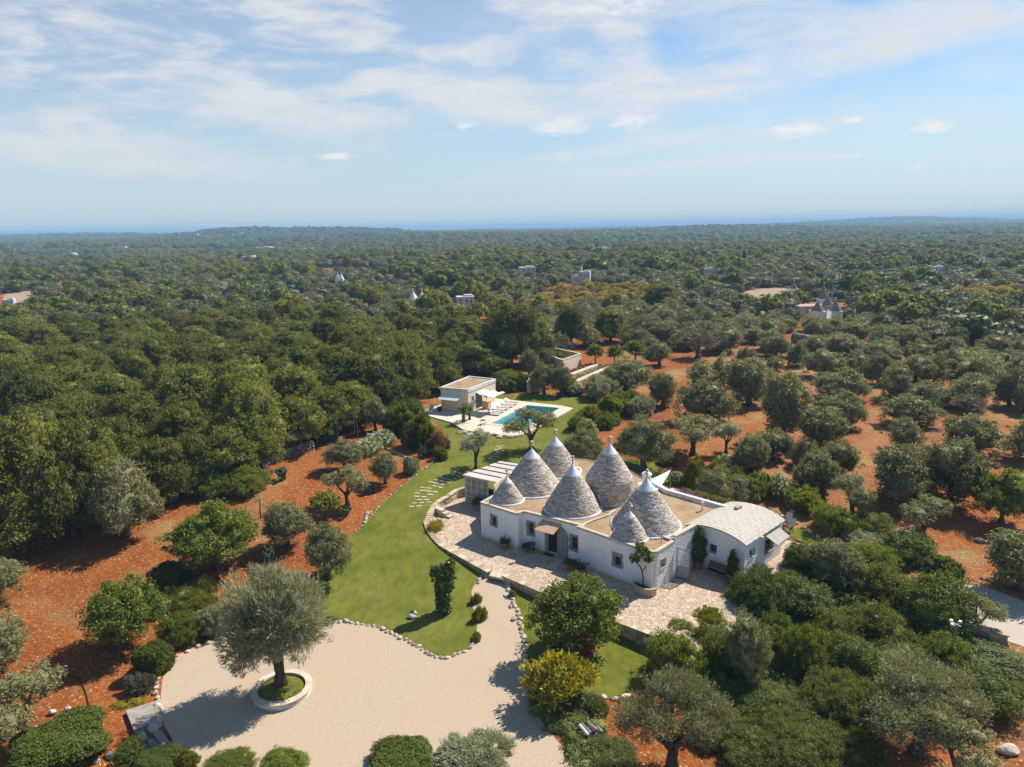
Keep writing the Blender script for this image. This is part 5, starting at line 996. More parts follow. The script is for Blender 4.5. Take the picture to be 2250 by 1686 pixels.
Wf = panel(mb, c2[0], c2[1], ZD - .4, HT - .42); Wr = panel(mb, c2[1], c2[2], ZD - .4, HT - .42, [opw, opd]); panel(mb, c2[2], c2[3], ZD - .4, HT - .42); panel(mb, c2[3], c2[0], ZD - .4, HT - .42)
hb(mb, 'wall', M_plaster, ph)
mb = MB(); sweep(mb, c2, 0.22, 0.06, HT - .42, HT, True); hb(mb, 'roof_band', M_trim, ph)
mb = MB(); mb.add([(p.x, p.y, HT - .12) for p in c2], [(0, 1, 2, 3)]); hb(mb, 'roof', M_tanroof, ph)
mb = MB(); g_ = (opd[1] - opd[0]) / 4
mb.quad(Wr(opd[0], ZD, .22), Wr(opd[1], ZD, .22), Wr(opd[1], ZD + 2.2, .22), Wr(opd[0], ZD + 2.2, .22)); do = hb(mb, 'door', M_glass, ph); mb = MB()
for k in range(5): mb.bar(Wr(opd[0] + g_ * k, ZD + .02, .1), Wr(opd[0] + g_ * k, ZD + 2.2, .1), 0.09)
for k in range(4): mb.bar(Wr(opd[0] + g_ * (k + .5), ZD + .02, .14), Wr(opd[0] + g_ * (k + .5), ZD + 2.2, .14), 0.3, 0.03)
hb(mb, 'door_shutter', M_shutter, do); window(Wr, opw, 0.14, False, ph, M_trim)
def awning(cs, posts, label_unused, wavy):
    m = MB(); a_, b_, c_, d_ = cs; n = 12
    for k in range(n):
        def pt(u, v): q_ = a_.lerp(b_, u).lerp(d_.lerp(c_, u), v); return q_ + Vector((0, 0, (0.10 * math.sin(v * 6.283 * 2.5) if wavy else 0)))
        for j in range(10): m.slab(pt(k / n, j / 10), pt((k + 1) / n, j / 10), pt((k + 1) / n, (j + 1) / 10), pt(k / n, (j + 1) / 10), 0.02)
    o = hb(m, 'awning', M_cloth, ph)
    for (p_, q_) in posts: mm = MB(); mm.bar(p_, q_, 0.05); hb(mm, 'awning_post', M_metal, o)
zA = ZD + 2.45
a1, a2, a3, a4 = P(1043.7, 863.7, zA), P(1061.6, 856.5, zA), P(1109.6, 863, zA - .1), P(1082.8, 873.5, zA - .1)
awning((a1, a2, a3, a4), [((a3.x, a3.y, ZD), a3), ((a4.x, a4.y, ZD), a4)], '', True)
zB = ZD + 2.25; b1, b2, b3, b4 = P(970.5, 867, zB), P(1019, 871, zB), P(1003, 881.6, zB - .5), P(960.7, 877.5, zB - .5)
awning((b1, b2, b3, b4), [((b3.x, b3.y, ZD), b3), ((b4.x, b4.y, ZD), b4)], '', False)
# ------------------------------------------------------------------ objects round the house
def pot(mb, r, h, c=(0, 0, 0)):
    mb.lathe([(r * .68, 0), (r * .86, h * .5), (r * .97, h * .82), (r * 1.12, h * .84), (r * 1.12, h), (r * .95, h), (r * .9, h * .86), (0.01, h * .86)], c, 18, False); mb.add([(r * .68 * math.cos(k * .698), r * .68 * math.sin(k * .698), 0.0) for k in range(9)], [tuple(range(9))[::-1]])
def wall_spot(W, u, off): p = W(u, 0, -off); return Vector((p[0], p[1], 0.0))
def potted(name, label, loc, r, h, kind, w_, ht, group=None, var=0):
    t = thing(name, label, 'potted plant', loc, random.uniform(0, 6), group); m = MB(); pot(m, r, h); m.build('pot', M_terra, t, True); m = MB(); m.lathe([(r * .9, h * .88), (0.02, h * .9)], n=14, cap=False); m.build('soil', M_soil, t)
    pr = PROTO[kind][var % len(PROTO[kind])]
    c = bpy.data.objects.new('plant', pr['parts'][-1][1]); col.objects.link(c); c.parent = t; c.location = (0, 0, h * .85); c.scale = (w_ / pr['w'],) * 2 + (ht / pr['h'],); return t
def gp(x, y): return Vector(P(x, y, 0.0))
potted('potted_plant', 'large terracotta pot of agave before the rounded house corner', gp(1109, 1204), .40, .5, 'agave', .95, .6)
potted('potted_plant', 'round leafy plant in terracotta pot left of the house door', gp(1155, 1211), .28, .36, 'dark_bush', .55, .45)
potted('potted_plant', 'small cactus in terracotta pot nearest the house door', gp(1170, 1214), .27, .30, 'prickly_pear', .5, .7)
potted('potted_plant', 'bushy plant in terracotta pot right beside the open arched shutter', gp(1249, 1249), .30, .4, 'dark_bush', .75, .5, var=1)
potted('potted_plant', 'rust tinged plant in terracotta pot, middle of three by the door window', gp(1261, 1253), .30, .42, 'rust_bush', .75, .5)
potted('potted_plant', 'spiky agave in the biggest terracotta pot by the block corner', gp(1276, 1263), .42, .55, 'agave', 1.25, .75)
V, Fc = foliage([(0, 0, 0.9, .42, .42, .7), (0, 0, 1.7, .36, .36, .7), (0, 0, 2.5, .2, .2, .55)], 260, 14, .13, .15, .08, 871, core=.7, lowcut=-1.0)
def bay(label, loc, sc_, hsc):
    t = thing('potted_tree', label, 'potted tree', loc, 0.7, 'potted bay trees against the annex wall'); m = MB(); pot(m, .36, .55); m.build('pot', M_terra, t, True); m = MB(); m.tube([(0, 0, .4), (0, 0, .9)], .035, 6); m.build('trunk', M_bark2, t)
    c = bpy.data.objects.new('crown', BAY); col.objects.link(c); c.parent = t; c.location = (0, 0, .35); c.scale = (sc_, sc_, hsc); return t
BAY = np_mesh('bay_crown', V, Fc, L_bay)
bay('tall dark bay tree in terracotta pot beside the lattice gate', wall_spot(W6, 1.50, 0.45), 1.12, 0.97); bay('shorter bay tree in terracotta pot at the annex corner', wall_spot(W6, FW - .60, 0.55), 0.85, 0.68)
# citrus tree in a half round stone trough at the corner
pc = gp(1412, 1302); pot_t = thing('stone_trough', 'half round stone trough planter against the white house corner', 'planter', pc, math.atan2((FR - C1).y, (FR - C1).x)); m = MB()
prof = [(math.cos(a) * .95, -abs(math.sin(a)) * .7) for a in np.linspace(0, math.pi, 13)]
inner = [(x * .82, y * .82) for x, y in prof]; nP = len(prof)
m.add([(x, y + .25, 0) for x, y in prof] + [(x, y + .25, .55) for x, y in prof] + [(x, y + .25, .55) for x, y in inner] + [(x, y + .25, .40) for x, y in inner], [(k, k + 1, nP + k + 1, nP + k)[::-1] for k in range(nP - 1)] + [(nP + k, nP + k + 1, 2 * nP + k + 1, 2 * nP + k)[::-1] for k in range(nP - 1)] + [(2 * nP + k, 2 * nP + k + 1, 3 * nP + k + 1, 3 * nP + k)[::-1] for k in range(nP - 1)]); m.build('bowl', M_wallstone, pot_t)
m = MB(); m.add([(x, y + .25, .42) for x, y in inner], [tuple(range(nP))[::-1]]); m.build('soil', M_soil, pot_t)
ct = thing('citrus_tree', 'crooked little citrus tree rising from the stone trough', 'tree', (pc.x, pc.y, .4), pot_t.rotation_euler.z); m = MB()
m.tube([(0, 0, -.05), (.02, 0, .6), (-.08, 0, 1.15), (-.22, 0, 1.45), (-.52, .0, 1.62), (-.7, 0, 1.9)], [.06, .055, .05, .05, .035, .02], 7); m.tube([(-.1, 0, 1.15), (.12, 0, 1.42), (.2, 0, 1.68)], [.045, .04, .03], 6); m.tube([(-.5, 0, 1.6), (-.3, 0, 2.1), (0, 0, 2.6)], [.03, .025, .015], 6); m.build('trunk', M_bark, ct)
V, Fc = foliage([(-.75, 0, 1.95, .32, .26, .4), (.05, 0, 2.55, .62, .4, .42), (-.25, .05, 2.95, .38, .3, .3), (.35, 0, 2.2, .3, .25, .3)], 100, 12, .15, .17, .10, 881, core=.35); link('crown', np_mesh('citrus_crown', V, Fc, L_carob), ct)
# bench
bp_ = wall_spot(W6, FW * .64, .75); bench = thing('garden_bench', 'black slatted garden bench standing against the white annex wall', 'bench', bp_, math.atan2(fdir.y, fdir.x)); BWd = 1.35
m = MB()
for k in range(5): m.box((0, -.18 + .09 * k, .44), (BWd, .07, .03))
m.build('seat', M_darkwood, bench); m = MB()
for k in range(5): m.box((0, .26 + .02 * k, .54 + .09 * k), (BWd, .025, .065))
m.build('backrest', M_darkwood, bench)
for s in (-1, 1):
    m = MB(); x = s * (BWd / 2 + .01); m.tube([(x, -.2, 0), (x, -.18, .45), (x, -.22, .66), (x, .25, .68)], .025, 6); m.tube([(x, .3, 0), (x, .24, .44), (x, .36, .98)], .025, 6); m.bar((x, -.2, .42), (x, .26, .42), .04); m.build('side_frame', M_iron, bench)
# deckchairs behind the annex
def deckchair(label, loc, rz):
    t = thing('deck_chair', label, 'deck chair', loc, rz, 'wooden deck chairs on the small lawn'); m = MB(); m.slab((-.28, -.35, .42), (.28, -.35, .42), (.28, .2, .34), (-.28, .2, .34), .03); m.build('seat', M_wood, t)
    m = MB(); m.slab((-.28, .2, .34), (.28, .2, .34), (.28, .62, 1.12), (-.28, .62, 1.12), .03); m.build('backrest', M_greymesh, t)
    for s in (-1, 1):
        m = MB(); x = .3 * s; m.bar((x, -.4, 0), (x, .3, .62), .05); m.bar((x, .45, 0), (x, -.25, .6), .05); m.bar((x, -.35, .6), (x, .4, .64), .06, .03); m.build('leg_frame', M_wood, t)
    return t
deckchair('wooden deck chair with grey back, nearer the annex corner', P(1731, 1170, 0.06), R(-60)); deckchair('wooden deck chair with grey back, nearer the hedge', P(1726, 1158, 0.06), R(-50))
# shade sail
s1, s2, s3 = P(1474, 1032, 2.9), P(1441, 1082, 3.1), P(1400, 1062, 3.3); sail = thing('shade_sail', 'white triangular shade sail stretched behind the house cones', 'shade sail', (s1.x, s1.y, ground(s1.x, s1.y))); m = MB(); nn = 10
def sp_(u, v): return s1 * (1 - u - v) + s2 * u + s3 * v + Vector((0, 0, -0.9 * (u * v + u * (1 - u - v) + v * (1 - u - v)) * .6))
for i in range(nn):
    for j in range(nn - i):
        a_, b_, c_ = sp_(i / nn, j / nn), sp_((i + 1) / nn, j / nn), sp_(i / nn, (j + 1) / nn); m.add([a_, b_, c_], [(0, 1, 2)])
        if j < nn - i - 1: d_ = sp_((i + 1) / nn, (j + 1) / nn); m.add([b_, d_, c_], [(0, 1, 2)])
hb(m, 'canvas', M_cloth, sail); m = MB(); m.bar((s1.x, s1.y, ground(s1.x, s1.y)), (s1.x, s1.y, s1.z + .15), .07); hb(m, 'pole', M_metal, sail)
# purple flowers beyond the roof parapet stand in a raised bed
pf = P(1490, 1088, 2.75); m = MB(); dd = (P(1565, 1108, 2.75) - pf); L = dd.length; bed = thing('flower_bed', 'raised flower bed with a row of purple flowers behind the roof parapet', 'flower bed', (pf.x, pf.y, 0), math.atan2(dd.y, dd.x)); m.box((L / 2 - .6, .75, 1.35), (L + 1.5, 1.1, 2.7)); m.build('wall', M_wallstone, bed)
V, Fc = foliage([(-.4 + 0.5 * k, .5 + .15 * (k % 2), 2.75, .38, .3, .22) for k in range(5)], 120, 9, .14, .12, .09, 891, core=.5, zmin=2.7); link('blossom', np_mesh('purple_blossom', V, Fc, L_purple), bed)
V, Fc = foliage([(.2 + 0.6 * k, .85, 2.8, .42, .35, .35) for k in range(7)], 160, 9, .16, .14, .07, 892, core=.6, zmin=2.7); link('foliage', np_mesh('bed_foliage', V, Fc, L_lime), bed)
# sun loungers by the pool
short = (pool_w[2] - pool_w[1]).normalized(); lrz = math.atan2(short.y, short.x)
def lounger():
    t = thing('sun_lounger', '', 'sun lounger'); m = MB(); m.slab((-.1, -.3, .34), (1.2, -.3, .34), (1.2, .3, .34), (-.1, .3, .34), .05); m.build('seat', M_greymesh, t); m = MB(); m.slab((-.1, .3, .34), (-.1, -.3, .34), (-.72, -.3, .68), (-.72, .3, .68), .05); m.build('backrest', M_cloth, t)
    m = MB()
    for s in (-1, 1): m.bar((-.7, .31 * s, .30), (1.22, .31 * s, .30), .05)
    m.build('frame', M_metal, t)
    for x, y in ((-.55, .3), (-.55, -.3), (1.1, .3), (1.1, -.3)): m = MB(); m.bar((x, y, 0), (x, y, .3), .045); m.build('leg', M_metal, t)
    return t
lg = None
for (px, py), lb in zip(((1081, 911), (1090, 904.5), (1100, 899), (1110, 893.5), (1120, 887.5)), ('nearest grey sun lounger in the row beside the pool', 'second nearest sun lounger, just left of the awning post foot', 'middle one of five sun loungers beside the pool', 'fourth sun lounger of the row, beyond the awning post', 'farthest grey sun lounger of the row beside the pool')):
    o = lounger() if lg is None else copy_tree(lg); lg = lg or o; o.location = P(px, py, ZD); o.rotation_euler = (0, 0, lrz + random.uniform(-.06, .06)); o['label'] = lb; o['group'] = 'sun loungers beside the pool'
q_ = P(1061, 933, ZD); lan = thing('lantern_table', 'small black wire frame side table on the pool deck', 'side table', q_, lrz); m = MB()
for x, y in ((-.25, -.25), (.25, -.25), (.25, .25), (-.25, .25)): m.bar((x, y, 0), (x, y, .55), .03)
for z in (.05, .55):
    for a_, b_ in (((-.25, -.25), (.25, -.25)), ((.25, -.25), (.25, .25)), ((.25, .25), (-.25, .25)), ((-.25, .25), (-.25, -.25))): m.bar((*a_, z), (*b_, z), .03)
m.build('frame', M_iron, lan); m = MB(); m.box((0, 0, .56), (.46, .46, .02)); m.build('table_top', M_darkwood, lan)
q_ = P(946, 911, ZD); bf = thing('butterfly_chair', 'pale canvas butterfly chair at the corner of the pool deck', 'chair', q_, R(-40)); m = MB()
for i in range(6):
    for j in range(6):
        def bp2(u, v): x = (u - .5) * .75; y = (v - .5) * .9; return (x, y, .35 + 1.3 * (v - .35) ** 2 * (1 if v > .35 else .5) + .5 * (u - .5) ** 2 + (.35 * v * v))
        m.slab(bp2(i / 6, j / 6), bp2((i + 1) / 6, j / 6), bp2((i + 1) / 6, (j + 1) / 6), bp2(i / 6, (j + 1) / 6), .015)
m.build('seat', M_cloth, bf); m = MB()
for a_, b_ in (((-.35, -.4, 0), (.3, .4, 1.2)), ((.35, -.4, 0), (-.3, .4, 1.2)), ((-.35, .4, 0), (.35, -.42, .42)), ((.35, .4, 0), (-.35, -.42, .42))): m.bar(a_, b_, .025)
m.build('frame', M_iron, bf)
q_ = P(966, 904.5, ZD); m = MB(); m.lathe([(.2, 0), (.26, .3), (.24, .62), (.2, .62), (.18, .5), (.01, .5)], n=16, cap=False); tag(m.build('black_urn', M_iron, None, True, q_), 'black urn standing by the left wall of the pool house', 'urn')
q_ = P(1069.5, 897.5, ZD); bx = thing('box_planter', 'square tan planter with a small dark tree under the wavy awning', 'planter', q_, lrz); m = MB(); m.box((0, 0, .5), (.9, .9, 1.0)); m.box((0, 0, 1.02), (1.0, 1.0, .06)); m.build('box', M_awning, bx)
V, Fc = foliage([(0, 0, 1.75, .22, .22, .35)], 30, 9, .14, .14, .07, 895, core=.5); link('plant', np_mesh('box_plant', V, Fc, L_bay), bx); m = MB(); m.tube([(0, 0, 1.0), (0, 0, 1.6)], .03, 6); m.build('stem', M_bark2, bx)
plant_at('palm', P(1019, 928, ZD), 2.1, 2.5, 'taller spiky palm on the pool deck, nearer the lawn', 'palms on the pool deck', var=0)
plant_at('palm', P(1032, 922, ZD), 1.7, 1.9, 'shorter spiky palm on the pool deck, nearer the loungers', 'palms on the pool deck', var=0)
# kitchen garden: walled basin, long beds, little shelter of two pillars
zt = ground(0, 120)
kc = [P(1176, 797), P(1236.5, 818), P(1275, 803), P(1205, 786)]; kg = thing('walled_basin', 'beige walled garden basin open at the top behind the pool hedge', 'walled garden', (kc[0].x, kc[0].y, kc[0].z)); zk = kc[1].z + 2.0; m = MB()
sweep(m, [p.xy for p in kc], 0.16, 0.16, kc[1].z - .4, zk, True); hb(m, 'wall', M_plaster, kg); m = MB(); sweep(m, [p.xy for p in kc], 0.2, 0.2, zk, zk + .1, True); hb(m, 'coping', M_coping, kg)
m = MB(); m.add([(p.x, p.y, zk - .9) for p in kc], [(0, 1, 2, 3)]); hb(m, 'soil', M_soil, kg)
V, Fc = foliage([((kc[0].lerp(kc[1], u)).lerp(kc[3].lerp(kc[2], u), v).x - kc[0].x, (kc[0].lerp(kc[1], u)).lerp(kc[3].lerp(kc[2], u), v).y - kc[0].y, zk - .7 - kc[0].z, .9, .9, .5) for u in (.2, .5, .8) for v in (.25, .7)], 160, 10, .25, .25, .14, 896, core=.7); link('foliage', np_mesh('basin_foliage', V, Fc, L_lime), kg)
q = random.Random(31)
for i, (a_, b_) in enumerate((((1314.7, 804), (1255, 827)), ((1342, 809), (1264, 843)), ((1334, 827), (1290, 847)))):
    a_, b_ = P(*a_), P(*b_); mid = (a_ + b_) / 2; m = MB(); m.box((0, 0, .12), ((a_ - b_).length, .95, .5)); tag(m.build('bed_wall', M_coping, None, False, mid), ('long pale bed kerb nearest the walled basin', 'long pale bed kerb in the middle of the kitchen garden', 'short pale bed kerb nearest the open grown olive')[i], 'kerb', 'pale kerbs of the kitchen garden beds').rotation_euler = (0, 0, math.atan2((a_ - b_).y, (a_ - b_).x))
for i, (a_, b_) in enumerate((((1325, 808), (1262, 833)), ((1340, 818), (1280, 846)), ((1300, 803), (1250, 821)))):
    a_, b_ = P(*a_), P(*b_); mid = (a_ + b_) / 2; L = (a_ - b_).length; V, Fc = foliage([(L * (k / 6 - .5), 0, .1, L / 9, .55, .4) for k in range(7)], 150, 9, .2, .2, .08, 900 + i, core=.6, zmin=-.1); o = link('vegetable_row', np_mesh('vegetable_row', V, Fc, (L_olive, L_shrub, L_rust)[i]), None, mid); o.rotation_euler = (0, 0, math.atan2((a_ - b_).y, (a_ - b_).x)); tag(o, ('grey green vegetable row between the long pale kerbs', 'green vegetable row between the middle and short kerbs', 'reddish row of plants along the wall of the basin')[i], 'vegetable row')
sh = P(1175, 863); sh_t = thing('garden_shrine', 'small open stone shelter on two pale pillars in the garden hedge', 'shelter', sh, R(5)); W_ = 1.7
m = MB(); m.box((0, .45, .85), (1.5, .2, 1.7)); m.build('back_wall', M_wallstone, sh_t)
for s in (-1, 1): m = MB(); m.box((s * .85, 0, .8), (.5, .6, 1.6)); m.box((s * .85, 0, 1.65), (.6, .7, .1)); m.build('pillar', M_coping, sh_t)
m = MB(); m.slab((-.85, -.3, 1.55), (.85, -.3, 1.55), (.85, .6, 2.1), (-.85, .6, 2.1), .1); m.build('roof', M_awning, sh_t)
# stepping stones across the lawn
sp = smooth_poly([P(a, b) for a, b in ((921, 1113), (922, 1098), (934, 1083), (946, 1071), (960, 1062), (974, 1053), (990, 1046), (1006, 1039), (1022, 1032))], False, 5); n_ = 0; m = MB(); m.box((0, 0, 0), (.50, .20, .05)); slab0 = m.build('stepping_stone', M_slab); first = True
def put_slab(x, y, rz, lb, grp):
    global first
    o = slab0 if first else slab0.copy()
    if not first: col.objects.link(o)
    first = False; o.location = (x, y, ground(x, y) + .03); o.rotation_euler = (0, 0, rz); o.scale = (random.uniform(.85, 1.15), random.uniform(.85, 1.2), 1); tag(o, lb, 'stepping stone', grp)
for k, (p, t) in enumerate(along(sp, 0.66)):
    nrm = Vector((t.y, -t.x))
    for j in (-1, 0, 1):
        if random.random() < .12: continue
        c_ = p + nrm * (j * .66 + .25 * (k % 2)); put_slab(c_.x, c_.y, math.atan2(nrm.y, nrm.x) + random.uniform(-.12, .12), 'cream stepping slab in the curving path left of the garden shelter', 'stepping slabs left of the garden shelter')
for (a, b) in ((1077, 1009), (1086, 1011), (1082, 1004), (1092, 1004), (1088, 999), (1098, 998), (1092, 994), (1102, 992), (1090, 989), (1100, 986), (1094, 983), (1104, 981)):
    p = P(a, b); put_slab(p.x, p.y, 0.1 + random.uniform(-.1, .1), 'cream stepping slab in the path between shelter and pool', 'stepping slabs between shelter and pool')
# round planter
pc = P(620, 1520); RP = 1.5; zpl = pc.z; pt = thing('round_planter', 'round white stone planter ring in the gravel court', 'planter', pc)
m = MB(); q = random.Random(8)
for j in range(2):
    n = 24
    for k in range(n): a_ = 6.283 * (k + .5 * (j % 2)) / n; m.box((RP * math.cos(a_), RP * math.sin(a_), -.03 + .19 * j), (.30 * q.uniform(.95, 1.05), .43 * q.uniform(.95, 1.05), .185), a_)
m.build('stone_ring', stone_mat('whitewashed_ring_stone', [(0, (.42, .33, .24)), (.35, (.60, .55, .48)), (1, (.72, .70, .66))]), pt)
m = MB(); m.lathe([(RP + .20, .25), (RP + .22, .31), (RP - .17, .33), (RP - .19, .25)], n=48, cap=False); m.build('rim', M_coping, pt, False)
m = MB(); m.lathe([(RP - .15, .17), (.8, .25), (.02, .29)], n=30, cap=False); m.build('turf', M_lawn, pt, True)
base = Vector((pc.x - .15, pc.y + .35, pc.z + .3)); wid = 182 * mpp(base); plant_at('olive_feathery', base, wid, top_z(base, 607, 1232) - base.z - .4, 'big feathery silver olive tree growing in the round planter', rz=0.4)
# ivy-clad stump on the lawn
p = P(975, 1346); iv = thing('ivy_post', 'tall ivy covered tree stump standing alone on the lawn', 'ivy stump', p, 0.3); m = MB(); m.tube([(0, 0, -.2), (.02, 0, 1.6), (0, 0, 2.7)], [.36, .30, .26], 10); m.tube([(0, 0, 2.3), (.35, 0, 3.0), (.5, 0, 3.5)], [.2, .17, .12], 8); m.tube([(0, 0, 2.4), (-.3, 0, 3.0), (-.4, 0, 3.4)], [.2, .17, .12], 8); m.build('trunk', M_bark, iv)
V, Fc = foliage([(0, 0, .5, .48, .48, .6), (.02, 0, 1.3, .45, .45, .7), (.05, 0, 2.1, .5, .46, .7), (.42, 0, 3.0, .42, .36, .55), (-.35, 0, 2.95, .42, .36, .5), (.62, .1, 3.45, .25, .25, .3), (.55, 0, 1.9, .22, .22, .3)], 420, 15, .15, .16, .13, 897, core=.8, lowcut=-1.1, shell=(.85, 1.12)); link('ivy', np_mesh('ivy', V, Fc, L_ivy), iv)
p = P(905, 1358); bl = thing('white_boulder', 'small white rock with a little plant on the lawn', 'rock', p); m = MB(); m.rock((0, 0, .12), (.35, .25, .2), 71); m.rock((.2, .1, .25), (.15, .15, .2), 72); m.build('rock', M_trim, bl); c = bpy.data.objects.new('plant', PROTO['agave_rosette'][0]['parts'][0][1]); col.objects.link(c); c.parent = bl; c.location = (0, .1, .25); c.scale = (.45, .45, .5)
# edging stones, each its own object
rocks = []
for k in range(7):
    m = MB(); m.rock((0, 0, 0.0), (.27, .21, .20), 500 + k, 0, 2 if k % 2 else 1); o = m.build('edging_stone', M_stone); rocks.append(o)
used = [False] * 7
def edge(px_pts, step, label, group, s=(.8, 1.2), smooth_=True, double=0):
    pts = smooth_poly([P(a, b) for a, b in px_pts], False, 4)
    for p, t in along(pts, step):
        for dbl in range(1 + (random.random() < double)):
            k = random.randrange(7); o = rocks[k] if not used[k] else rocks[k].copy()
            if used[k]: col.objects.link(o)
            used[k] = True; nrm = Vector((t.y, -t.x)); q_ = p + nrm * (random.uniform(-.06, .06) + .32 * dbl); o.location = (q_.x, q_.y, ground(q_.x, q_.y) + .02); z_ = random.uniform(*s) * .92; o.scale = (z_ * random.uniform(.7, 1.35), z_ * random.uniform(.75, 1.15), z_ * random.uniform(.7, 1.35)); o.rotation_euler = (0, 0, math.atan2(t.y, t.x) + random.uniform(-.5, .5)); tag(o, label, 'stone', group)
edge(((709, 1366), (763, 1368), (825, 1377), (864, 1395), (908, 1415), (951, 1441), (980, 1447), (1024, 1430), (1047, 1405)), 0.40, 'white edging stone in the row between lawn and gravel court', 'edging stones between lawn and court', (.7, 1.05))
edge(((1113, 1283), (1123, 1307), (1137, 1347), (1147, 1388), (1154, 1423), (1158, 1464), (1158, 1494)), 0.50, 'pale rough edging stone along the right side of the gravel path', 'edging stones right of the path', (.85, 1.3), double=.25)
edge(((1050, 1282), (1056, 1270), (1076, 1260)), 0.5, 'pale edging stone at the top left of the gravel path', 'edging stones top left of the path', (.9, 1.2))
edge(((781, 1168), (814, 1136), (843, 1103), (872, 1078), (915, 1042), (951, 1016), (978, 997)), 0.52, 'small edging stone between the red bed and the curving lawn', 'edging stones of the red bed', (.45, .85))
edge(((800, 1150), (808, 1130), (820, 1122)), 0.45, 'bigger loose edging stone at the bulge of the red bed', 'loose stones at the red bed bulge', (.9, 1.3))
edge(((1690, 1118), (1740, 1145), (1778, 1168), (1812, 1190), (1850, 1215)), 0.8, 'pale edging stone between the small lawn and the flowering hedge', 'edging stones under the flowering hedge', (.7, 1.2))
edge(((345, 1490), (342, 1520), (350, 1560), (357, 1590)), 0.5, 'pale edging stone at the left edge of the gravel court', 'edging stones left of the court', (.9, 1.4))
edge(((387, 1443), (441, 1419), (500, 1400)), 0.7, 'half hidden edging stone under the bushes by the court', 'edging stones under the bushes', (.7, 1.1))
edge(((1325, 1536), (1345, 1538), (1375, 1536)), 0.62, 'big pale stone at the low end of the small lawn', 'stones at the end of the small lawn', (1.2, 1.6))
edge(((240, 1660), (222, 1670), (205, 1682)), 0.6, 'pale stone by the big bush in the lower left corner', 'stones by the lower left bush', (1.1, 1.5))
# stone platform and steps in the lower left
zc_ = P(350, 1590).z; pq = [P(276, 1561, zc_ + .25), P(339, 1541, zc_ + .25), P(341, 1587, zc_ + .25), P(294, 1604, zc_ + .25)]; sb = thing('stone_platform', 'weathered pale stone topped platform beside the court steps', 'platform', (pq[3].x, pq[3].y, zc_)); m = MB(); q = random.Random(6)
m.prism([p.xy for p in pq][::-1], zc_ - 1.2, zc_ + .25); hb(m, 'block', M_concrete, sb); m = MB()
for k in range(8): v = pq[1].lerp(pq[2], k / 7); m.rock((v.x + .12 + q.uniform(-.08, .08), v.y + q.uniform(-.08, .08), zc_ + .12), (q.uniform(.18, .30), q.uniform(.18, .28), q.uniform(.16, .28)), 520 + k)
for k in range(5): v = pq[2].lerp(pq[3], k / 5); m.rock((v.x + q.uniform(-.05, .05), v.y - .05, zc_ - .15), (q.uniform(.2, .28), q.uniform(.16, .22), q.uniform(.2, .3)), 540 + k)
hb(m, 'rim_stone', M_stone, sb)
e0, e1 = P(338, 1612, zc_), P(357, 1638, zc_); ed = (e1 - e0); dn = Vector((ed.y, -ed.x, 0)).normalized(); dn = dn if dn.x < 0 else -dn; ss = thing('stone_steps', 'flight of worn grey stone steps leading down from the gravel court', 'steps', (e0.x, e0.y, zc_))
for k in range(4):
    m = MB(); a_, b_ = e0 + dn * (.36 * (k - 1)), e1 + dn * (.36 * (k - 1)); zk = zc_ + .03 - .19 * k; m.prism([(a_ + dn * .38).xy, a_.xy, b_.xy, (b_ + dn * .38).xy][::-1], zk - .3, zk); hb(m, 'step', M_concrete, ss)
for e_, nm in ((e0, 0), (e1, 1)):
    for k in range(2): v = e_ + dn * (.5 * k - .1) + ed.normalized() * (.32 if nm else -.32); m = MB(); m.rock((v.x, v.y, zc_ + .05 - .25 * k), (.33, .28, .34), 530 + 2 * nm + k); hb(m, 'side_stone', M_grey_stone if nm else M_stone, ss)
m = MB(); hp = [P(a, b) + Vector((0, 0, .04)) for a, b in ((135, 1478), (160, 1488), (178, 1500), (188, 1525), (194, 1548), (198, 1565), (208, 1574), (220, 1580))]; m.tube([Vector((v.x, v.y, ground(v.x, v.y) + .03)) for v in smooth_poly(hp, False, 4)], .032, 7); tag(m.build('garden_hose', M_hose, None, True), 'black hose lying curved on the red soil', 'hose')
# lamp post, low wall, pile of logs, green net, dry walls
p = P(2089, 1462); zt_ = top_z(p, 2095, 1372); lp_ = thing('lamp_post', 'slim steel pole with a small crossbar of floodlights above the bushes', 'lamp post', p, .4); h_ = zt_ - p.z; m = MB(); m.tube([(0, 0, 0), (0, 0, h_)], .05, 8); m.build('pole', M_metal, lp_); m = MB(); m.bar((-.35, 0, h_), (.35, 0, h_), .05); m.bar((0, -.3, h_ + .04), (0, .3, h_ + .04), .05); m.build('crossbar', M_metal, lp_)
for x, y in ((-.35, 0), (.35, 0), (0, .3)): m = MB(); m.box((x, y, h_ + .1), (.22, .16, .14), .5); m.build('floodlight', M_trim, lp_)
a_, b_ = P(2100, 1392), P(2218, 1420); stone_run('low_wall', 'low tan stone wall end beside the white gravel road', 'stone wall', [a_, b_], .6, lambda x, y: ground(x, y) - .3, lambda x, y: ground(x, y) + .75, M_wallstone, 9, (.5, .25))
p = P(1292, 1618); lg_ = thing('log_pile', 'small heap of split grey white logs by the court shrubs', 'log pile', p, .5); q = random.Random(12)
for k in range(16): m = MB(); z = .1 + .2 * (k // 6); x = -.5 + .2 * (k % 6) + .1 * (k // 6); m.tube([(x, -.4 + q.uniform(-.08, .08), z), (x + q.uniform(-.05, .05), .4 + q.uniform(-.08, .08), z + q.uniform(-.03, .05))], .095 * q.uniform(.8, 1.1), 7); m.build('log', (M_trim, M_dead, M_bark, M_grey_stone)[k % 4], lg_)
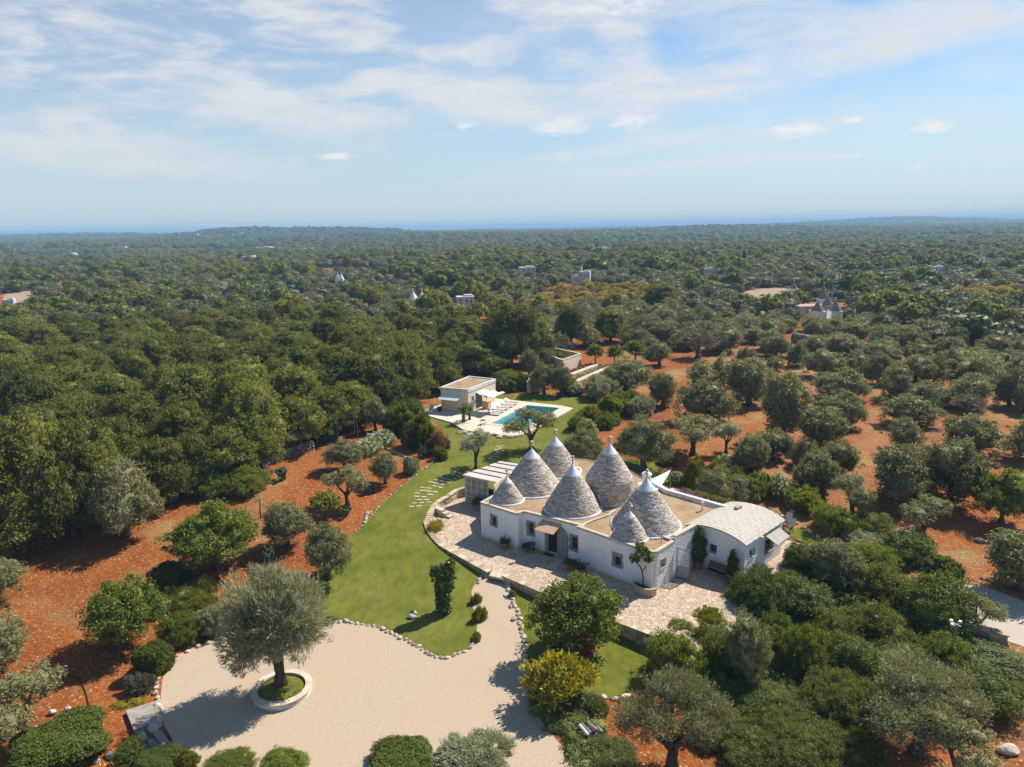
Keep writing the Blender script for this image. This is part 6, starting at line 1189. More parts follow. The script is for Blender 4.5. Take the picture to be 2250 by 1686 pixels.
p = P(735, 968); gn = thing('net_shelter', 'dark green net covered frame at the edge of the wood', 'shelter', p, .35); hN = 2.3; m = MB(); m.slab((-2, -1.2, 0), (-2, 1.2, 0), (-2, 1.2, hN), (-2, -1.2, hN), .03); m.slab((-2, -1.2, 0), (.3, -1.2, 0), (.3, -1.2, hN), (-2, -1.2, hN), .03); m.slab((-2.1, -1.0, hN), (.6, -1.0, hN), (.6, 1.0, hN + .2), (-2.1, 1.0, hN + .2), .03); m.build('net', M_green, gn); m = MB()
for x, y in ((-2, -1.2), (.3, -1.2), (2.5, -1.2), (2.5, 1.2), (-2, 1.2)): m.bar((x, y, 0), (x, y, hN), .07)
m.build('post', M_metal, gn)
def drywall(label, px, h, seed, thick=.9): return stone_run('dry_stone_wall', label, 'stone wall', smooth_poly([P(a, b) for a, b in px], False, 4), thick, lambda x, y: ground(x, y) - .3, lambda x, y: ground(x, y) + h, M_grey_stone, seed, (.34, .22), True, True)
drywall('grey dry stone wall at the foot of the wood by the red bed', ((575, 1028), (610, 1010), (650, 998), (690, 986)), 1.0, 21)
drywall('short grey dry stone wall under the dark olive by the wood', ((335, 1115), (360, 1105), (385, 1098)), .9, 22)
drywall('tall dark dry stone wall across the upper olive field', ((1742, 752), (1775, 758), (1815, 762)), 1.9, 23, 1.2)
drywall('low grey dry stone wall behind the upper garden fruit trees', ((1240, 768), (1262, 766)), 1.2, 24)
for i, (a, b, s) in enumerate(((1875 + 340, 1655, 1.0), (2152, 1190, .7), (2006, 1420, .6), (1745, 1125, .7), (115, 1570, .42), (150, 1562, .36))):
    p = P(a, b); m = MB(); m.rock((0, 0, .15), (.6 * s, .42 * s, .35 * s), 560 + i); tag(m.build('boulder', M_stone, None, False, p), ('big pale boulder on red soil at the right picture edge', 'pale boulder below the fresh green tree on the right', 'pale stone beside the low wall by the road', 'pale boulder at the upper end of the flowering hedge', 'flat pale stone on red soil near the hose', 'second flat stone on red soil, closest to the hose')[i], 'boulder')
# little stepping logs in the red bed
for k in range(9):
    a, b = 848 + k * 8.2, 986 + k * 3.6; p = P(a, b); m = MB(); m.box((0, 0, .05), (.16, 1.0, .1)); o = tag(m.build('sleeper_step', M_slab, None, False, p), 'wooden sleeper in the row of steps through the red bed', 'step', 'sleeper steps in the red bed'); o.rotation_euler = (0, 0, R(30))
# ------------------------------------------------------------------ garden trees, one by one (kind, base x, base y, crown width, top y, label)
ORD = ('first', 'second', 'third', 'fourth', 'fifth', 'sixth', 'seventh', 'eighth', 'ninth', 'tenth', 'eleventh', 'twelfth', 'thirteenth', 'fourteenth', 'fifteenth', 'sixteenth', 'seventeenth', 'eighteenth', 'nineteenth', 'twentieth')
G1 = 'garden trees'
for t in (
 ('carob', 477, 1248, 185, 1096, 'round bright green carob tree on the red bed, left of the lawn'),
 ('olive_near', 631, 1203, 102, 1094, 'round olive tree between the carob and the lawn'),
 ('olive_near', 721, 1273, 114, 1146, 'olive tree with bare leaning trunk at the left edge of the lawn'),
 ('carob', 271, 1420, 174, 1262, 'round green carob tree left of the clipped bushes by the court'),
 ('young_tree', 716, 1138, 70, 1080, 'small yellow green young tree in the red bed'),
 ('olive_open', 763, 1110, 88, 1025, 'olive tree with two separate leaf balls in the red bed'),
 ('olive_near', 847, 1063, 64, 994, 'small silvery olive tree near the curving lawn edge'),
 ('olive_near', 758, 1031, 82, 966, 'flat topped olive tree on the far side of the red bed'),
 ('sapling', 573, 1139, 26, 1085, 'spindly sapling standing alone on red soil'),
 ('olive_near', 279, 1177, 150, 1003, 'large dark olive tree against the front of the wood'),
 ('olive_open', 1167, 988, 102, 897, 'olive tree with two tufted crowns between pool and house'),
 ('olive_open', 1046, 1029, 76, 937, 'pale sparse olive tree left of the garden shelter'),
 ('olive_near', 1281, 1030, 88, 944, 'round olive tree rising behind the rearmost stone cones'),
 ('olive_near', 1413, 1033, 116, 912, 'big dense olive tree on the lawn behind the tallest cone'),
 ('olive_near', 825, 948, 52, 872, 'small olive tree beside the green net shelter'),
 ('olive_big', 640, 1000, 80, 935, 'dark olive tree standing before the dry stone wall of the wood'),
 ('carob', 1264, 1428, 200, 1250, 'large bright green carob tree before the terrace wall'),
 ('golden_tree', 1229, 1545, 148, 1418, 'golden yellow bush tree beside the gravel court'),
 ('olive_big', 1476, 1690, 215, 1462, 'large olive tree with forked trunk at the bottom of the picture'),
 ('olive_big', 2016, 1655, 255, 1436, 'broad olive tree with dark trunk in the lower right'),
 ('olive_open', 2100, 1745, 150, 1572, 'olive tree cut by the lower right picture edge'),
 ('olive_open', 2142, 1395, 92, 1305, 'small twin tufted olive tree beside the white gravel road'),
 ('olive_near', 8, 1475, 120, 1330, 'olive tree cut by the left picture edge, upper of the two lower left'),
 ('olive_near', -12, 1325, 130, 1215, 'olive tree at the left picture edge under the wood'),
 ('olive_open', 60, 1650, 185, 1462, 'sprawling olive tree in the lower left corner'),
 ('olive_near', 1195, 868, 58, 795, 'olive tree beside the little pillared shelter, left of its two neighbours'),
 ('olive_near', 1232, 870, 50, 800, 'olive tree beside the garden hedge, right of the pillared shelter'),
 ('olive_near', 1163, 826, 50, 764, 'olive tree left of the walled basin'),
 ('olive_near', 1196, 812, 40, 764, 'small olive tree before the corner of the walled basin'),
 ('olive_near', 1376, 862, 108, 785, 'open grown olive tree right of the kitchen garden beds'),
 ('fruit_tree', 1308, 801, 40, 756, 'small umbrella shaped fruit tree, leftmost of three behind the beds'),
 ('fruit_tree', 1350, 802, 35, 758, 'small fruit tree, middle one of three behind the beds'),
 ('fruit_tree', 1396, 794, 50, 747, 'fuller fruit tree, rightmost of three behind the beds'),
 ('olive_near', 1448, 804, 58, 750, 'rounded olive tree at the right end of the fruit tree row'),
 ('oak', 1122, 810, 140, 668, 'tall dark oak at the right end of the wood'),
 ('oak', 1166, 800, 100, 690, 'dark oak just right of the tallest oak, beside the walled basin'),
 ('oak', 1255, 758, 80, 672, 'oak standing alone beyond the walled basin'),
 ('oak', 1342, 752, 84, 680, 'broad oak beyond the fruit trees'),
 ('oak', 1450, 694, 96, 622, 'high oak in the grove above the olive field'),
 ('carob', 2200, 1150, 125, 1026, 'fresh green broadleaf tree near the right picture edge')):
    plant_px(t[0], t[1], t[2], t[3], t[4], t[5], G1)
# olive field on the right: three rows, each tree where the photograph has it
G2 = 'olive trees of the red field'
row1 = [('olive_open', 1522, 1000, 104, 914), ('olive_open', 1595, 994, 58, 925), ('olive_mid', 1650, 1035, 80, 953), ('olive_mid', 1696, 1010, 80, 946), ('olive_mid', 1768, 1022, 54, 962), ('olive_mid', 1790, 1080, 100, 990), ('olive_mid', 1838, 1048, 72, 968), ('olive_open', 1871, 1133, 94, 1045), ('olive_mid', 1970, 1100, 132, 972), ('olive_open', 2026, 1184, 104, 1086), ('olive_mid', 2087, 1104, 132, 960), ('olive_mid', 2238, 1296, 110, 1170)]
row2 = [('olive_mid', 1457, 892, 52, 822), ('olive_mid', 1545, 853, 78, 795), ('olive_mid', 1555, 924, 100, 836), ('olive_mid', 1588, 848, 61, 778), ('olive_mid', 1644, 891, 82, 792), ('olive_mid', 1719, 964, 78, 822), ('olive_mid', 1800, 987, 82, 898), ('olive_mid', 1838, 937, 96, 859), ('olive_mid', 1842, 877, 100, 811), ('olive_mid', 1985, 997, 74, 917), ('olive_mid', 2002, 932, 98, 869), ('olive_mid', 2032, 887, 86, 839), ('grey_tree', 2126, 920, 70, 866), ('olive_mid', 2128, 897, 95, 824), ('olive_mid', 2125, 993, 110, 909), ('olive_mid', 2216, 893, 64, 810), ('olive_mid', 2250, 907, 54, 838), ('olive_mid', 2264, 1012, 84, 916)]
row3 = [('olive_mid', 1290, 762, 54, 712), ('olive_mid', 1406, 754, 46, 699), ('olive_mid', 1450, 757, 60, 709), ('olive_mid', 1495, 754, 42, 712), ('grey_tree', 1532, 787, 76, 725), ('olive_mid', 1590, 774, 85, 717), ('olive_mid', 1752, 805, 47, 752), ('olive_mid', 1815, 830, 86, 770), ('olive_mid', 1880, 830, 58, 773), ('olive_mid', 1930, 844, 64, 775), ('olive_mid', 1968, 876, 68, 801), ('olive_mid', 2010, 840, 75, 780), ('olive_mid', 2052, 839, 38, 783), ('olive_mid', 2150, 842, 102, 775)]
for nm, row in (('lowest row along the garden hedge', row1), ('middle rows on open red soil', row2), ('upper rows below the dense grove', row3)):
    k = {}
    for i, t in enumerate(row):
        sp_n = 'bare grey tree' if t[0] == 'grey_tree' else 'olive tree'; lb = f'{sp_n} in the {nm}, {ORD[i]} from the left'
        plant_px(t[0], t[1], t[2], t[3] * 1.12, t[4] - 3, lb, G2)
# small trees behind the wood edge and between, to close the upper field
for i, t in enumerate(((1690, 770, 60, 722), (1640, 800, 50, 760), (1705, 815, 44, 780), (1880, 755, 70, 708), (1940, 770, 80, 716), (2010, 775, 70, 725), (2080, 790, 66, 740), (2190, 790, 80, 735), (2250, 800, 80, 745), (1560, 725, 60, 680), (1640, 735, 80, 690), (1500, 715, 60, 672), (1370, 722, 50, 678), (1310, 716, 54, 675), (1250, 720, 44, 685), (1290, 738, 56, 690), (1335, 728, 50, 684), (1388, 738, 54, 692), (1428, 735, 50, 690), (1470, 742, 50, 698), (1515, 752, 56, 706), (1425, 776, 48, 735), (1205, 742, 50, 695), (1230, 768, 46, 728), (1545, 748, 50, 706), (1470, 700, 56, 655), (1400, 702, 50, 660), (1600, 742, 56, 700))):
    plant_px('olive_mid', t[0], t[1], t[2], t[3], 'olive tree on the upper edge of the red field, by the tall dry stone wall' if 1600 < t[0] < 1900 else ('olive tree of the upper grove, right of the tall dry stone wall' if t[0] > 1800 else 'olive tree of the upper grove, above the fruit trees'), 'olive trees at the upper edge of the field' if 1600 < t[0] < 1900 else ('olive trees right of the wall' if t[0] > 1800 else 'olive trees above the fruit trees'))
# olives that close the upper field between those placed above
have = [(o.location.x, o.location.y) for o in col.objects if o.parent is None and o.get('category') in ('olive tree', 'tree', 'oak tree', 'fruit tree')]
band = WP(((1195, 700), (1480, 698), (1720, 720), (1960, 750), (2270, 780), (2270, 850), (2050, 820), (1900, 800), (1800, 790), (1700, 790), (1600, 760), (1480, 775), (1400, 770), (1290, 772), (1200, 765))); wl = P(1780, 758); fp = P(1815, 690); q = random.Random(55); bx_ = [p[0] for p in band]; by_ = [p[1] for p in band]; nb = 0
for _ in range(4000):
    x, y = q.uniform(min(bx_), max(bx_)), q.uniform(min(by_), max(by_))
    if not inside(band, [x], [y])[0] or any((x - a) ** 2 + (y - b) ** 2 < 5.6 ** 2 for a, b in have) or math.hypot(x - wl.x, y - wl.y) < 8: continue
    have.append((x, y)); nb += 1; plant_at('olive_mid', (x, y, ground(x, y) - .05), q.uniform(4.6, 7.0), q.uniform(3.4, 5.0), 'olive tree filling the upper edge of the red field before the far grove', 'olive trees closing the upper red field')
print('band olives', nb)
# ------------------------------------------------------------------ shrubs, one by one
for t in (
 # left of the court
 ('hedge_cube', 377, 1296, 76, 1240, 'dark clipped cube hedge under the carob, left of the court'), ('rosemary', 410, 1345, 98, 1284, 'olive green rosemary mound behind the laurel bush'), ('rosemary', 450, 1312, 62, 1266, 'round greyish tussock bush at the head of the border'),
 ('bush', 405, 1425, 98, 1340, 'glossy laurel bush at the upper left court edge'), ('lime_bush', 446, 1378, 88, 1310, 'yellow green bush between laurel and big planter olive'), ('silver_bush', 476, 1400, 76, 1326, 'silvery arching shrub at the top of the court'), ('white_flowering_bush', 352, 1360, 44, 1314, 'small whitish shrub between carob and rosemary'),
 ('box_hedge', 343, 1490, 74, 1412, 'bright green clipped box hedge at the left of the court'), ('grey_bush', 313, 1530, 60, 1478, 'dry grey shrub behind the edging stones'), ('yellow_flowers', 300, 1548, 46, 1528, 'yellow flower clump next to the dry grey shrub'), ('yellow_flowers', 268, 1560, 38, 1538, 'yellow flower clump at the corner of the stone platform'),
 ('box_hedge', 140, 1700, 190, 1580, 'big rounded dark green bush in the lower left corner'), ('dark_bush', 285, 1688, 66, 1624, 'dark leafy bush left of the court steps'), ('box_hedge', 348, 1712, 92, 1646, 'mossy green bush just below the court steps'), ('lime_bush', 412, 1700, 52, 1645, 'bright yellow bush at the bottom edge of the court'),
 ('bush', 500, 1715, 112, 1654, 'green hedge bush at the bottom edge, right of the yellow bush'), ('bush', 627, 1715, 108, 1648, 'green hedge bush at the bottom edge below the planter'), ('box_hedge', 885, 1725, 136, 1625, 'dense green hedge block at the bottom centre'), ('silver_bush', 1050, 1725, 170, 1612, 'wide grey green shrub beside the bottom hedge block'),
 # around the red bed and wood edge
 ('oleander', 882, 960, 66, 892, 'tall dark oleander beside the pool lawn, farther one'), ('oleander', 926, 990, 72, 908, 'tall feathery oleander beside the lawn, nearer one'), ('rust_bush', 962, 1000, 52, 946, 'rust flowered bush at the lawn edge'), ('bush', 968, 1014, 32, 980, 'low green bush under the rust flowered bush'), ('white_flowering_bush', 836, 985, 72, 946, 'white flowering mound bush, farther of two in the red bed'), ('white_flowering_bush', 808, 1003, 70, 963, 'white flowering mound bush, nearer of two in the red bed'),
 ('agave', 933, 1008, 34, 972, 'pale agave beside the rust flowered bush'), ('silver_bush', 904, 1045, 36, 1004, 'grey feathery ball shrub at the lawn edge'), ('bush', 540, 1095, 110, 1024, 'spreading green bush at the foot of the wood'), ('bush', 470, 1100, 90, 1030, 'green bush under the oaks left of the spreading bush'), ('lime_bush', 496, 1045, 44, 996, 'yellow green bush peeping from the wood edge'),
 ('prickly_pear', 619, 1058, 30, 1026, 'prickly pear cactus on red soil by the dry wall'), ('prickly_pear', 760, 1140, 26, 1110, 'prickly pear cactus right of the young tree'), ('prickly_pear', 816, 1088, 26, 1062, 'prickly pear cactus near the two ball olive'), ('prickly_pear', 590, 1252, 26, 1202, 'tall prickly pear cactus right of the round carob'),
 ('dark_bush', 905, 935, 60, 880, 'dark bush between oleander and pool deck'), ('bush', 870, 925, 50, 880, 'green bush at the wood edge behind the oleander'), ('dark_bush', 905, 915, 44, 872, 'dark bush against the wood left of the butterfly chair'),
 # path side and near lawn
 ('border_flowers', 1047, 1330, 24, 1304, 'topmost flower clump along the left side of the path'), ('border_flowers', 1054, 1368, 30, 1330, 'middle flower clump along the left side of the path'), ('border_flowers', 1049, 1410, 24, 1388, 'lowest flower clump along the left side of the path'), ('bush', 1126, 1315, 16, 1296, 'tiny bush between the edging stones right of the path'), ('dark_bush', 726, 1372, 28, 1352, 'small dark bush in the stone row by the planter olive'),
 ('yellow_flowers', 958, 1168, 40, 1140, 'bright yellow flowers by the curved kerb wall'), ('bush', 1048, 1112, 26, 1092, 'green bush at the left corner of the house'),
 ('rust_bush', 1216, 1424, 40, 1395, 'reddish bush beside the trunk of the front carob'), ('juniper', 1212, 1575, 90, 1525, 'creeping juniper under the golden tree'), ('juniper', 1262, 1610, 96, 1560, 'creeping juniper left of the log pile'), ('juniper', 1292, 1660, 110, 1605, 'creeping juniper below the log pile'), ('juniper', 1345, 1710, 130, 1650, 'creeping juniper at the bottom edge left of the forked olive'), ('juniper', 1312, 1580, 56, 1530, 'creeping juniper at the low end of the small lawn'), ('juniper', 1245, 1540, 60, 1505, 'creeping juniper right under the golden tree by the lawn'),
 ('agave', 1462, 1390, 40, 1352, 'spiky agave at the end of the terrace wall'), ('agave_rosette', 1436, 1388, 26, 1368, 'small agave beside the bigger terrace agave'),
 # hedges by the pool and kitchen garden
 ('long_hedge', 1110, 858, 84, 820, 'dark green hedge right of the pool house'), ('long_hedge', 1150, 862, 60, 822, 'dark hedge section next to the pillared shelter'), ('lime_bush', 1115, 842, 60, 812, 'light green bushes above the pool house hedge'), ('bush', 1250, 868, 40, 830, 'round green bush right of the pillared shelter'), ('white_flowering_bush', 1265, 872, 36, 842, 'white flowering bush at the end of the pool hedge'),
 ('silver_bush', 1318, 882, 76, 826, 'grey green bush at the corner of the pool lawn'), ('oleander', 1372, 912, 90, 862, 'broad oleander bush at the edge of the olive field'), ('silver_bush', 1405, 918, 60, 870, 'grey shrub just right of the broad oleander'), ('oleander', 1340, 918, 50, 872, 'round green oleander left of the broad one'), ('bush', 1328, 945, 50, 908, 'green mound bush below the oleanders'), ('lime_bush', 1296, 936, 60, 892, 'light green bush on the pool lawn border'), ('bush', 1268, 950, 50, 912, 'dark green bush left of the white flowering one by the cones'), ('white_flowering_bush', 1291, 970, 48, 922, 'white blossoming bush behind the cones'), ('bush', 1350, 935, 30, 905, 'small dark bush at the red field corner'),
 # behind the house towards the annex
 ('lime_bush', 1440, 1010, 50, 985, 'low yellow green bushes on the lawn border right of the big olive'), ('lime_bush', 1465, 1025, 44, 1000, 'low yellow green bush beside the sail pole'), ('lime_bush', 1526, 1072, 50, 1002, 'tall yellow green bush right of the shade sail'), ('lime_bush', 1570, 1066, 46, 1015, 'second yellow green bush right of the shade sail'), ('white_flowering_bush', 1602, 1045, 62, 1000, 'white flowering shrub above the annex roof'), ('bush', 1614, 1066, 48, 1024, 'green bush below the white flowering shrub'), ('white_flowering_bush', 1485, 1068, 34, 1036, 'small white flowered bush under the shade sail'),
 ('olive_near', 1572, 1112, 96, 1026, 'bushy grey olive leaning over the roof parapet'), ('olive_near', 1620, 1110, 60, 1040, 'slim grey olive behind the annex vault'),
 ('long_hedge', 1660, 1108, 66, 1040, 'dark hedge section nearest the annex back corner'), ('white_flowering_bush', 1712, 1104, 66, 1044, 'white flowering bush in the long hedge'), ('oleander', 1768, 1130, 76, 1070, 'bright green oleander in the long hedge'), ('silver_bush', 1786, 1128, 30, 1104, 'blue grey bush in the long hedge'), ('bush', 1828, 1182, 76, 1110, 'large leafy bush with orange tips in the long hedge'), ('long_hedge', 1740, 1120, 60, 1075, 'dark hedge section under the white flowering bush'),
 ('bush', 1908, 1182, 76, 1128, 'green bush at the lower end of the long hedge'), ('silver_bush', 1900, 1208, 84, 1166, 'grey lavender like bush below the long hedge'), ('white_flowering_bush', 2000, 1228, 70, 1162, 'white tipped bush near the gravel road'), ('dark_bush', 1995, 1250, 92, 1176, 'dark glossy bush near the gravel road'), ('round_juniper', 2066, 1302, 64, 1228, 'smooth rounded dark juniper at the start of the gravel road'),
 # the big shrubbery in the lower right
 ('dark_bush', 1764, 1272, 70, 1198, 'dark bush at the corner of the annex path'), ('olive_near', 1828, 1288, 98, 1180, 'grey olive bush behind the annex path'), ('bush', 1911, 1264, 86, 1196, 'yellow green leafy bush above the shrubbery'), ('bush', 1927, 1330, 106, 1240, 'broad leafy bush in the upper shrubbery'), ('dark_bush', 1650, 1362, 102, 1252, 'dark bush at the terrace end below the annex'), ('bush', 1732, 1322, 78, 1258, 'yellow green bush below the annex corner'), ('dark_bush', 1765, 1374, 112, 1280, 'dark rounded bush in the upper middle shrubbery'), ('dark_bush', 2042, 1412, 138, 1268, 'largest dark bush at the right of the shrubbery'), ('bush', 1916, 1428, 120, 1324, 'leafy bush in the centre of the shrubbery'), ('bush', 1830, 1428, 82, 1346, 'small bush left of the shrubbery centre'),
 ('olive_near', 1633, 1505, 84, 1340, 'young pine green bush tree at the left of the shrubbery'), ('rust_bush', 1686, 1400, 34, 1362, 'pink flowered bush in the shrubbery'), ('dark_bush', 1690, 1450, 66, 1375, 'dark bush under the pink flowered bush'), ('bush', 1765, 1494, 98, 1372, 'tall leafy bush in the middle of the shrubbery'), ('dark_bush', 1862, 1504, 116, 1390, 'dark broad bush below the shrubbery centre'), ('bush', 1970, 1474, 110, 1396, 'green bush left of the lamp post'), ('bush', 2068, 1474, 92, 1390, 'green bush around the foot of the lamp post'), ('dark_bush', 2158, 1484, 150, 1398, 'wide dark bush below the low road wall'), ('dark_bush', 2152, 1584, 134, 1464, 'dark bush casting shade on red soil at the right'),
 ('juniper', 1683, 1606, 156, 1498, 'dark sprawling juniper in the lower shrubbery'), ('juniper', 1844, 1606, 152, 1476, 'dark feathery juniper right of the sprawling one'), ('juniper', 1660, 1700, 160, 1580, 'pale spiky sprawling juniper at the bottom edge, left part'), ('juniper', 1780, 1705, 170, 1575, 'pale spiky sprawling juniper at the bottom edge, right part'), ('juniper', 1560, 1650, 130, 1560, 'pale juniper right of the forked olive'), ('dark_bush', 1885, 1712, 84, 1606, 'dark bush at the bottom edge before the broad olive'),
 ('bush', 1480, 1512, 122, 1384, 'bright leafy bush at the end of the small lawn'), ('lime_bush', 1555, 1400, 92, 1334, 'feathery green bush at the terrace edge'), ('bush', 1600, 1504, 120, 1388, 'dense bush right of the small lawn'), ('bush', 1500, 1418, 70, 1360, 'leafy bush over the end of the terrace wall'), ('dark_bush', 1645, 1592, 94, 1514, 'dark bush between juniper and the forked olive'), ('bush', 1555, 1560, 100, 1480, 'green bush beside the forked olive'), ('dark_bush', 1715, 1420, 60, 1350, 'dark bush next to the pink flowered one'), ('dark_bush', 1560, 1450, 90, 1370, 'dark bush below the feathery green one'), ('dark_bush', 1990, 1530, 90, 1450, 'dark bush behind the broad lower right olive'), ('juniper', 1920, 1560, 120, 1490, 'juniper beside the broad lower right olive'), ('bush', 2075, 1545, 80, 1470, 'leafy bush right of the broad lower right olive'),
 ('juniper', 2230, 1545, 70, 1500, 'grey juniper at the right picture edge')):
    big = t[1] > 1600 and t[2] > 1180; plant_px(t[0], t[1], t[2], t[3] * (1.22 if big else 1.0), t[4] - (6 if big else 0), t[5], 'garden shrubs')
# low tangled undergrowth that fills the gaps of the shrubbery, and dark leaves added in place of shade at the wood edge: nobody could count it
def undergrowth(px, mat, step, hh, seed, label, ll=.12, lw=.06):
    poly = WP(px); xs = [p[0] for p in poly]; ys_ = [p[1] for p in poly]; gx, gy = np.meshgrid(np.arange(min(xs), max(xs), step), np.arange(min(ys_), max(ys_), step)); gx = gx.ravel() + rng.uniform(-.4, .4, gx.size) * step; gy = gy.ravel() + rng.uniform(-.4, .4, gy.size) * step; m_ = inside(poly, gx, gy); bl = [(a, b, ground(a, b) + .05, step * rng.uniform(.6, .95), step * rng.uniform(.6, .95), hh * rng.uniform(.5, 1.3)) for a, b in zip(gx[m_], gy[m_])]
    V, Fc = foliage(bl, len(bl) * 16, 16, .24, ll, lw, seed, core=.7, lowcut=-.1, shell=(.8, 1.15)); tag(link('undergrowth', np_mesh('undergrowth', V, Fc, mat)), label, None, None, 'stuff')
undergrowth(((1470, 1440), (1560, 1400), (1660, 1350), (1770, 1270), (1880, 1235), (1960, 1260), (2030, 1310), (2070, 1400), (2180, 1440), (2215, 1480), (2190, 1560), (2080, 1560), (1960, 1600), (1900, 1720), (1600, 1720), (1560, 1600), (1420, 1520)), L_bay, 1.3, .75, 951, 'tangled undergrowth between the bushes of the lower right shrubbery')
undergrowth(((1168, 1505), (1250, 1512), (1330, 1545), (1315, 1600), (1330, 1660), (1400, 1720), (1300, 1720), (1240, 1635), (1200, 1590), (1172, 1545)), L_juniper, .9, .45, 952, 'creeping green ground cover along the right edge of the gravel court')
undergrowth(((-60, 1200), (120, 1170), (250, 1125), (350, 1075), (480, 1050), (580, 1010), (660, 970), (720, 940), (800, 905), (870, 878), (945, 870), (985, 850), (1040, 834), (1090, 815), (1110, 780), (1000, 770), (800, 850), (600, 950), (300, 1050), (0, 1130)), L_bay, 2.0, .9, 953, 'added dark leaves standing in for shade along the edge of the oak wood', .2, .1)  # dark leaf layer added over the red soil to stand in for the wood's shade
# ------------------------------------------------------------------ the oak wood
wood = WP(((-260, 1420), (0, 1225), (120, 1185), (250, 1140), (350, 1085), (450, 1062), (560, 1022), (640, 980), (720, 956), (800, 922), (870, 893), (945, 880), (985, 858), (1040, 840), (1085, 822), (1130, 800), (1140, 770), (1090, 748), (900, 738), (600, 726), (300, 736), (0, 768), (-420, 800)))
phc = (c2[0] + c2[2]) / 2; pts_ = []; q = random.Random(77); xs = [p[0] for p in wood]; ys_ = [p[1] for p in wood]
for _ in range(9000):
    x, y = q.uniform(min(xs), max(xs)), q.uniform(min(ys_), max(ys_))
    if not inside(wood, [x], [y])[0] or (Vector((x, y)) - phc).length < 6.6: continue
    sp_ = 5.0 + 0.012 * y
    if all((x - a) ** 2 + (y - b) ** 2 > sp_ ** 2 for a, b in pts_): pts_.append((x, y))
pts_.sort(key=lambda p: p[1])
for i, (x, y) in enumerate(pts_):
    v = Vector((x, y, CAM_H)); inview = abs(x) < 0.78 * y + 6
    if not inview: continue
    W_ = q.uniform(5.6, 9.0); Hh = q.uniform(6.0, 8.6) * (1 - 0.12 * (y > 110))
    k = 'oak'
    px_near = y < 70
    lb = 'oak tree at the near edge of the oak wood, above the red bed' if y < 72 else ('oak tree in the middle of the dense oak wood left of the lawn' if y < 105 else 'oak tree at the far side of the dense oak wood')
    gpn = 'oaks at the near edge of the wood' if y < 72 else ('oaks in the middle of the wood' if y < 105 else 'oaks at the far side of the wood')
    plant_at(k, (x, y, ground(x, y) - .1), W_, Hh, lb, gpn)
for i, (x, y, w_, t_) in enumerate(((10, 1222, 190, 925), (95, 1198, 170, 900), (165, 1178, 160, 930), (228, 1160, 130, 960), (365, 1105, 130, 955), (425, 1082, 120, 950), (505, 1058, 130, 930), (560, 1035, 120, 900), (660, 985, 120, 870), (725, 962, 110, 855), (775, 938, 110, 835), (835, 905, 110, 800), (900, 890, 90, 790))): plant_px('oak', x, y, w_, t_, f'big oak in the front row of the wood, {ORD[i]} from the left', 'front row of the oak wood')
plant_px('rusty_oak', 290, 1010, 110, 880, 'rust brown dying oak among the green oaks')
# fringe of autumn coloured small trees behind the wood
for i, (x, y, w_, t_) in enumerate(((640, 722, 60, 690), (700, 718, 60, 682), (760, 712, 50, 682), (910, 716, 70, 690), (980, 712, 60, 684), (1030, 722, 50, 694), (850, 708, 50, 684), (590, 714, 60, 690), (1010, 700, 50, 680), (1200, 705, 50, 672), (1170, 690, 46, 660), (1235, 690, 46, 660))): plant_px('lime_far', x, y, w_, t_, 'yellowish small tree in the fringe behind the oak wood', 'yellowish trees behind the wood')
def Pz(px, py, dz):                      # where the view line meets the tree top level
    d = ray(px, py); lo, hi = 60.0, 30000.0
    for t in np.geomspace(60, 30000, 900):
        q_ = Vector((0, 0, CAM_H)) + d * float(t)
        if q_.z < ground(q_.x, q_.y) + dz: return Vector((q_.x, q_.y, ground(q_.x, q_.y)))
    q_ = Vector((0, 0, CAM_H)) + d * 6000; return Vector((q_.x, q_.y, ground(q_.x, q_.y)))
FAR_SPOTS = [(67, 541, 20), (92, 536, 8), (154, 561, 24), (268, 547, 20), (308, 534, 10), (238, 535, 12), (387, 524, 14), (430, 517, 12), (528, 514, 10), (548, 570, 28), (579, 547, 38), (676, 550, 26), (702, 528, 14), (633, 531, 9), (590, 513, 12), (621, 522, 6), (730, 543, 8), (697, 516, 10), (962, 525, 6), (864, 528, 9), (1325, 514, 22), (1350, 518, 20), (1457, 505, 24), (1464, 518, 9), (1515, 514, 18), (1593, 513, 16), (1320, 552, 34), (1158, 593, 34), (1207, 544, 7), (1556, 600, 18), (1285, 606, 24), (1264, 616, 14), (2150, 505, 20), (1731, 515, 18), (1891, 504, 10), (1979, 502, 8), (1791, 500, 7), (2060, 590, 22), (1022, 657, 38), (20, 664, 22), (1808, 656, 24), (1818, 673, 28), (1835, 683, 26), (1796, 683, 28), (1744, 634, 18), (1830, 641, 14), (1876, 712, 26), (908, 656, 18), (926, 657, 18), (742, 612, 12), (750, 612, 12), (168, 592, 9), (2152, 576, 10), (2162, 576, 10), (1838, 616, 10), (1848, 617, 8)]
# ------------------------------------------------------------------ groves out to the horizon
near_line = WP(((-2600, 800), (-420, 775), (0, 745), (300, 718), (600, 712), (900, 718), (1090, 722), (1180, 700), (1300, 706), (1420, 700), (1480, 700), (1640, 712), (1720, 728), (1860, 742), (1960, 762), (2100, 780), (2250, 782), (2700, 810), (5200, 850)))
near_poly = near_line + [(900, -80), (-900, -80)]
orchard = WP(((1130, 690), (1250, 695), (1420, 672), (1430, 640), (1240, 628), (1180, 655)))
orchard2 = WP(((2090, 676), (2260, 682), (2260, 645), (2100, 645)))
open1 = WP(((0, 700), (60, 690), (110, 668), (70, 640), (10, 648), (-80, 680))); open2 = WP(((1600, 676), (1690, 694), (1765, 668), (1745, 630), (1640, 636))); open3 = WP(((600, 600), (760, 606), (860, 612), (860, 596), (700, 588), (600, 590))); open4 = WP(((1770, 706), (1870, 706), (1880, 668), (1770, 662)))
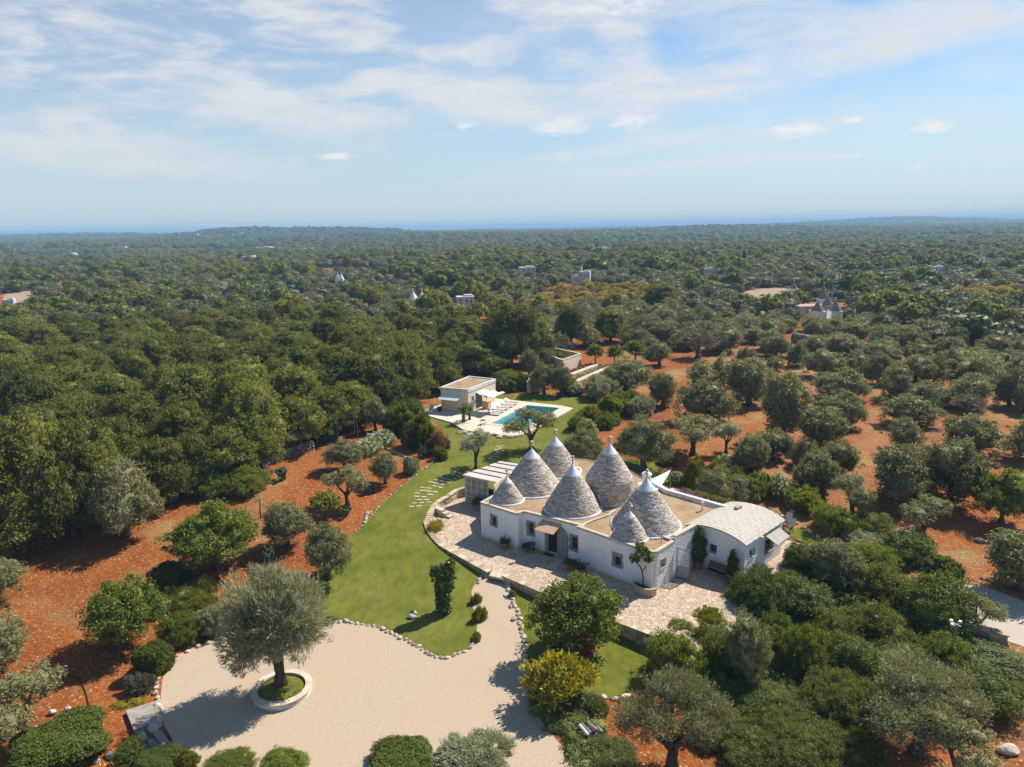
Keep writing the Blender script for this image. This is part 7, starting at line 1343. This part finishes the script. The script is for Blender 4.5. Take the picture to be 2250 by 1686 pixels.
cand = []; q = random.Random(99); d0 = 90.0
while d0 < 6500:
    s_ = 6.3 if d0 < 420 else (7.6 if d0 < 900 else (12.0 if d0 < 1800 else 12.0 + (d0 - 1800) * 0.010)); half = 0.80 * d0 + 15; x = -half + q.uniform(0, s_)
    while x < half: cand.append((x + q.uniform(-.38, .38) * s_, d0 + q.uniform(-.38, .38) * s_, s_)); x += s_ * q.uniform(0.9, 1.15)
    d0 += s_ * 0.92
clear = []
for (bx, by, r_) in FAR_SPOTS: p = Pz(bx, by, 3.2); clear.append((p.x, p.y, r_ * mpp(p) * .5 + 2.5))
C = np.array(cand); ok = ~inside(near_poly, C[:, 0], C[:, 1])
for a, b, r_ in clear:
    u = np.array([a, b]) / math.hypot(a, b); rel = C[:, :2] - np.array([a, b]); fwd_ = -(rel @ u); lat = np.abs(rel @ np.array([u[1], -u[0]])); ok &= ~((lat < r_) & (fwd_ > -r_) & (fwd_ < r_ + 13))
for pz in (open1, open2, open3, open4): ok &= ~inside(pz, C[:, 0], C[:, 1])
gapn = np.sin(C[:, 0] * .021 + 1.3) * np.sin(C[:, 1] * .013 + .4) + np.sin(C[:, 0] * .0083 - C[:, 1] * .0061) * .8 + .6 * np.sin(C[:, 0] * .047 + C[:, 1] * .033)
ok &= (gapn < 1.08) | (rng.uniform(size=len(C)) < .25)
C = C[ok]; gapn = gapn[ok]; inor = inside(orchard, C[:, 0], C[:, 1]) | inside(orchard2, C[:, 0], C[:, 1])
spn = np.sin(C[:, 0] * .031 + 2) * np.sin(C[:, 1] * .019 + 1) + rng.normal(size=len(C)) * .55
kinds = np.where(inor, 'orchard_far', np.where(spn > 1.15, 'broad_far', np.where(spn > 1.0, 'dark_far', np.where(spn < -0.95, 'lime_far', 'olive_far'))))
dist = np.hypot(C[:, 0], C[:, 1]); order = np.argsort(dist); C, kinds, dist = C[order], kinds[order], dist[order]
NIND = 300; Zc = T(C[:, 0], C[:, 1]); sz = C[:, 2] * rng.uniform(0.78, 1.18, len(C)) * np.where(C[:, 2] > 9, .95, .92)
hgt = np.where(kinds == 'olive_far', 4.0, np.where(kinds == 'orchard_far', 3.2, 6.0)) * rng.uniform(.8, 1.25, len(C)) * np.clip(C[:, 2] / 9, 1, 1.7); sz = np.where(np.isin(kinds, ('broad_far', 'dark_far')), sz * 1.15, np.where(kinds == 'orchard_far', sz * .8, sz))
for i in range(NIND):
    x, y = C[i, 0], C[i, 1]; k = str(kinds[i]); left = x < 0
    zone = 'beyond the oak wood' if x < -5 else ('round the distant stone trulli' if x > 45 else 'behind the walled basin and fruit trees')
    nmk = {'olive_far': 'grey green olive tree in the dense grove ', 'broad_far': 'taller green broadleaf tree in the grove ', 'dark_far': 'dark evergreen tree in the grove ', 'lime_far': 'yellow green tree in the grove ', 'orchard_far': 'autumn coloured orchard tree '}[k]
    plant_at('olive_mid' if k == 'olive_far' and dist[i] < 150 else k, (x, y, Zc[i] - .1), sz[i], hgt[i], nmk + zone, nmk.strip() + 's ' + zone)
# the rest, past three hundred of a kind, is one object of instanced trees
src = bpy.data.collections.new('far_tree_kinds'); klist = ['olive_far', 'broad_far', 'dark_far', 'lime_far', 'orchard_far']; names = []; kid = {}
for k in klist:
    for j, pr in enumerate(PROTO[k]):
        nm = f'{len(names):02d}_far'; o = bpy.data.objects.new(nm, pr['parts'][1][1]); src.objects.link(o); kid.setdefault(k, []).append((len(names), pr['w'], pr['h'])); names.append(nm)
n = len(C) - NIND; me = bpy.data.meshes.new('distant_trees'); me.vertices.add(n); co = np.column_stack([C[NIND:, 0], C[NIND:, 1], Zc[NIND:] - .15]); me.vertices.foreach_set('co', co.astype(np.float32).ravel())
pick = np.zeros(n, np.int32); scl = np.ones((n, 3), np.float32)
for i in range(n):
    lst = kid[str(kinds[NIND + i])]; a = lst[i * 7 % len(lst)]; pick[i] = a[0]; scl[i] = (sz[NIND + i] / a[1], sz[NIND + i] / a[1], hgt[NIND + i] / a[2])
me.attributes.new('pick', 'INT', 'POINT').data.foreach_set('value', pick); me.attributes.new('scl', 'FLOAT_VECTOR', 'POINT').data.foreach_set('vector', scl.ravel()); me.attributes.new('rot', 'FLOAT', 'POINT').data.foreach_set('value', rng.uniform(0, 6.28, n).astype(np.float32))
do = link('distant_trees', me); tag(do, 'distant olive groves and woods stretching to the horizon', None, None, 'stuff')
ng = bpy.data.node_groups.new('scatter', 'GeometryNodeTree'); ng.interface.new_socket('Geometry', in_out='INPUT', socket_type='NodeSocketGeometry'); ng.interface.new_socket('Geometry', in_out='OUTPUT', socket_type='NodeSocketGeometry')
gi = ng.nodes.new('NodeGroupInput'); go = ng.nodes.new('NodeGroupOutput'); ci = ng.nodes.new('GeometryNodeCollectionInfo'); ci.inputs[0].default_value = src; ci.inputs['Separate Children'].default_value = True; ci.inputs['Reset Children'].default_value = True
ip = ng.nodes.new('GeometryNodeInstanceOnPoints'); ip.inputs['Pick Instance'].default_value = True
def attr(nm, ty):
    a = ng.nodes.new('GeometryNodeInputNamedAttribute'); a.data_type = ty; a.inputs[0].default_value = nm; return a.outputs[0]
cx = ng.nodes.new('ShaderNodeCombineXYZ'); ng.links.new(attr('rot', 'FLOAT'), cx.inputs[2]); er = ng.nodes.new('FunctionNodeEulerToRotation'); ng.links.new(cx.outputs[0], er.inputs[0])
ng.links.new(gi.outputs[0], ip.inputs['Points']); ng.links.new(ci.outputs[0], ip.inputs['Instance']); ng.links.new(attr('pick', 'INT'), ip.inputs['Instance Index']); ng.links.new(er.outputs[0], ip.inputs['Rotation']); ng.links.new(attr('scl', 'FLOAT_VECTOR'), ip.inputs['Scale']); ng.links.new(ip.outputs[0], go.inputs[0])
do.modifiers.new('scatter', 'NODES').node_group = ng
print('auto trees', len(C), 'oaks', len(pts_))
plant_px('pine', 975, 655, 92, 586, 'big round yellow green pine rising above the distant grove'); plant_px('pine', 1035, 650, 60, 596, 'darker round pine just right of the big distant pine')
plant_px('pine', 830, 606, 30, 584, 'small umbrella pine in the distant grove'); plant_px('cypress', 1634, 582, 11, 550, 'single dark cypress standing tall in the distance')
for i, (x, y, w_, t_) in enumerate(((862, 618, 14, 580), (900, 622, 30, 586), (925, 624, 24, 584), (880, 620, 24, 588), (1310, 608, 60, 566), (1440, 604, 70, 560), (1550, 572, 30, 548), (1570, 574, 26, 550), (1868, 610, 34, 576), (1730, 612, 0, 600))):
    if w_: plant_px('dark_far', x, y, w_, t_, 'dark evergreen tree standing out of the distant olive groves', 'dark evergreens of the distance')
# ------------------------------------------------------------------ distant houses and trulli
def far_house(bx, by, wpx, hpx, label, dep=.8, mat=None, chim=False):
    p = Pz(bx, by, 3.6); s_ = mpp(p); w_ = wpx * s_; h_ = min(max(top_z(p, bx, by - hpx) - p.z, 4.2), 5.6); t = thing('distant_house', label, 'house', p, random.uniform(-.3, .3)); m = MB(); m.box((0, 0, h_ / 2 - .5), (w_, w_ * dep, h_ + 1)); m.build('wall', mat or M_farwall, t)
    m = MB(); m.box((w_ * .18, .1 * w_, h_ + .15), (w_ * .5, w_ * dep * .6, (h_ - 3.4) * .25 + .3)); m.build('upper_block', mat or M_farwall, t); m = MB()
    for k in (-.3, .05, .32): m.box((w_ * k, -w_ * dep / 2 - .02, h_ - 1.3), (w_ * .06, .1, 1.2))
    m.build('window', M_glass, t)
    if chim: m = MB(); m.box((-.3 * w_, 0, h_ + 1.0), (w_ * .12, w_ * .12, 2.4)); m.build('chimney', M_annexw, t)
for i, (bx, by, w_, h_, c) in enumerate(((67, 541, 20, 6, 0), (92, 536, 8, 4, 0), (154, 561, 24, 4, 0), (268, 547, 20, 5, 0), (308, 534, 10, 3, 0), (238, 535, 12, 3, 0), (387, 524, 14, 3, 0), (430, 517, 12, 3, 0), (528, 514, 10, 3, 0), (548, 570, 28, 9, 0), (579, 547, 38, 6, 0), (676, 550, 26, 4, 0), (702, 528, 14, 3, 0), (633, 531, 9, 4, 0), (590, 513, 12, 3, 0), (621, 522, 6, 4, 0), (730, 543, 8, 3, 0), (697, 516, 10, 3, 0), (962, 525, 6, 3, 0), (864, 528, 9, 2, 0), (1325, 514, 22, 4, 0), (1350, 518, 20, 6, 0), (1457, 505, 24, 3, 0), (1464, 518, 9, 4, 0), (1515, 514, 18, 4, 0), (1593, 513, 16, 4, 0), (1320, 552, 34, 9, 0), (1158, 593, 34, 6, 0), (1207, 544, 7, 5, 0), (1556, 600, 18, 10, 1), (1285, 606, 24, 9, 1), (1264, 616, 14, 10, 0), (2150, 505, 20, 6, 0), (1731, 515, 18, 4, 0), (1891, 504, 10, 3, 0), (1979, 502, 8, 2, 0), (1791, 500, 7, 2, 0), (2060, 590, 22, 4, 0), (1022, 657, 38, 6, 0), (20, 664, 22, 6, 0))):
    zone = 'left' if bx < 600 else ('middle' if bx < 1300 else 'right'); big = 'larger' if w_ > 17 else 'tiny'
    far_house(bx, by, w_, h_, f'{big} white house far off among trees, {ORD[i % 20]} on the {zone} side' if i < 20 else f'{big} white farmhouse far off among olive groves, {ORD[i % 20]} of the {zone} part', chim=bool(c))
def far_trullo(bx, by, rpx, ty, label, mat=None, whitecap=True, wallh=8, dy=6):
    p = Pz(bx, by, 3.0); s_ = mpp(p); r_ = rpx * s_; zb = top_z(p, bx, by); za = top_z(p, bx, ty); t = thing('distant_trullo', label, 'trullo', p, 0, None); m = MB(); n = 14; H = za - zb
    prof = []
    for k in range(n): a_ = 1 - k / n; prof += [(r_ * a_ + .06, H * k / n), (r_ * a_ + .02, H * (k + .95) / n)]
    m.lathe(prof + [(.02, H)], (0, 0, zb - p.z), 26, False); c = m.build('cone_roof', mat or M_cone_far, t); m = MB(); m.lathe([(r_ * .22, H * .82), (r_ * .05, H), (.12, H + .3), (.2, H + .55), (.02, H + .75)], (0, 0, zb - p.z), 12); m.build('finial', M_cap, c); m = MB(); m.box((0, 0, (zb - p.z) / 2 - .5), (r_ * 2.05, r_ * 2.05, zb - p.z + 1.0)); m.build('wall', M_annexw, t)
M_cone_far = plain('far_cone_stone', (.30, .275, .26), (.22, .20, .19), 1.5, .95, .4, .05, .1)
for a in ((1808, 656, 10, 625, 'tallest grey cone of the distant trullo farm'), (1818, 673, 13, 649, 'wide grey cone in the middle of the distant trullo farm'), (1835, 683, 12, 660, 'rightmost grey cone of the distant trullo farm'), (1796, 683, 13.5, 663, 'front left grey cone of the distant trullo farm'), (1744, 634, 8, 619, 'lone small grey trullo left of the distant farm'), (1830, 641, 6, 631, 'tiny pale cone just behind the distant trullo farm'), (1876, 712, 12, 687, 'dark stone trullo hut below the distant farm')): far_trullo(*a)
for a in ((908, 657, 10, 640, 'left cream coloured cone of the twin white trulli'), (927, 658, 10, 641, 'right white cone of the twin white trulli'), (742, 612, 5, 602, 'left of two small grey cones deep in the grove'), (750, 612, 5, 601, 'right of two small grey cones deep in the grove'), (168, 592, 3.5, 586, 'tiny white cone alone in the left grove'), (2152, 576, 4, 568, 'small white cone far right, left of two'), (2162, 576, 4, 566, 'small white cone far right, right of two'), (1838, 616, 4, 604, 'white pinnacle behind the distant trullo farm'), (1848, 617, 3, 608, 'second white pinnacle behind the distant trullo farm')): far_trullo(*a, mat=M_annexw)
m = MB(); p = Pz(1812, 676, 3.0); m.box((0, 0, 1.5), (9, 5, 3.4)); t = thing('distant_house', 'pink plastered block between the cones of the distant trullo farm', 'house', p + Vector((-1.5, 3, 0))); m.build('wall', plain('pink_plaster', (.52, .36, .30), None, 1, .9, .1), t); m = MB(); m.box((-2, -2.52, 1.8), (.9, .1, 1.2)); m.build('window', M_glass, t)
# ------------------------------------------------------------------ air
hz = MB(); hz.box((0, 6400, 23), (36000, 13200, 66)); m, N = new_mat('haze_air'); v = N.new('ShaderNodeVolumePrincipled'); v.inputs['Color'].default_value = (0.42, 0.70, 1.0, 1); v.inputs['Density'].default_value = HAZE; v.inputs['Anisotropy'].default_value = 0.0
o = N.new('ShaderNodeOutputMaterial'); N.l.new(v.outputs[0], o.inputs['Volume']); hb_ = hz.build('haze', m); tag(hb_, None, None, None, 'stuff')
bpy.data.collections.remove(src) if False else None
